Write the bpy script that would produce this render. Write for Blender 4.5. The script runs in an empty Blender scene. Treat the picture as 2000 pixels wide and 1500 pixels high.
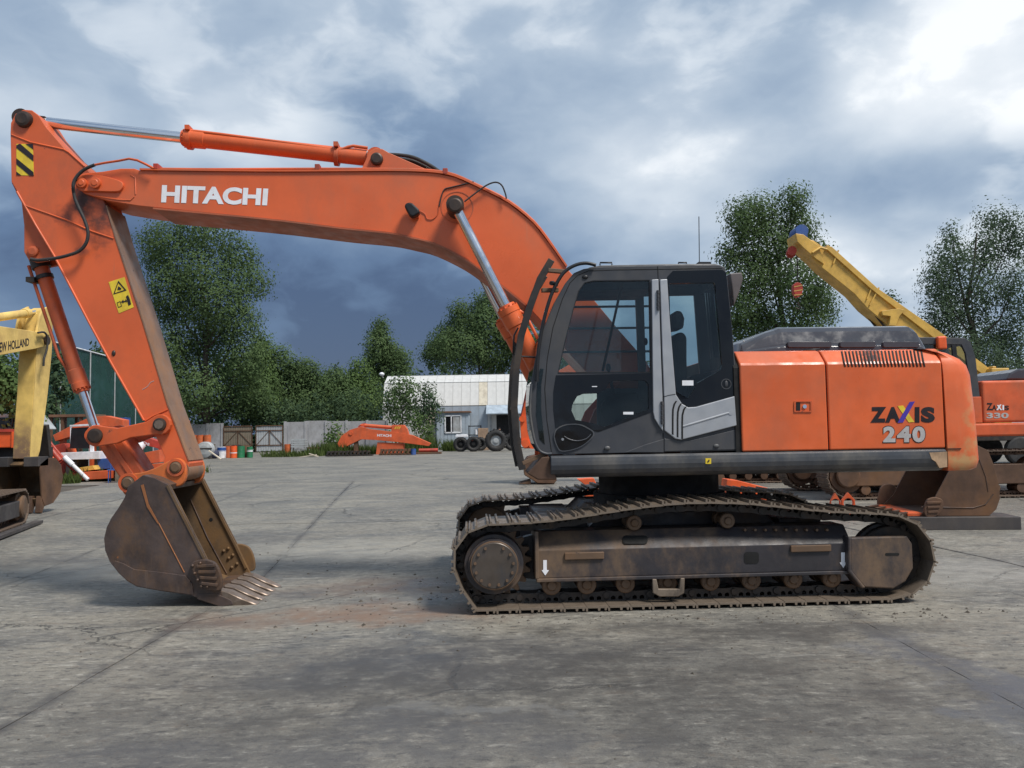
import bpy, bmesh, math, random
from mathutils import Vector, Matrix
random.seed(7)
R_ = math.radians
scene = bpy.context.scene
col = scene.collection

# ------------------------------------------------------------------ camera
FPX, CAM_H = 1555.0, 1.56                       # focal length in photo pixels, eye height
PITCH, ROLL = math.atan(91/FPX), 0.0165
_F = Vector((0, math.cos(PITCH), math.sin(PITCH)))
_U0 = Vector((0, -math.sin(PITCH), math.cos(PITCH)))
_R0 = Vector((1, 0, 0))
_R = _R0*math.cos(ROLL) - _U0*math.sin(ROLL)
_U = _R0*math.sin(ROLL) + _U0*math.cos(ROLL)
EYE = Vector((0, 0, CAM_H))
cam_d = bpy.data.cameras.new('camera')
cam = bpy.data.objects.new('camera', cam_d); col.objects.link(cam)
cam_d.sensor_width = 36; cam_d.lens = FPX/2000*36; cam_d.clip_start = .05; cam_d.clip_end = 3000
m = Matrix.Identity(4)
for i, ax in enumerate((_R, _U, -_F)):
    for k in range(3): m[k][i] = ax[k]
m.translation = EYE
cam.matrix_world = m
scene.camera = cam

# ------------------------------------------------------------------ light
SUN_EL, SUN_AZ = 56, 128                        # azimuth clockwise from +Y (view direction): behind right
sd = bpy.data.lights.new('sun', 'SUN'); sun = bpy.data.objects.new('sun', sd); col.objects.link(sun)
sd.energy = 3.6; sd.angle = R_(14); sd.color = (1, .95, .88)
_s = Vector((math.sin(R_(SUN_AZ))*math.cos(R_(SUN_EL)), math.cos(R_(SUN_AZ))*math.cos(R_(SUN_EL)), math.sin(R_(SUN_EL))))
sun.rotation_euler = _s.to_track_quat('Z', 'Y').to_euler()
vs = scene.view_settings
vs.view_transform = 'Standard'; vs.look = 'None'; vs.exposure = 0.25; vs.gamma = 1
vs.use_curve_mapping = False

# ------------------------------------------------------------------ node helper
class NT:
    def __init__(s, tree): s.t = tree; s.n = tree.nodes; s.l = tree.links
    def node(s, typ, **kw):
        n = s.n.new(typ)
        for k, v in kw.items(): setattr(n, k, v)
        return n
    def put(s, sock, val):
        if isinstance(val, bpy.types.NodeSocket): s.l.new(val, sock)
        elif val is not None:
            if isinstance(val, (tuple, list)) and len(val) == 3 and sock.type == 'RGBA': val = (*val, 1)
            sock.default_value = val
    def math(s, op, a, b=None, c=None, clamp=False):
        n = s.node('ShaderNodeMath', operation=op, use_clamp=clamp)
        for i, x in enumerate((a, b, c)):
            if x is not None: s.put(n.inputs[i], x)
        return n.outputs[0]
    def vmath(s, op, a, b=None, out=0):
        n = s.node('ShaderNodeVectorMath', operation=op)
        s.put(n.inputs[0], a)
        if b is not None: s.put(n.inputs[1], b)
        return n.outputs[out]
    def noise(s, vec, scale, detail=4, rough=.55, dist=0.0):
        n = s.node('ShaderNodeTexNoise')
        s.put(n.inputs['Vector'], vec); n.inputs['Scale'].default_value = scale
        n.inputs['Detail'].default_value = detail; n.inputs['Roughness'].default_value = rough
        n.inputs['Distortion'].default_value = dist
        return n.outputs['Fac']
    def ramp(s, fac, lo, hi, a=0.0, b=1.0):
        n = s.node('ShaderNodeMapRange', interpolation_type='SMOOTHSTEP')
        s.put(n.inputs[0], fac)
        for i, x in enumerate((lo, hi, a, b)): n.inputs[i+1].default_value = x
        return n.outputs[0]
    def mix(s, fac, a, b, typ='MIX'):
        n = s.node('ShaderNodeMix', data_type='RGBA', blend_type=typ)
        s.put(n.inputs[0], fac); s.put(n.inputs[6], a); s.put(n.inputs[7], b)
        return n.outputs[2]
    def mapping(s, vec, scale=(1, 1, 1), loc=(0, 0, 0), rot=(0, 0, 0)):
        n = s.node('ShaderNodeMapping')
        s.put(n.inputs['Vector'], vec)
        n.inputs['Scale'].default_value = scale; n.inputs['Location'].default_value = loc; n.inputs['Rotation'].default_value = rot
        return n.outputs[0]
    def bump(s, h, strength=.2, dist=.01):
        n = s.node('ShaderNodeBump'); n.inputs['Strength'].default_value = strength; n.inputs['Distance'].default_value = dist
        s.put(n.inputs['Height'], h); return n.outputs[0]
    def blob(s, vec, c, r, soft=.6):
        # 1 inside an ellipsoid c,r, fading to 0 at its rim
        d = s.vmath('SUBTRACT', vec, c); d = s.vmath('DIVIDE', d, r)
        ln = s.vmath('LENGTH', d, out=1)
        return s.ramp(ln, 1.0, 1.0-soft, 0, 1)

# ------------------------------------------------------------------ world: sky with broken storm cloud
w = bpy.data.worlds.new('World'); scene.world = w; w.use_nodes = True
nt = NT(w.node_tree); nt.n.clear()
wo = nt.node('ShaderNodeOutputWorld'); bg = nt.node('ShaderNodeBackground'); bg.inputs[1].default_value = .1
nt.l.new(bg.outputs[0], wo.inputs[0])
sky = nt.node('ShaderNodeTexSky', sky_type='NISHITA', sun_disc=False)
sky.sun_elevation = R_(SUN_EL); sky.sun_rotation = R_(SUN_AZ); sky.air_density = 1.3; sky.dust_density = 1.5
tc = nt.node('ShaderNodeTexCoord'); D = tc.outputs['Generated']
sep = nt.node('ShaderNodeSeparateXYZ'); nt.l.new(D, sep.inputs[0])
zc = nt.math('MAXIMUM', sep.outputs[2], 0.0)
inv = nt.math('DIVIDE', 1.0, nt.math('ADD', zc, .22))
cmb = nt.node('ShaderNodeCombineXYZ')
nt.l.new(nt.math('MULTIPLY', sep.outputs[0], inv), cmb.inputs[0])
nt.l.new(nt.math('MULTIPLY', sep.outputs[1], inv), cmb.inputs[1])
nt.l.new(nt.math('MULTIPLY', sep.outputs[2], .6), cmb.inputs[2])
P = cmb.outputs[0]
n1 = nt.noise(nt.mapping(P, (1, 1, 1), (3.1, 1.7, 0)), 1.1, 5, .5)
q_ = nt.mapping(D, (1, 1, 1.75), (.6, .2, .4))
warp = nt.vmath('SCALE', nt.noise(q_, 3.0, 4), None); warp.node.inputs[3].default_value = .22
q2 = nt.vmath('ADD', q_, warp)
n2 = nt.noise(q2, 4.6, 9, .52)
big_ = nt.noise(nt.mapping(D, (1, 1, 1.5), (7.3, 2.1, 4)), 2.4, 4, .5)
# heaped cloud: sharp upper edges where the noise breaks through a threshold
puff = nt.ramp(nt.math('ADD', n2, nt.math('MULTIPLY', nt.math('SUBTRACT', big_, .5), .7)), .48, .59)
v = nt.math('ADD', nt.math('MULTIPLY', n1, .25), nt.math('MULTIPLY', n2, .38))
v = nt.math('ADD', v, nt.math('MULTIPLY', nt.math('SUBTRACT', puff, .5), .062))
v = nt.math('ADD', v, .150)
v = nt.math('ADD', v, nt.math('MULTIPLY', nt.ramp(sep.outputs[2], .10, .36), .085))
def sdir(px, py):
    return (_F*FPX + _R*(px-1000) + _U*(750-py)).normalized()
def lobe(px, py, wx_, wz_, soft=.95):
    return nt.blob(D, tuple(sdir(px, py)), (wx_, 1.2, wz_), soft)
# the dark storm bank low over the trees, the thin bright cover towards the right
v = nt.math('ADD', nt.math('MULTIPLY', nt.math('SUBTRACT', v, .5), 1.0), .50)
for px_, py_, a_, b_, k_ in ((720, 640, .64, .24, -.23), (40, 520, .22, .10, -.10), (800, 330, .28, .12, -.06), (1800, 345, .30, .05, -.07), (120, 190, .30, .10, .05),
                             (1930, 130, .22, .15, .22), (1330, 400, .40, .22, .13), (1700, 560, .36, .14, .16), (500, 225, .13, .065, .12), (90, 240, .16, .05, .08), (1000, 60, .7, .10, .035)):
    v = nt.math('ADD', v, nt.math('MULTIPLY', lobe(px_, py_, a_, b_, .9), k_))
cr = nt.node('ShaderNodeValToRGB'); nt.l.new(v, cr.inputs[0])
els = cr.color_ramp.elements
stops = [(.24, (.050, .085, .175)), (.36, (.098, .158, .275)), (.46, (.205, .29, .42)), (.55, (.35, .435, .545)), (.66, (.57, .635, .71)), (.78, (.84, .87, .90))]
els[0].position, els[0].color = stops[0][0], (*stops[0][1], 1)
els[1].position, els[1].color = stops[-1][0], (*stops[-1][1], 1)
for p_, c_ in stops[1:-1]:
    e = els.new(p_); e.color = (*c_, 1)
cl = nt.mix(1.0, cr.outputs[0], (10, 10, 10), 'MULTIPLY')
cover = nt.ramp(v, .30, .5, .9, .97)
nt.l.new(nt.mix(cover, sky.outputs[0], cl), bg.inputs[0])

w.cycles.sampling_method = 'MANUAL'; w.cycles.sample_map_resolution = 256
# ------------------------------------------------------------------ frames and pixel helpers
def ray(px, py): return _F*FPX + _R*(px-1000) + _U*(750-py)
def gp(px, py, z=0.0):
    d = ray(px, py); return EYE + d*((z-CAM_H)/d.z)
def at(px, py, y):                                  # point on the vertical plane at depth y
    d = ray(px, py); return EYE + d*(y/d.y)
class Frame:
    def __init__(s, mat): s.m = mat; s.i = mat.inverted()
    def p(s, px, py, v):                            # pixel -> (u, z) on plane v of this frame
        o = s.i @ EYE; d = s.i.to_3x3() @ ray(px, py)
        t = (v-o.y)/d.y; q = o + d*t
        return (q.x, q.z)
    def P(s, pts, v): return [s.p(a, b, v) for a, b in pts]
    def q(s, px, py, v):
        a = s.p(px, py, v); return Vector((a[0], v, a[1]))

# ------------------------------------------------------------------ mesh builder
class MB:
    def __init__(s): s.v = []; s.f = []; s.s = []
    def add(s, vs_, fs, smooth=False):
        o = len(s.v); s.v += [tuple(x) for x in vs_]
        for f in fs: s.f.append([i+o for i in f]); s.s.append(smooth)
        return s
    def box(s, c, d, rot=None):
        x, y, z = d[0]/2, d[1]/2, d[2]/2; c = Vector(c)
        vs_ = [Vector((a, b, e)) for a in (-x, x) for b in (-y, y) for e in (-z, z)]
        if rot is not None: vs_ = [rot @ q for q in vs_]
        return s.add([q+c for q in vs_], [(0,1,3,2),(4,6,7,5),(0,4,5,1),(2,3,7,6),(0,2,6,4),(1,5,7,3)])
    def bb(s, lo, hi):
        return s.box([(a+b)/2 for a, b in zip(lo, hi)], [abs(b-a) for a, b in zip(lo, hi)])
    def prism(s, poly, v0, v1, smooth=False):       # (u,z) outline extruded along v
        n = len(poly)
        vs_ = [(a, v0, b) for a, b in poly] + [(a, v1, b) for a, b in poly]
        fs = [tuple(range(n)), tuple(range(2*n-1, n-1, -1))] + [(i, i+n, (i+1) % n + n, (i+1) % n) for i in range(n)]
        return s.add(vs_, fs, smooth)
    def xprism(s, prof, u0, u1, smooth=False):      # (v,z) profile extruded along u
        n = len(prof)
        vs_ = [(u0, a, b) for a, b in prof] + [(u1, a, b) for a, b in prof]
        fs = [tuple(range(n)), tuple(range(2*n-1, n-1, -1))] + [(i, i+n, (i+1) % n + n, (i+1) % n) for i in range(n)]
        return s.add(vs_, fs, smooth)
    def plate(s, outer, holes, v0, v1):             # outline with holes
        bm = bmesh.new()
        es = []
        for loop in [outer]+holes:
            vv = [bm.verts.new((a, v0, b)) for a, b in loop]
            es += [bm.edges.new((vv[i], vv[(i+1) % len(vv)])) for i in range(len(vv))]
        r = bmesh.ops.triangle_fill(bm, use_beauty=True, use_dissolve=False, edges=es)
        fs = [g for g in bm.faces]
        r = bmesh.ops.extrude_face_region(bm, geom=fs)
        for e in r['geom']:
            if isinstance(e, bmesh.types.BMVert): e.co.y = v1
        bm.verts.index_update()
        s.add([q.co[:] for q in bm.verts], [[q.index for q in f.verts] for f in bm.faces]); bm.free()
        return s
    def cyl(s, a, b, r0, r1=None, n=16, caps=True):
        a, b = Vector(a), Vector(b); r1 = r0 if r1 is None else r1
        d = (b-a).normalized(); x = d.orthogonal().normalized(); y = d.cross(x)
        vs_ = []
        for c, r in ((a, r0), (b, r1)):
            vs_ += [c + (x*math.cos(2*math.pi*i/n) + y*math.sin(2*math.pi*i/n))*r for i in range(n)]
        s.add(vs_, [(i, (i+1) % n, (i+1) % n+n, i+n) for i in range(n)], True)
        if caps:
            s.add(vs_[:n], [tuple(range(n-1, -1, -1))]); s.add(vs_[n:], [tuple(range(n))])
        return s
    def rod(s, a, b, prof, n=16):                   # lathe round axis a->b, prof [(t along in m, radius)]
        a, b = Vector(a), Vector(b)
        d = (b-a).normalized(); x = d.orthogonal().normalized(); y = d.cross(x)
        vs_ = []
        for t, r in prof:
            vs_ += [a + d*t + (x*math.cos(2*math.pi*i/n) + y*math.sin(2*math.pi*i/n))*r for i in range(n)]
        m_ = len(prof)
        for k in range(m_-1):                       # unshared rings keep the steps crisp
            s.add(vs_[k*n:(k+2)*n], [(i, (i+1) % n, (i+1) % n+n, i+n) for i in range(n)], True)
        s.add(vs_[:n], [tuple(range(n-1, -1, -1))]); s.add(vs_[-n:], [tuple(range(n))])
        return s
    def tube(s, pts, r, n=8):
        pts = [Vector(q) for q in pts]; vs_ = []; up = None
        for i, q in enumerate(pts):
            d = (pts[min(i+1, len(pts)-1)] - pts[max(i-1, 0)]).normalized()
            if up is None: up = d.orthogonal().normalized()
            up = (up - d*up.dot(d)).normalized(); y = d.cross(up)
            rr = r[i] if isinstance(r, (list, tuple)) else r
            vs_ += [q + (up*math.cos(2*math.pi*k/n) + y*math.sin(2*math.pi*k/n))*rr for k in range(n)]
        fs = [(i*n+k, i*n+(k+1) % n, (i+1)*n+(k+1) % n, (i+1)*n+k) for i in range(len(pts)-1) for k in range(n)]
        s.add(vs_, fs, True)
        s.add(vs_[:n], [tuple(range(n-1, -1, -1))]); s.add(vs_[-n:], [tuple(range(n))])
        return s
    def bar(s, a, b, wdt, hgt, side=(0, 1, 0)):     # rectangular bar, wdt along 'side'
        a, b = Vector(a), Vector(b); d = (b-a).normalized(); sd_ = Vector(side); sd_ = (sd_-d*sd_.dot(d)).normalized(); up = d.cross(sd_)
        vs_ = []
        for c in (a, b):
            for x, y in ((-1,-1),(1,-1),(1,1),(-1,1)): vs_.append(c + sd_*x*wdt/2 + up*y*hgt/2)
        return s.add(vs_, [(0,1,2,3),(7,6,5,4),(0,4,5,1),(1,5,6,2),(2,6,7,3),(3,7,4,0)])
    def strip(s, line, v0, v1, th):                 # sheet following a (u,z) polyline, thick towards its right side
        n = len(line); nr = []
        for i in range(n):
            a, b = line[max(i-1, 0)], line[min(i+1, n-1)]
            d = Vector((b[0]-a[0], b[1]-a[1])).normalized(); nr.append((d.y, -d.x))
        inn = [(line[i][0]+nr[i][0]*th, line[i][1]+nr[i][1]*th) for i in range(n)]
        for i in range(n-1):
            s.prism([line[i], line[i+1], inn[i+1], inn[i]], v0, v1)
        return s
    def ball(s, c, r, n=10, m_=7):
        c = Vector(c); r = Vector(r) if isinstance(r, (tuple, list)) else Vector((r, r, r)); vs_ = []
        for j in range(m_+1):
            t = math.pi*j/m_
            vs_ += [c+Vector((r.x*math.sin(t)*math.cos(2*math.pi*i/n), r.y*math.sin(t)*math.sin(2*math.pi*i/n), r.z*math.cos(t))) for i in range(n)]
        return s.add(vs_, [(j*n+i, (j+1)*n+i, (j+1)*n+(i+1) % n, j*n+(i+1) % n) for j in range(m_) for i in range(n)], True)
    def mesh(s, name):
        me = bpy.data.meshes.new(name); me.from_pydata(s.v, [], s.f); me.update()
        me.polygons.foreach_set('use_smooth', s.s)
        bm = bmesh.new(); bm.from_mesh(me)
        bmesh.ops.recalc_face_normals(bm, faces=bm.faces); bm.to_mesh(me); bm.free()
        return me
    def build(s, name, mat, parent=None, bevel=0.0, seg=2):
        o = bpy.data.objects.new(name, s.mesh(name)); col.objects.link(o)
        if mat is not None: o.data.materials.append(mat)
        if parent is not None: o.parent = parent
        if bevel:
            b = o.modifiers.new('bevel', 'BEVEL'); b.width = bevel; b.segments = seg; b.limit_method = 'ANGLE'; b.angle_limit = R_(35)
        return o
def tag(o, label=None, cat=None, group=None, kind=None):
    if label: o['label'] = label
    if cat: o['category'] = cat
    if group: o['group'] = group
    if kind: o['kind'] = kind
    return o
def empty(name, loc=(0, 0, 0), rz=0, label=None, cat=None, group=None):
    o = bpy.data.objects.new(name, None); col.objects.link(o); o.location = loc; o.rotation_euler = (0, 0, rz)
    o.empty_display_size = .2
    return tag(o, label, cat, group)
def link_mesh(name, me, parent=None, mat=None):
    o = bpy.data.objects.new(name, me); col.objects.link(o)
    if mat is not None and not me.materials: me.materials.append(mat)
    if parent is not None: o.parent = parent
    return o
def copy_tree(o, parent=None):
    c = o.copy(); col.objects.link(c); c.parent = parent
    for ch in [x for x in o.children]: copy_tree(ch, c)
    return c
def circ(c, r, n=20, a0=0, a1=2*math.pi, ry=None):
    full = abs(a1-a0) > 6.28
    k = n if full else n-1
    return [(c[0]+r*math.cos(a0+(a1-a0)*i/k), c[1]+(ry or r)*math.sin(a0+(a1-a0)*i/k)) for i in range(n)]
def smooth_line(pts, n=6):                          # Catmull-Rom through points of any dimension
    pts = [Vector(q) for q in pts]; out = []
    for i in range(len(pts)-1):
        p0, p1, p2, p3 = pts[max(i-1, 0)], pts[i], pts[i+1], pts[min(i+2, len(pts)-1)]
        for k in range(n):
            t = k/n
            out.append(.5*((2*p1)+(p2-p0)*t+(2*p0-5*p1+4*p2-p3)*t*t+(3*p1-p0-3*p2+p3)*t**3))
    return out+[pts[-1]]
def sm2(pts, n=5): return [tuple(q) for q in smooth_line(pts, n)]
_fonts = {}
def text_flat(string, bold=.0):                     # filled letter outlines, normalised to the unit square
    key = (string, bold)
    if key in _fonts: return _fonts[key]
    c = bpy.data.curves.new('lettering', 'FONT'); c.body = string; c.size = 1; c.offset = bold; c.resolution_u = 4; c.fill_mode = 'FRONT'
    o = bpy.data.objects.new('lettering', c); col.objects.link(o)
    bpy.context.view_layer.update()
    me = bpy.data.meshes.new_from_object(o.evaluated_get(bpy.context.evaluated_depsgraph_get()))
    vs_ = [q.co.copy() for q in me.vertices]; fs = [list(p_.vertices) for p_ in me.polygons]
    bpy.data.objects.remove(o); bpy.data.curves.remove(c); bpy.data.meshes.remove(me)
    x0 = min(q.x for q in vs_); x1 = max(q.x for q in vs_); y0 = min(q.y for q in vs_); y1 = max(q.y for q in vs_)
    _fonts[key] = ([((q.x-x0)/(x1-x0), (q.y-y0)/(y1-y0)) for q in vs_], fs)
    return _fonts[key]
def lettering(string, quad, v, mat, parent, bold=.03, th=.003, name='lettering', grow=0.0):
    # quad: (u,z) of lower left, lower right, upper right, upper left
    t, fs = text_flat(string, bold); a, b, c, d = [Vector(q) for q in quad]
    vs_ = []
    for x, y in t:
        x = -grow+(1+2*grow)*x; y = -grow+(1+2*grow)*y
        q = a*(1-x)*(1-y)+b*x*(1-y)+c*x*y+d*(1-x)*y; vs_.append((q.x, q.y))
    me = bpy.data.meshes.new(name)
    me.from_pydata([(q[0], v, q[1]) for q in vs_]+[(q[0], v+th, q[1]) for q in vs_], [], fs+[[i+len(vs_) for i in reversed(f)] for f in fs]); me.update()
    return link_mesh(name, me, parent, mat)
# ------------------------------------------------------------------ materials
def new_mat(name):
    m_ = bpy.data.materials.new(name); m_.use_nodes = True
    t = NT(m_.node_tree); b = t.n['Principled BSDF']
    return m_, t, b
def pmat(name, c, rough=.5, metal=0.0, var=.18, vs_=2.5, dirt=None, damt=.35, dsc=1.7, chips=None, camt=.5, csc=9.0, bump=.08, bsc=40.0, spec=.5, stains=(), speck=None):
    """paint / plastic / metal with tone variation, a dirt film and chips; all in object space"""
    m_, t, b = new_mat(name)
    co = t.node('ShaderNodeTexCoord').outputs['Object']
    n0 = t.noise(co, vs_, 5, .6)
    cc = t.mix(t.ramp(n0, .3, .7), tuple(x*(1-var) for x in c), tuple(min(1, x*(1+var)) for x in c))
    rg = t.ramp(t.noise(co, vs_*3, 4), .3, .7, max(.02, rough-.1), min(1, rough+.12))
    if dirt is not None:
        f = t.math('MULTIPLY', t.ramp(t.noise(t.mapping(co, (1, 1, .6)), dsc, 8, .68), .42, .72), damt)
        cc = t.mix(f, cc, dirt); rg = t.math('ADD', rg, t.math('MULTIPLY', f, .3), clamp=True)
    if chips is not None:
        f = t.ramp(t.noise(co, csc, 9, .72), .74-.2*camt, .78-.2*camt)
        cc = t.mix(f, cc, chips)
    if speck is not None:                            # fine specks and short scratches
        f = t.ramp(t.noise(t.mapping(co, (1, 1, 1.6), (0, 0, 0), (0, .5, 0)), 26, 6, .8), .66, .72)
        cc = t.mix(t.math('MULTIPLY', f, speck[1]), cc, speck[0])
        f2 = t.math('MULTIPLY', t.ramp(t.noise(t.mapping(co, (9, 9, .7), (2, 0, 5), (0, .25, 0)), 2.2, 6, .7), .60, .72), speck[2])
        cc = t.mix(f2, cc, speck[3])
    for s_ in stains:                                # (centre, radii, colour, strength)
        k = t.math('MULTIPLY', t.blob(t.vmath('ADD', co, t.vmath('SCALE', t.noise(co, 3, 5), None)), s_[0], s_[1], .8), t.ramp(t.noise(co, 7, 6, .7), .25, .6, .35, 1))
        cc = t.mix(t.math('MULTIPLY', k, s_[3]), cc, s_[2])
    t.put(b.inputs['Base Color'], cc); t.put(b.inputs['Roughness'], rg)
    b.inputs['Metallic'].default_value = metal; b.inputs['Specular IOR Level'].default_value = spec
    if bump: t.put(b.inputs['Normal'], t.bump(t.noise(co, bsc, 3), bump, .004))
    return m_
DUST = (.22, .18, .14)
M = {}
OS = ((.08, .045, .035), .5, .35, (.62, .19, .085))
M['orange'] = pmat('orange_paint', (.68, .125, .034), .36, dirt=(.40, .105, .045), damt=.55, chips=(.10, .05, .035), camt=.12, csc=6, var=.10, bump=.03, speck=OS)
M['orange_old'] = pmat('worn_orange_paint', (.60, .10, .024), .5, dirt=(.20, .085, .05), damt=.7, speck=OS, chips=(.07, .045, .035), camt=.45, csc=7, var=.15)
M['orange_faded'] = pmat('faded_orange_paint', (.60, .10, .028), .55, dirt=(.35, .12, .06), damt=.5, var=.15)
M['orange_bright'] = pmat('bright_orange_paint', (.72, .10, .018), .45, dirt=(.3, .1, .05), damt=.3)
M['red'] = pmat('red_paint', (.42, .045, .025), .5, dirt=(.15, .06, .04), damt=.5)
M['cwt'] = pmat('scuffed_orange_paint', (.66, .125, .036), .4, dirt=(.45, .12, .05), damt=.5, chips=(.50, .32, .14), camt=.34, csc=7, var=.1)
M['wornsteel'] = pmat('scraped_arm_face', (.20, .135, .105), .5, metal=.25, dirt=(.42, .20, .08), damt=.75, dsc=1.1, chips=(.08, .05, .04), camt=.55, csc=12)
M['grey'] = pmat('dark_grey_paint', (.043, .046, .054), .5, dirt=(.10, .09, .08), damt=.4, var=.12, bump=.15, bsc=120)
M['skirt'] = pmat('dusty_grey_paint', (.055, .060, .070), .42, dirt=(.20, .18, .15), damt=.55, dsc=2.4, var=.2, chips=(.22, .2, .17), camt=.2, csc=8)
M['hood'] = pmat('glossy_grey_plastic', (.055, .058, .068), .13, dirt=(.09, .09, .1), damt=.12, var=.1, bump=.02)
M['silver'] = pmat('silver_paint', (.40, .415, .44), .38, metal=.35, var=.06, dirt=(.3, .29, .27), damt=.25, bump=.03)
M['black'] = pmat('black_plastic', (.010, .010, .012), .45, var=.2)
M['blackglass'] = pmat('black_glass', (.005, .005, .006), .07, var=.1, bump=0)
M['cover'] = pmat('greasy_brown_cover', (.085, .068, .055), .45, metal=.3, dirt=(.05, .05, .055), damt=.8, dsc=4, var=.25)
M['rubber'] = pmat('rubber', (.020, .020, .021), .7, var=.3, dirt=(.09, .08, .07), damt=.4)
M['seal'] = pmat('black_gap', (.004, .004, .004), .8, bump=0)
M['chrome'] = pmat('chrome_rod', (.78, .78, .80), .12, metal=1, var=.03, bump=0)
M['steel'] = pmat('dark_greasy_steel', (.032, .029, .028), .5, metal=.3, dirt=(.11, .075, .05), damt=.55, dsc=5)
M['frame'] = pmat('muddy_frame_paint', (.030, .027, .031), .48, dirt=(.155, .098, .058), damt=.95, dsc=2.3, chips=(.24, .17, .11), camt=.42, speck=((.02, .018, .02), .7, .6, (.05, .038, .032)), csc=5, bump=.35, bsc=25)
M['hub'] = pmat('rusty_hub_steel', (.14, .088, .055), .6, metal=.2, dirt=(.16, .085, .04), damt=.7, dsc=5, chips=(.03, .022, .02), camt=.4)
M['shoe'] = pmat('track_shoe_steel', (.235, .185, .14), .45, metal=.4, dirt=(.055, .044, .038), damt=.85, dsc=6, chips=(.46, .40, .34), camt=.45, csc=11, var=.25)
M['rust'] = pmat('rusty_bucket_steel', (.082, .060, .054), .42, metal=.35, dirt=(.15, .082, .042), damt=.85, dsc=3.6, chips=(.30, .115, .04), camt=.26, csc=4, var=.35, bump=.3, speck=((.20, .15, .12), .5, .5, (.17, .12, .095)))
M['rust_in'] = pmat('ochre_bucket_inside', (.10, .068, .042), .55, metal=.2, dirt=(.20, .105, .035), damt=.9, dsc=2.0, chips=(.05, .04, .035), camt=.45, csc=5, var=.3, bump=.3)
M['rust_far'] = pmat('brown_rusty_steel', (.105, .058, .036), .6, metal=.2, dirt=(.20, .10, .045), damt=.7, var=.3)
M['tooth'] = pmat('polished_tooth_steel', (.26, .20, .16), .45, metal=.5, dirt=(.10, .07, .05), damt=.7, dsc=9, var=.3)
M['pin'] = pmat('greasy_pin_steel', (.050, .036, .030), .45, metal=.4, dirt=(.15, .08, .04), damt=.5, dsc=8)
M['yellow'] = pmat('faded_yellow_paint', (.70, .49, .15), .55, dirt=(.34, .20, .08), damt=.6, dsc=1.2, chips=(.13, .08, .05), camt=.2, csc=4)
M['yellow_worn'] = pmat('rust_streaked_yellow', (.62, .40, .10), .55, dirt=(.22, .12, .07), damt=.9, dsc=.9, chips=(.10, .065, .05), camt=.55, csc=3)
M['crane'] = pmat('crane_yellow_paint', (.62, .38, .075), .45, dirt=(.4, .26, .09), damt=.4)
M['white'] = pmat('white_paint', (.72, .73, .76), .5, dirt=(.4, .38, .34), damt=.35)
M['letter'] = pmat('white_lettering', (.80, .82, .86), .45, var=.04, dirt=(.55, .45, .42), damt=.35, dsc=6, bump=0)
M['black_letter'] = pmat('black_lettering', (.016, .010, .012), .4, var=.1, bump=0)
M['silver_letter'] = pmat('silver_lettering', (.42, .40, .39), .4, var=.12, vs_=12, bump=0)
M['decal_yellow'] = pmat('yellow_sticker', (.74, .54, .035), .4, var=.1, vs_=10, dirt=(.30, .18, .05), damt=.5, dsc=9, bump=0)
M['decal_blue'] = pmat('blue_letter_stroke', (.07, .035, .33), .4, bump=0)
M['blue'] = pmat('blue_paint', (.025, .085, .30), .5, dirt=(.08, .1, .16), damt=.4)
M['green'] = pmat('green_drum_paint', (.02, .16, .07), .5)
M['barrel'] = pmat('orange_drum_paint', (.58, .13, .035), .55, dirt=(.2, .09, .05), damt=.5)
M['ltgrey'] = pmat('light_grey_steel', (.38, .40, .41), .55, dirt=(.2, .17, .14), damt=.5)
M['conc'] = pmat('concrete_wall', (.36, .36, .37), .9, var=.15, vs_=.8, dirt=(.16, .15, .14), damt=.8, dsc=.7, bump=.3, bsc=12)
M['panel'] = pmat('pale_metal_panel', (.55, .55, .535), .6, var=.06, dirt=(.42, .40, .35), damt=.45, dsc=.5, bump=.02)
M['panel_b'] = pmat('bluish_metal_panel', (.34, .40, .46), .55, var=.08, dirt=(.3, .3, .3), damt=.4, dsc=.8)
M['wood'] = pmat('grey_weathered_wood', (.20, .165, .12), .85, var=.25, vs_=2, dirt=(.09, .075, .06), damt=.6, dsc=3)
M['timber'] = pmat('dark_steel_sleeper', (.045, .040, .040), .6, var=.25, dirt=(.12, .10, .085), damt=.5)
M['plank'] = pmat('pale_planks', (.55, .48, .38), .8)
M['dark'] = pmat('dark_interior', (.012, .012, .013), .8, bump=0)
M['seatm'] = pmat('dark_seat_fabric', (.028, .030, .033), .85, var=.2)
M['brown'] = pmat('brown_boards', (.18, .095, .055), .8, dirt=(.08, .05, .035), damt=.5)
M['card'] = pmat('cardboard', (.32, .22, .15), .9)
M['bark'] = pmat('bark', (.060, .048, .038), .9, var=.4, vs_=6, bump=.5, bsc=14)
M['skin'] = pmat('skin', (.45, .24, .16), .6, bump=0)
M['hair'] = pmat('hair', (.02, .014, .01), .8, bump=0)
M['shirt_red'] = pmat('red_shirt', (.30, .06, .05), .9, bump=0)
M['shirt_dark'] = pmat('dark_shirt', (.05, .055, .07), .9, bump=0)
M['trousers'] = pmat('dark_trousers', (.03, .03, .04), .9, bump=0)
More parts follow.
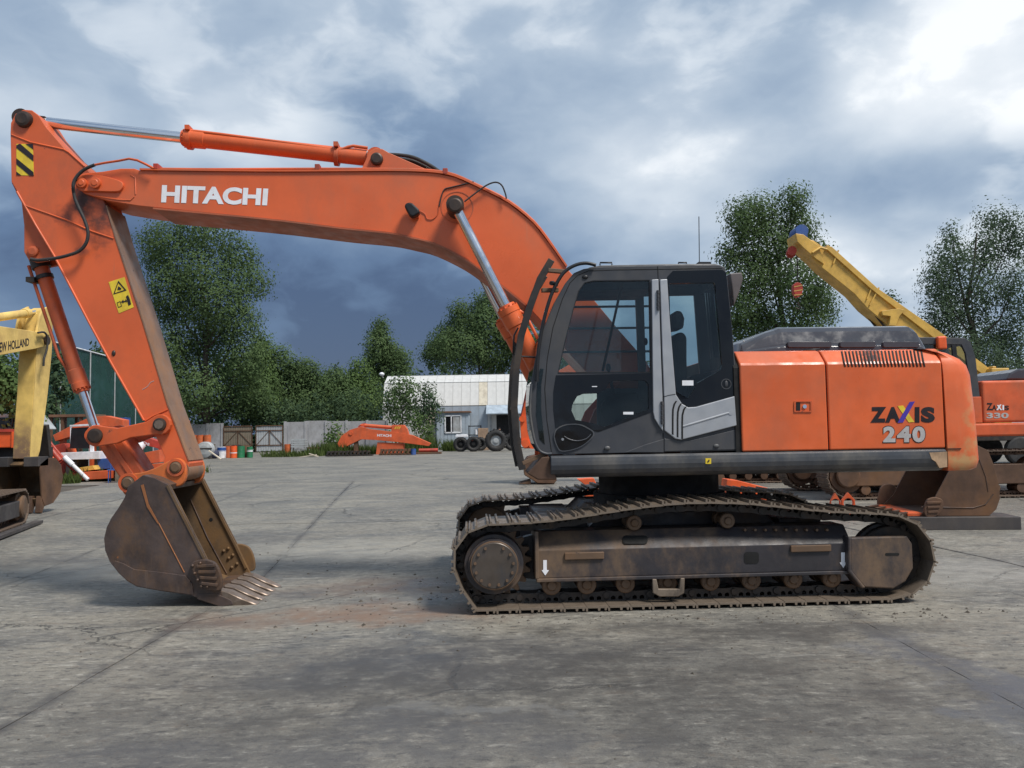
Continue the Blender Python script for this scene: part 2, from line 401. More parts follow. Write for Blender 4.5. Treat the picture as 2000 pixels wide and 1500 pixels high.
def glass_mat(name, tint, refl=.8):
    m_, t, b = new_mat(name); t.n.remove(b)
    tr = t.node('ShaderNodeBsdfTransparent'); tr.inputs[0].default_value = (*tint, 1)
    gl = t.node('ShaderNodeBsdfGlossy'); gl.inputs['Roughness'].default_value = .03; gl.inputs[0].default_value = (refl, refl, refl, 1)
    fr = t.node('ShaderNodeFresnel'); fr.inputs[0].default_value = 1.52
    ms = t.node('ShaderNodeMixShader'); t.l.new(fr.outputs[0], ms.inputs[0]); t.l.new(tr.outputs[0], ms.inputs[1]); t.l.new(gl.outputs[0], ms.inputs[2])
    t.l.new(ms.outputs[0], t.n['Material Output'].inputs[0])
    return m_
M['glass'] = glass_mat('tinted_cab_glass', (.89, .94, .925))
M['glass_dk'] = glass_mat('dark_cab_glass', (.66, .73, .71))
def net_mat():
    m_, t, b = new_mat('green_debris_net')
    co = t.node('ShaderNodeTexCoord').outputs['Object']
    c = t.mix(t.ramp(t.noise(co, .6, 4), .3, .7), (.003, .040, .034), (.006, .062, .050))
    t.put(b.inputs['Base Color'], c); b.inputs['Roughness'].default_value = .8
    tr = t.node('ShaderNodeBsdfTransparent'); ms = t.node('ShaderNodeMixShader'); ms.inputs[0].default_value = .2
    t.l.new(b.outputs[0], ms.inputs[1]); t.l.new(tr.outputs[0], ms.inputs[2]); t.l.new(ms.outputs[0], t.n['Material Output'].inputs[0])
    return m_
M['net'] = net_mat()
def leaf_mat(name, a, b_, c_):
    m_, t, b = new_mat(name)
    co = t.node('ShaderNodeTexCoord').outputs['Object']
    at_ = t.node('ShaderNodeAttribute', attribute_name='tone').outputs['Fac']
    cc = t.mix(at_, a, b_)
    cc = t.mix(t.ramp(t.noise(co, .35, 3), .45, .7), cc, c_)
    t.put(b.inputs['Base Color'], cc); b.inputs['Roughness'].default_value = .85; b.inputs['Specular IOR Level'].default_value = .08
    tl = t.node('ShaderNodeBsdfTranslucent'); t.put(tl.inputs[0], cc)
    ms = t.node('ShaderNodeMixShader'); ms.inputs[0].default_value = .4
    t.l.new(b.outputs[0], ms.inputs[1]); t.l.new(tl.outputs[0], ms.inputs[2]); t.l.new(ms.outputs[0], t.n['Material Output'].inputs[0])
    return m_
M['leaf'] = leaf_mat('poplar_leaves', (0.0640, 0.1048, 0.0448), (0.1376, 0.1998, 0.0845), (0.1048, 0.1616, 0.0696))
M['leaf_y'] = leaf_mat('bright_leaves', (0.0734, 0.1250, 0.0444), (0.1595, 0.2329, 0.0850), (0.1207, 0.1898, 0.0696))
M['leaf_b'] = leaf_mat('birch_leaves', (0.0628, 0.0968, 0.0603), (0.1166, 0.1686, 0.0984), (0.0951, 0.1400, 0.0804))
M['leaf_d'] = leaf_mat('dark_leaves', (0.0505, 0.0862, 0.0482), (0.0973, 0.1478, 0.0755), (0.0786, 0.1217, 0.0650))
M['grass'] = leaf_mat('grass_blades', (.05, .085, .02), (.12, .16, .05), (.09, .12, .04))

# ------------------------------------------------------------------ ground
def gz(x, y):                                        # the yard dips a little where the bucket stands
    a = max(0, min(1, (-x-.7)/1.4)); a = a*a*(3-2*a)
    k = max(0, 1-abs(y-8)/9)
    return -.04*a*k
def ground_mat(name, far=False):
    m_, t, b = new_mat(name)
    co = t.node('ShaderNodeTexCoord').outputs['Object']
    flat = t.mapping(co, (1, 1, .01))
    big = t.noise(flat, .45, 6, .6, .3)
    mid = t.noise(t.mapping(flat, (.55, 1.3, 1), (3, 9, 0), (0, 0, .12)), 1.7, 9, .68, .5)
    fine = t.noise(flat, 14, 8, .72)
    grit = t.noise(flat, 90, 4, .7)
    c = t.mix(t.ramp(big, .36, .64), (.142, .136, .120), (.232, .214, .176))
    c = t.mix(t.math('MULTIPLY', t.ramp(mid, .48, .64), .6), c, (.092, .090, .086))
    lt = t.noise(t.mapping(flat, (.55, 1.4, 1), (11, 2, 0), (0, 0, -.08)), 3.1, 9, .74, .6)
    c = t.mix(t.math('MULTIPLY', t.ramp(lt, .52, .66), .55), c, (.33, .31, .265))
    c = t.mix(t.math('MULTIPLY', t.ramp(t.noise(t.mapping(flat, (.8, 1.6, 1), (5, 8, 0)), 5.5, 8, .75, .5), .54, .66), .5), c, (.17, .13, .095))
    c = t.mix(t.math('MULTIPLY', t.ramp(fine, .52, .66), .7), c, (.066, .065, .064))
    c = t.mix(t.math('MULTIPLY', t.ramp(fine, .46, .33), .5), c, (.34, .325, .285))
    c = t.mix(t.math('MULTIPLY', t.ramp(grit, .53, .68), .65), c, (.06, .06, .058))
    c = t.mix(t.math('MULTIPLY', t.ramp(grit, .43, .30), .45), c, (.36, .35, .31))
    fleck = t.noise(t.mapping(flat, (.55, 1.5, 1), (4, 7, 0), (0, 0, .1)), 13, 9, .78, .4)
    c = t.mix(t.math('MULTIPLY', t.ramp(fleck, .545, .61), .85), c, (.052, .050, .048))
    c = t.mix(t.math('MULTIPLY', t.ramp(fleck, .44, .37), .7), c, (.40, .38, .33))
    # scrub streaks left by tracks and tyres, running across
    st = t.noise(t.mapping(flat, (.6, 2.6, 1), (1, 4, 0), (0, 0, .12)), 1.7, 9, .74, .8)
    c = t.mix(t.math('MULTIPLY', t.ramp(st, .53, .66), .6), c, (.075, .073, .071))
    st2 = t.noise(t.mapping(flat, (.7, 3.2, 1), (8, 1, 0), (0, 0, -.1)), 2.6, 9, .75, .8)
    c = t.mix(t.math('MULTIPLY', t.ramp(st2, .57, .68), .35), c, (.36, .345, .31))
    # cracks
    vo = t.node('ShaderNodeTexVoronoi', feature='DISTANCE_TO_EDGE'); vo.inputs['Scale'].default_value = .33
    t.put(vo.inputs['Vector'], t.vmath('ADD', flat, t.vmath('SCALE', t.noise(flat, 1.3, 7, .7), None)))
    ck = t.ramp(vo.outputs[0], .0, .010, 1, 0)
    ck = t.math('MULTIPLY', ck, t.ramp(t.noise(flat, .35, 2), .45, .6))
    c = t.mix(t.math('MULTIPLY', ck, .8), c, (.04, .04, .04))
    rgh = t.ramp(mid, .4, .7, .68, .46)
    if not far:
        wn = t.node('ShaderNodeTexNoise'); t.put(wn.inputs['Vector'], flat); wn.inputs['Scale'].default_value = 1.1; wn.inputs['Detail'].default_value = 7; wn.inputs['Roughness'].default_value = .65
        wv = t.vmath('MULTIPLY', t.vmath('SUBTRACT', wn.outputs['Color'], (.5, .5, .5)), (2.4, 1.6, 0))
        pos = t.vmath('MULTIPLY', t.vmath('ADD', flat, wv), (1, 1, 0))
        patchy = t.ramp(t.noise(flat, 3.5, 8, .7), .3, .62, .25, 1)
        sx = t.node('ShaderNodeSeparateXYZ'); t.put(sx.inputs[0], t.vmath('ADD', flat, t.vmath('MULTIPLY', wv, (.05, .05, 0))))
        bendx = t.math('ADD', sx.outputs[0], t.math('MULTIPLY', t.math('MAXIMUM', t.math('SUBTRACT', sx.outputs[1], 9.0), 0.0), .14))
        for xj, wj, aj in ((-2.82, .10, .8), (2.76, .22, .75), (-5.6, .09, .6), (5.5, .09, .6), (-8.35, .1, .6)):
            dj = t.math('ABSOLUTE', t.math('SUBTRACT', bendx, xj))
            k = t.math('MULTIPLY', t.math('MULTIPLY', t.ramp(dj, wj, wj*.15, 0, 1), t.ramp(t.noise(flat, 2.2, 7, .7), .35, .6)), aj)
            c = t.mix(k, c, (.062, .06, .06))
        for ctr, rad, colr, amt in (((-.5, 5.5, 0), (2.2, .85, 1), (.060, .060, .064), .9),     # oil-dark scrub before the track
                                    ((1.9, 6.2, 0), (2.3, .45, 1), (.066, .062, .057), .8),
                                    ((.4, 4.7, 0), (4.8, 1.5, 1), (.060, .056, .051), .8),
                                    ((-.4, 4.1, 0), (1.7, .55, 1), (.085, .085, .09), .55),
                                    ((-2.0, 4.0, 0), (.7, .6, 1), (.07, .07, .075), .55),
                                    ((-1.5, 7.0, 0), (2.2, .55, 1), (.20, .125, .082), .85),    # rust dust between bucket and track
                                    ((-1.2, 8.2, 0), (1.9, .7, 1), (.13, .092, .070), .85),
                                    ((-2.9, 6.9, 0), (1.3, .3, 1), (.07, .068, .068), .6),
                                    ((2.75, 5.0, 0), (.35, 1.7, 1), (.10, .105, .12), .7),
                                    ((4.6, 8.4, 0), (2.0, 1.2, 1), (.33, .32, .29), .6),
                                    ((-5.2, 9.6, 0), (2.2, .9, 1), (.33, .31, .27), .6),
                                    ((-2.2, 11.0, 0), (2.6, 1.4, 1), (.32, .305, .265), .5),
                                    ((-4.8, 12.4, 0), (3.2, 1.1, 1), (.09, .085, .08), .7),
                                    ((-6.5, 10.5, 0), (1.6, .9, 1), (.09, .085, .08), .6),
                                    ((-8, 27, 0), (7, 2.0, 1), (.09, .08, .07), .8),
                                    ((0.6, 3.55, 0), (1.2, .25, 1), (.25, .25, .25), .35),
                                    ((-.2, 4.55, 0), (.9, .12, 1), (.22, .225, .225), .3)):
            k = t.math('MULTIPLY', t.math('MULTIPLY', t.blob(pos, ctr, rad, .75), patchy), amt)
            c = t.mix(k, c, colr)
        wet = t.math('MULTIPLY', t.blob(pos, (-1.1, 8.0, 0), (1.5, .7, 1), .7), t.ramp(t.noise(flat, 1.6, 5), .45, .6))
        wet2 = t.math('MULTIPLY', t.blob(pos, (-.4, 6.0, 0), (1.6, .5, 1), .7), t.ramp(t.noise(flat, 2.2, 5), .5, .66))
        ww = t.math('MAXIMUM', wet, wet2)
        c = t.mix(t.math('MULTIPLY', ww, .45), c, (.05, .05, .052))
        rgh = t.math('SUBTRACT', rgh, t.math('MULTIPLY', ww, .32))
    t.put(b.inputs['Base Color'], c); t.put(b.inputs['Roughness'], rgh); b.inputs['Specular IOR Level'].default_value = .5
    h = t.math('ADD', t.math('MULTIPLY', fine, .6), t.math('MULTIPLY', grit, .35))
    h = t.math('SUBTRACT', h, t.math('MULTIPLY', ck, .8))
    t.put(b.inputs['Normal'], t.bump(h, .9, .014))
    return m_
M['slab'] = ground_mat('stained_concrete')
M['yard'] = ground_mat('far_yard_concrete', True)
M['soil'] = pmat('dark_soil', (.085, .072, .058), .95, var=.3, vs_=1.0, dirt=(.05, .045, .035), damt=.6, bump=.6, bsc=10)
# one sheet to the horizon under everything
def grid_sheet(x0, x1, y0, y1, nx, ny, zf):
    vs_ = [(x0+(x1-x0)*i/nx, y0+(y1-y0)*j/ny, 0) for j in range(ny+1) for i in range(nx+1)]
    vs_ = [(a, b, zf(a, b)) for a, b, _ in vs_]
    fs = [(j*(nx+1)+i, j*(nx+1)+i+1, (j+1)*(nx+1)+i+1, (j+1)*(nx+1)+i) for j in range(ny) for i in range(nx)]
    return vs_, fs
g_ = MB(); g_.add(*grid_sheet(-12, 12, -4, 30, 48, 68, lambda x, y: gz(x, y)-.022))
for lo, hi in (((-1500, -1500), (1500, -4)), ((-1500, 30), (1500, 2500)), ((-1500, -4), (-12, 30)), ((12, -4), (1500, 30))):
    g_.add([(lo[0], lo[1], -.022), (hi[0], lo[1], -.022), (hi[0], hi[1], -.022), (lo[0], hi[1], -.022)], [(0, 1, 2, 3)])
ground = g_.build('ground', M['soil']); tag(ground, 'bare earth showing in the joints and round the concrete yard', 'ground', kind='structure')
ground.data.polygons.foreach_set('use_smooth', [True]*len(ground.data.polygons))
# concrete slabs: columns run away from the camera, joints are open gaps to the soil
cols_ = [-11.1, -8.35, -5.6, -2.82, 2.76, 5.5, 8.3, 11.1]
rows_ = [-2.6, 2.4, 8.3, 14.2, 20.2, 26.2]
def bend(x, y): return x - max(0, y-9)*.14
rng = random.Random(3)
for ci in range(len(cols_)-1):
    off = rng.uniform(-1.6, 1.6) if ci not in (2, 3) else 0.0
    for ri in range(len(rows_)-1):
        y0 = rows_[ri]+(off if ri else 0); y1 = rows_[ri+1]+(off if ri+1 < len(rows_)-1 else 0)
        gap = .004; n = 24
        dz = rng.uniform(-.004, .003); tx = rng.uniform(-.0008, .0008)
        x0, x1 = cols_[ci]+gap, cols_[ci+1]-gap
        mb = MB()
        vs_, fs = [], []
        for j in range(n+1):
            for i in range(n+1):
                x = x0+(x1-x0)*i/n; y = y0+gap+(y1-y0-2*gap)*j/n
                if j in (0, n): y += rng.uniform(-.006, .006)
                if i in (0, n): x += rng.uniform(-.006, .006)
                X = bend(x, y); vs_.append((X, y, gz(X, y)+dz+tx*(x-x0)))
        fs = [(j*(n+1)+i, j*(n+1)+i+1, (j+1)*(n+1)+i+1, (j+1)*(n+1)+i) for j in range(n) for i in range(n)]
        rim = [i for i in range(n+1)]+[j*(n+1)+n for j in range(1, n+1)]+[n*(n+1)+i for i in range(n-1, -1, -1)]+[j*(n+1) for j in range(n-1, 0, -1)]
        o_ = len(vs_); vs_ += [(vs_[k][0], vs_[k][1], vs_[k][2]-.05) for k in rim]
        fs += [(rim[k], o_+k, o_+(k+1) % len(rim), rim[(k+1) % len(rim)]) for k in range(len(rim))]
        mb.add(vs_, fs); mb.build('concrete_slab', M['slab'], ground)
# the yard beyond, too far to tell its slabs apart
yb = MB(); yb.add([(-15.2, 26.2, -.004), (30, 26.2, -.004), (34, 71, -.004), (-24, 71, -.004)], [(0, 1, 2, 3)])
for sx in (11.1, ):
    yb.add([(11.1, -2.6, -.004), (40, -2.6, -.004), (40, 26.2, -.004), (8.7, 26.2, -.004), (10.4, 14, -.004), (11.1, 9, -.004)], [(0, 1, 2, 3, 4, 5)])
yard = yb.build('yard_pavement', M['yard']); tag(yard, kind='structure')
# ------------------------------------------------------------------ main excavator
EX = empty('excavator', (-.528, 6.84, 0), R_(3.0), 'big orange excavator filling the picture, grey cab, marked 240, boom reaching left', 'excavator')
bpy.context.view_layer.update()
ML = EX.matrix_world.copy()
SL = Vector((2.13, 1.495, 0))
UPM = Matrix.Translation(SL) @ Matrix.Rotation(R_(-.5), 4, 'Z') @ Matrix.Translation(-SL)
LF = Frame(ML); UF = Frame(ML @ UPM)
def low(mb, name, mat, bevel=0.0, parent=None, seg=2):
    return mb.build(name, M[mat] if isinstance(mat, str) else mat, parent or EX, bevel, seg)
def upp(mb, name, mat, bevel=0.0, parent=None, seg=2):
    o = mb.build(name, M[mat] if isinstance(mat, str) else mat, parent or EX, bevel, seg)
    if parent is None: o.matrix_local = UPM.copy()
    return o

# ---- tracks
def close_resample(path, pitch):
    pts = [Vector(q) for q in path]; n = len(pts)
    seg = [(pts[(i+1) % n]-pts[i]).length for i in range(n)]; tot = sum(seg)
    cnt = round(tot/pitch); out = []
    for k in range(cnt):
        d = tot*k/cnt
        for i in range(n):
            if d <= seg[i]+1e-9: out.append(pts[i].lerp(pts[(i+1) % n], d/seg[i])); break
            d -= seg[i]
    return out, tot/cnt
def shoe_mesh(name, wid, pitch, mat):
    L_ = pitch/2; t = .014
    prof = [(-L_+.004, -t), (L_+.012, -t-.004), (L_+.012, -.004), (L_-.010, 0), (.012, 0), (.008, .022), (-.008, .022), (-.012, 0),
            (-L_*.58+.010, 0), (-L_*.58+.006, .020), (-L_*.58-.008, .020), (-L_*.58-.012, 0), (-L_+.02, 0), (-L_+.017, .026), (-L_+.002, .026), (-L_, 0)]
    mb = MB(); mb.prism(prof, 0, wid)
    me = mb.mesh(name); me.materials.append(mat); return me
def link_template(pitch):
    mb = MB(); L_ = pitch/2; h = .105
    out = [(-L_-.02, -.03), (-L_-.03, -.07), (-L_, -h), (-L_*.3, -h+.008), (L_*.3, -h+.008), (L_, -h), (L_+.03, -.075), (L_+.02, -.03), (L_*.8, -.016), (-L_*.8, -.016)]
    def win(c): return [(c-.020, -.026), (c-.020, -.05), (c, -.062), (c+.020, -.05), (c+.020, -.026)]
    for v0 in (.205, .365): mb.plate(out, [win(-.032), win(.032)], v0, v0+.03)
    mb.cyl((L_, .19, -.068), (L_, .41, -.068), .028, n=10)
    return mb
def make_track(root, path, voff, wid, pitch, shoe_me, chain_mat, lbl=None):
    pts, pit = close_resample(path, pitch); n = len(pts)
    tpl = link_template(pit); ch = MB(); mats = []
    cx = sum(q.x for q in pts)/n; cy = sum(q.y for q in pts)/n
    for k in range(n):
        a, b = pts[k], pts[(k+1) % n]; mid = (a+b)/2; d = (b-a).normalized()
        nr = Vector((-d.y, d.x))
        if nr.dot(mid-Vector((cx, cy))) < 0: nr = -nr
        mtx = Matrix(((d.x, 0, nr.x, mid.x), (0, 1, 0, voff), (d.y, 0, nr.y, mid.y), (0, 0, 0, 1)))
        if mtx.determinant() < 0:
            d = -d; mtx = Matrix(((d.x, 0, nr.x, mid.x), (0, 1, 0, voff), (d.y, 0, nr.y, mid.y), (0, 0, 0, 1)))
        mats.append(mtx)
        ch.add([mtx @ Vector(q) for q in tpl.v], tpl.f)
    co = ch.build('track_chain', chain_mat, root)
    for mtx in mats:
        o = link_mesh('track_shoe', shoe_me, co); o.matrix_local = mtx
    return co
path_px = [(930, 1181), (905, 1160), (884, 1115), (881, 1098), (886, 1075), (900, 1048), (925, 1029), (955, 1023), (1010, 1021), (1060, 1018), (1120, 1010),
           (1200, 997), (1280, 986), (1340, 981), (1400, 980), (1460, 982), (1540, 990), (1620, 998), (1700, 1001), (1745, 1003), (1778, 1012), (1805, 1030), (1822, 1060),
           (1828, 1095), (1822, 1125), (1805, 1150), (1782, 1163)]
trk = [LF.p(a, b, 0.0) for a, b in path_px]
zb = .033
trk[0] = (trk[0][0], zb); trk.append((LF.p(1752, 1170, 0)[0], zb))
SHOE = shoe_mesh('track_shoe', .6, .19, M['shoe'])
make_track(EX, trk, 0.0, .6, .19, SHOE, M['steel'])
make_track(EX, trk, 2.39, .6, .19, SHOE, M['steel'])
# ---- track frames
fl = lambda pts, v: LF.P(pts, v)
def track_frame(v0, sgn, name_lbl=None):
    mb = MB()
    (ua, zt), (ub, _) = LF.p(1048, 1036, .12), LF.p(1660, 1032, .12)
    zc_ = LF.p(1350, 1068, .10)[1]; zl = LF.p(1350, 1122, .10)[1]; zt = LF.p(1350, 1032, .2)[1]
    if sgn > 0: prof = [(.10, zl), (.10, zc_), (.24, zt), (.5, zt), (.5, zl)]
    else: prof = [(.10, zl), (.10, zt), (.36, zt), (.5, zc_), (.5, zl)]
    mb.xprism([(a+v0, b) for a, b in prof], ua, ub)
    mb.bb((ua-.01, v0+.075, zl-.03), (ub+.1, v0+.525, zl+.0))
    if sgn > 0: mb.bb((ua-.02, v0+.075, zl-.001), (ua+.012, v0+.52, zt+.02))
    o = low(mb, 'track_frame', 'frame', .006)
    return o, ua, ub, zl, zc_, zt
tf, ua, ub, zl, zc_, zt = track_frame(0, 1)
tf2, *_ = track_frame(2.39, -1)
def roller(c, r, v0, v1, parent, hub=True):
    mb = MB(); a, b = Vector((c[0], v0, c[1])), Vector((c[0], v1, c[1]))
    mb.rod(a, b, [(0, r*.42), (.012, r*.5), (.02, r*.55), (.021, r*.9), (.03, r), (.07, r), (.071, r*.8), (v1-v0-.09, r*.8), (v1-v0-.08, r), (v1-v0, r)], 18)
    if hub:
        for i in range(4):
            an = i*math.pi/2+.5; mb.cyl((c[0]+r*.66*math.cos(an), v0+.012, c[1]+r*.66*math.sin(an)), (c[0]+r*.66*math.cos(an), v0+.03, c[1]+r*.66*math.sin(an)), r*.1, n=6)
    return mb
for px in (1078, 1147, 1223, 1305, 1390, 1470, 1552, 1628):
    c = LF.p(px, 1143-(px-1300)*.015, .13)
    low(roller((c[0], max(.205, c[1])), .085, .13, .47, tf), 'track_roller', 'hub', parent=tf)
for px, py in ((1240, 1022), (1423, 1018)):
    c = LF.p(px, py, .16); low(roller(c, .068, .16, .45, tf, False), 'carrier_roller', 'hub', parent=tf)
    mb = MB(); mb.bb((c[0]-.05, .3, c[1]-.13), (c[0]+.05, .42, c[1]-.03)); low(mb, 'roller_bracket', 'frame', parent=tf)
# roller guard at mid frame
mb = MB(); g0 = LF.P([(1274, 1131), (1282, 1131), (1286, 1150), (1326, 1150), (1329, 1129), (1337, 1129), (1336, 1158), (1324, 1165), (1288, 1165), (1275, 1158)], .07)
mb.prism(g0, .06, .10); low(mb, 'roller_guard', 'shoe', .006, tf)
def rrect(x0, y0, x1, y1, r=6, n=4):
    out = []
    for cx, cy, a in ((x1-r, y1-r, 0), (x0+r, y1-r, 90), (x0+r, y0+r, 180), (x1-r, y0+r, 270)):
        out += [(cx+r*math.cos(R_(a+90*i/n)), cy+r*math.sin(R_(a+90*i/n))) for i in range(n+1)]
    return out
# openings in the frame (dark pockets, slightly proud rims are the frame itself)
def slope_v(py):                                    # depth of the frame face at a pixel height
    z = LF.p(1350, py, .15)[1]
    return .10 if z < zc_ else .10+(z-zc_)/(zt-zc_)*.14
for x0, y0, x1, y1 in ((1216, 1046, 1265, 1062), (1399, 1041, 1452, 1057), (1453, 1078, 1482, 1101)):
    pts = rrect(x0, y0, x1, y1, 6); mb = MB(); a = []; b = []
    for px, py in pts:
        v_ = slope_v(py); q = LF.p(px, py, v_); a.append((q[0], v_-.003, q[1])); b.append((q[0], v_+.05, q[1]))
    n = len(a); mb.add(a+b, [tuple(range(n)), tuple(range(2*n-1, n-1, -1))]+[(i, i+n, (i+1) % n+n, (i+1) % n) for i in range(n)])
    low(mb, 'frame_opening', 'seal', 0, tf)
for x0, y0, x1, y1 in ((1103, 1080, 1180, 1094), (1545, 1066, 1624, 1079)):
    mb = MB(); v_ = slope_v((y0+y1)/2)-.02; mb.prism(LF.P([(x0, y0), (x1, y0-2), (x1, y1-2), (x0, y1)], v_), v_, v_+.05)
    low(mb, 'step_plate', 'hub', .006, tf)
for x0, y0 in ((1064, 1094), (1646, 1079)):
    mb = MB(); mb.prism(LF.P([(x0-3, y0), (x0+4, y0), (x0+4, y0+19), (x0+8, y0+20), (x0+1, y0+30), (x0-6, y0+20), (x0-3, y0+19)], .097), .096, .0995)
    low(mb, 'arrow_sticker', 'letter', 0, tf)
# studs along the top of the frame at the back
mb = MB()
for k in range(9):
    c = LF.p(1455+k*20, 1035, .17); mb.cyl((c[0], .16, c[1]), (c[0], .2, c[1]), .012, n=8)
low(mb, 'stud_row', 'hub', 0, tf)
# ---- sprocket with final drive, left end
def sprocket(v0, near):
    c = LF.p(965, 1103, .07); mb = MB()
    teeth = []
    nT = 21
    for i in range(nT*4):
        an = 2*math.pi*i/(nT*4); r = .335 if i % 4 in (0, 1) else .285
        teeth.append((c[0]+r*math.cos(an), c[1]+r*math.sin(an)))
    mb.prism(teeth, v0+.24, v0+.34)
    mb.cyl((c[0], v0+.2, c[1]), (c[0], v0+.5, c[1]), .25, n=36)
    s_ = low(mb, 'sprocket', 'hub', .004)
    if near:
        mb = MB(); a, b = Vector((c[0], v0+.03, c[1])), Vector((c[0], v0+.3, c[1]))
        mb.rod(a, b, [(0, .195), (.012, .205), (.02, .21), (.021, .222), (.06, .225), (.061, .255), (.17, .262), (.27, .262)], 40)
        low(mb, 'final_drive_cover', 'frame', 0, s_)
        mb = MB(); mb.rod(Vector((c[0], v0+.018, c[1])), Vector((c[0], v0+.06, c[1])), [(0, .203), (.01, .208), (.014, .208)], 40); low(mb, 'cover_rim', 'hub', 0, s_)
        mb = MB(); mb.rod(Vector((c[0], v0+.013, c[1])), Vector((c[0], v0+.06, c[1])), [(0, .190), (.006, .197), (.01, .197)], 40); low(mb, 'cover_disc', 'cover', 0, s_)
        for i in range(13):
            an = 2*math.pi*i/13+.1
            if i == 3: continue
            x, z = c[0]+.165*math.cos(an), c[1]+.165*math.sin(an)
            mb = MB(); mb.cyl((x, v0-.002, z), (x, v0+.016, z), .013, n=6); low(mb, 'cover_bolt', 'hub', 0, s_)
    # mounting plate between drive and frame
    mb = MB(); mb.prism(LF.P([(985, 1062), (1046, 1045), (1046, 1134), (1000, 1128)], .3), v0+.36, v0+.46); low(mb, 'motor_mount', 'frame', 0, s_)
sprocket(0, True); sprocket(2.39, False)
# ---- idler with guard, right end
def idler(v0, near):
    c = LF.p(1742, 1095, .2); mb = MB(); a, b = Vector((c[0], v0+.2, c[1])), Vector((c[0], v0+.4, c[1]))
    mb.rod(a, b, [(0, .30), (.01, .31), (.06, .31), (.065, .335), (.135, .335), (.14, .31), (.19, .31), (.2, .30)], 36)
    i_ = low(mb, 'idler_wheel', 'steel', 0)
    mb = MB()
    mb.prism(LF.P([(1661, 1050), (1772, 1047), (1782, 1062), (1784, 1110), (1769, 1136), (1745, 1150), (1688, 1147), (1661, 1115)], .05), v0+.05, v0+.13)
    mb.prism(LF.P([(1657, 1049), (1664, 1049), (1664, 1114), (1692, 1148), (1684, 1150), (1657, 1117)], .04), v0+.042, v0+.2)
    low(mb, 'idler_guard', 'frame', .012, i_)
    if near:
        mb = MB(); mb.prism(LF.P(rrect(1729, 1080, 1756, 1085, 2), .05), v0+.047, v0+.06); low(mb, 'guard_slot', 'seal', 0, i_)
idler(0, True); idler(2.39, False)
# ---- centre frame and slewing ring
mb = MB()
s_u = SL.x
mb.prism([(s_u-1.1, .45), (s_u-.75, .78), (s_u+.75, .78), (s_u+1.1, .45)], .55, 2.45)
mb.bb((s_u-1.3, .5, .42), (s_u-.9, 2.5, .7)); mb.bb((s_u+.9, .5, .42), (s_u+1.3, 2.5, .7))
low(mb, 'centre_frame', 'frame', .01)
mb = MB(); zu = LF.p(1350, 932, .15)[1]
mb.cyl((s_u, 1.495, .7), (s_u, 1.495, zu+.12), .62, n=48); mb.cyl((s_u, 1.495, .78), (s_u, 1.495, .9), .68, n=48)
low(mb, 'slewing_ring', 'dark')

# ---- upper structure ------------------------------------------------
VS = .10                                             # skirt face
zst = UF.p(1450, 884, VS)[1]; zsb = UF.p(1450, 928, VS)[1]
us0 = UF.p(1076, 900, VS)[0]; us1 = UF.p(1850, 900, VS)[0]
hs = zst-zsb
prof = [(VS+.03, zst), (VS+.004, zst-.012), (VS, zst-.05), (VS, zst-hs*.42), (VS+.012, zst-hs*.62), (VS+.04, zst-hs*.8), (VS+.085, zst-hs*.93), (VS+.14, zsb), (VS+.3, zsb), (VS+.3, zst)]
mb = MB(); mb.xprism(prof, us0, us1)
sk = upp(mb, 'side_skirt', 'skirt', .006)
for f in sk.data.polygons: f.use_smooth = False
mb = MB(); q = UF.p(1383, 900, VS)
mb.prism(UF.P([(1378, 895), (1389, 895), (1389, 906), (1378, 906)], VS-.002), VS-.003, VS-.001); wd = upp(mb, 'warning_sticker', 'decal_yellow', 0, sk)
mb = MB(); mb.prism(UF.P([(1381, 902), (1385, 897), (1386, 900), (1383, 904)], VS-.004), VS-.005, VS-.003); upp(mb, 'sticker_mark', 'black_letter', 0, sk)
# scraped corner of the skirt
mb = MB(); mb.prism(UF.P([(1815, 884), (1850, 882), (1850, 912), (1835, 914), (1828, 902), (1820, 897)], VS-.001), VS-.002, VS+.02); upp(mb, 'scraped_patch', pmat('scraped_paint_patch', (.30, .19, .11), .6, dirt=(.5, .33, .2), damt=.9, dsc=9, chips=(.06, .06, .065), camt=.6, csc=14), 0, sk)
# revolving deck below cab and engine
mb = MB(); mb.bb((us0+.12, VS+.25, zsb+.015), (us1, 2.75, zst-.02)); mb.bb((us0+.1, 2.75, zsb), (us1, 2.89, zst)); upp(mb, 'revolving_deck', 'grey', .01)
# engine side doors
VE = .13
zc0 = UF.p(1500, 711, VE)[1]; ztop = UF.p(1500, 686, VE+.17)[1]
def body_prof(zlow): return [(VE, zlow), (VE, zc0-.01), (VE+.012, zc0+.012), (VE+.13, ztop-.012), (VE+.17, ztop), (2.70, ztop), (2.82, zc0), (2.82, zlow)]
ue0, ue1, ue2 = UF.p(1447, 780, VE)[0], UF.p(1616, 780, VE)[0], UF.p(1844, 780, VE)[0]
zel = zst+.008
mb = MB(); mb.xprism(body_prof(zel), ue0, ue1-.006); d1 = upp(mb, 'engine_door', 'orange', .012)
_a = UF.p(1700, 700, VE)
D2_MAT = pmat('sooty_orange_paint', (.68, .125, .034), .36, dirt=(.40, .105, .045), damt=.55, chips=(.10, .05, .035), camt=.12, csc=6, var=.10, bump=.03, speck=OS,
              stains=(((_a[0]+.5, VE+.55, _a[1]+.5), (.16, .5, .10), (.03, .02, .02), .9),))
mb = MB(); mb.xprism(body_prof(zel), ue1+.006, ue2-.008); d2 = upp(mb, 'engine_door', D2_MAT, .012)
mb = MB(); mb.xprism([(a+.02 if a < 1 else a-.02, b-.02) for a, b in body_prof(zel)], ue0-.05, ue2+.05); upp(mb, 'engine_bay', 'seal')
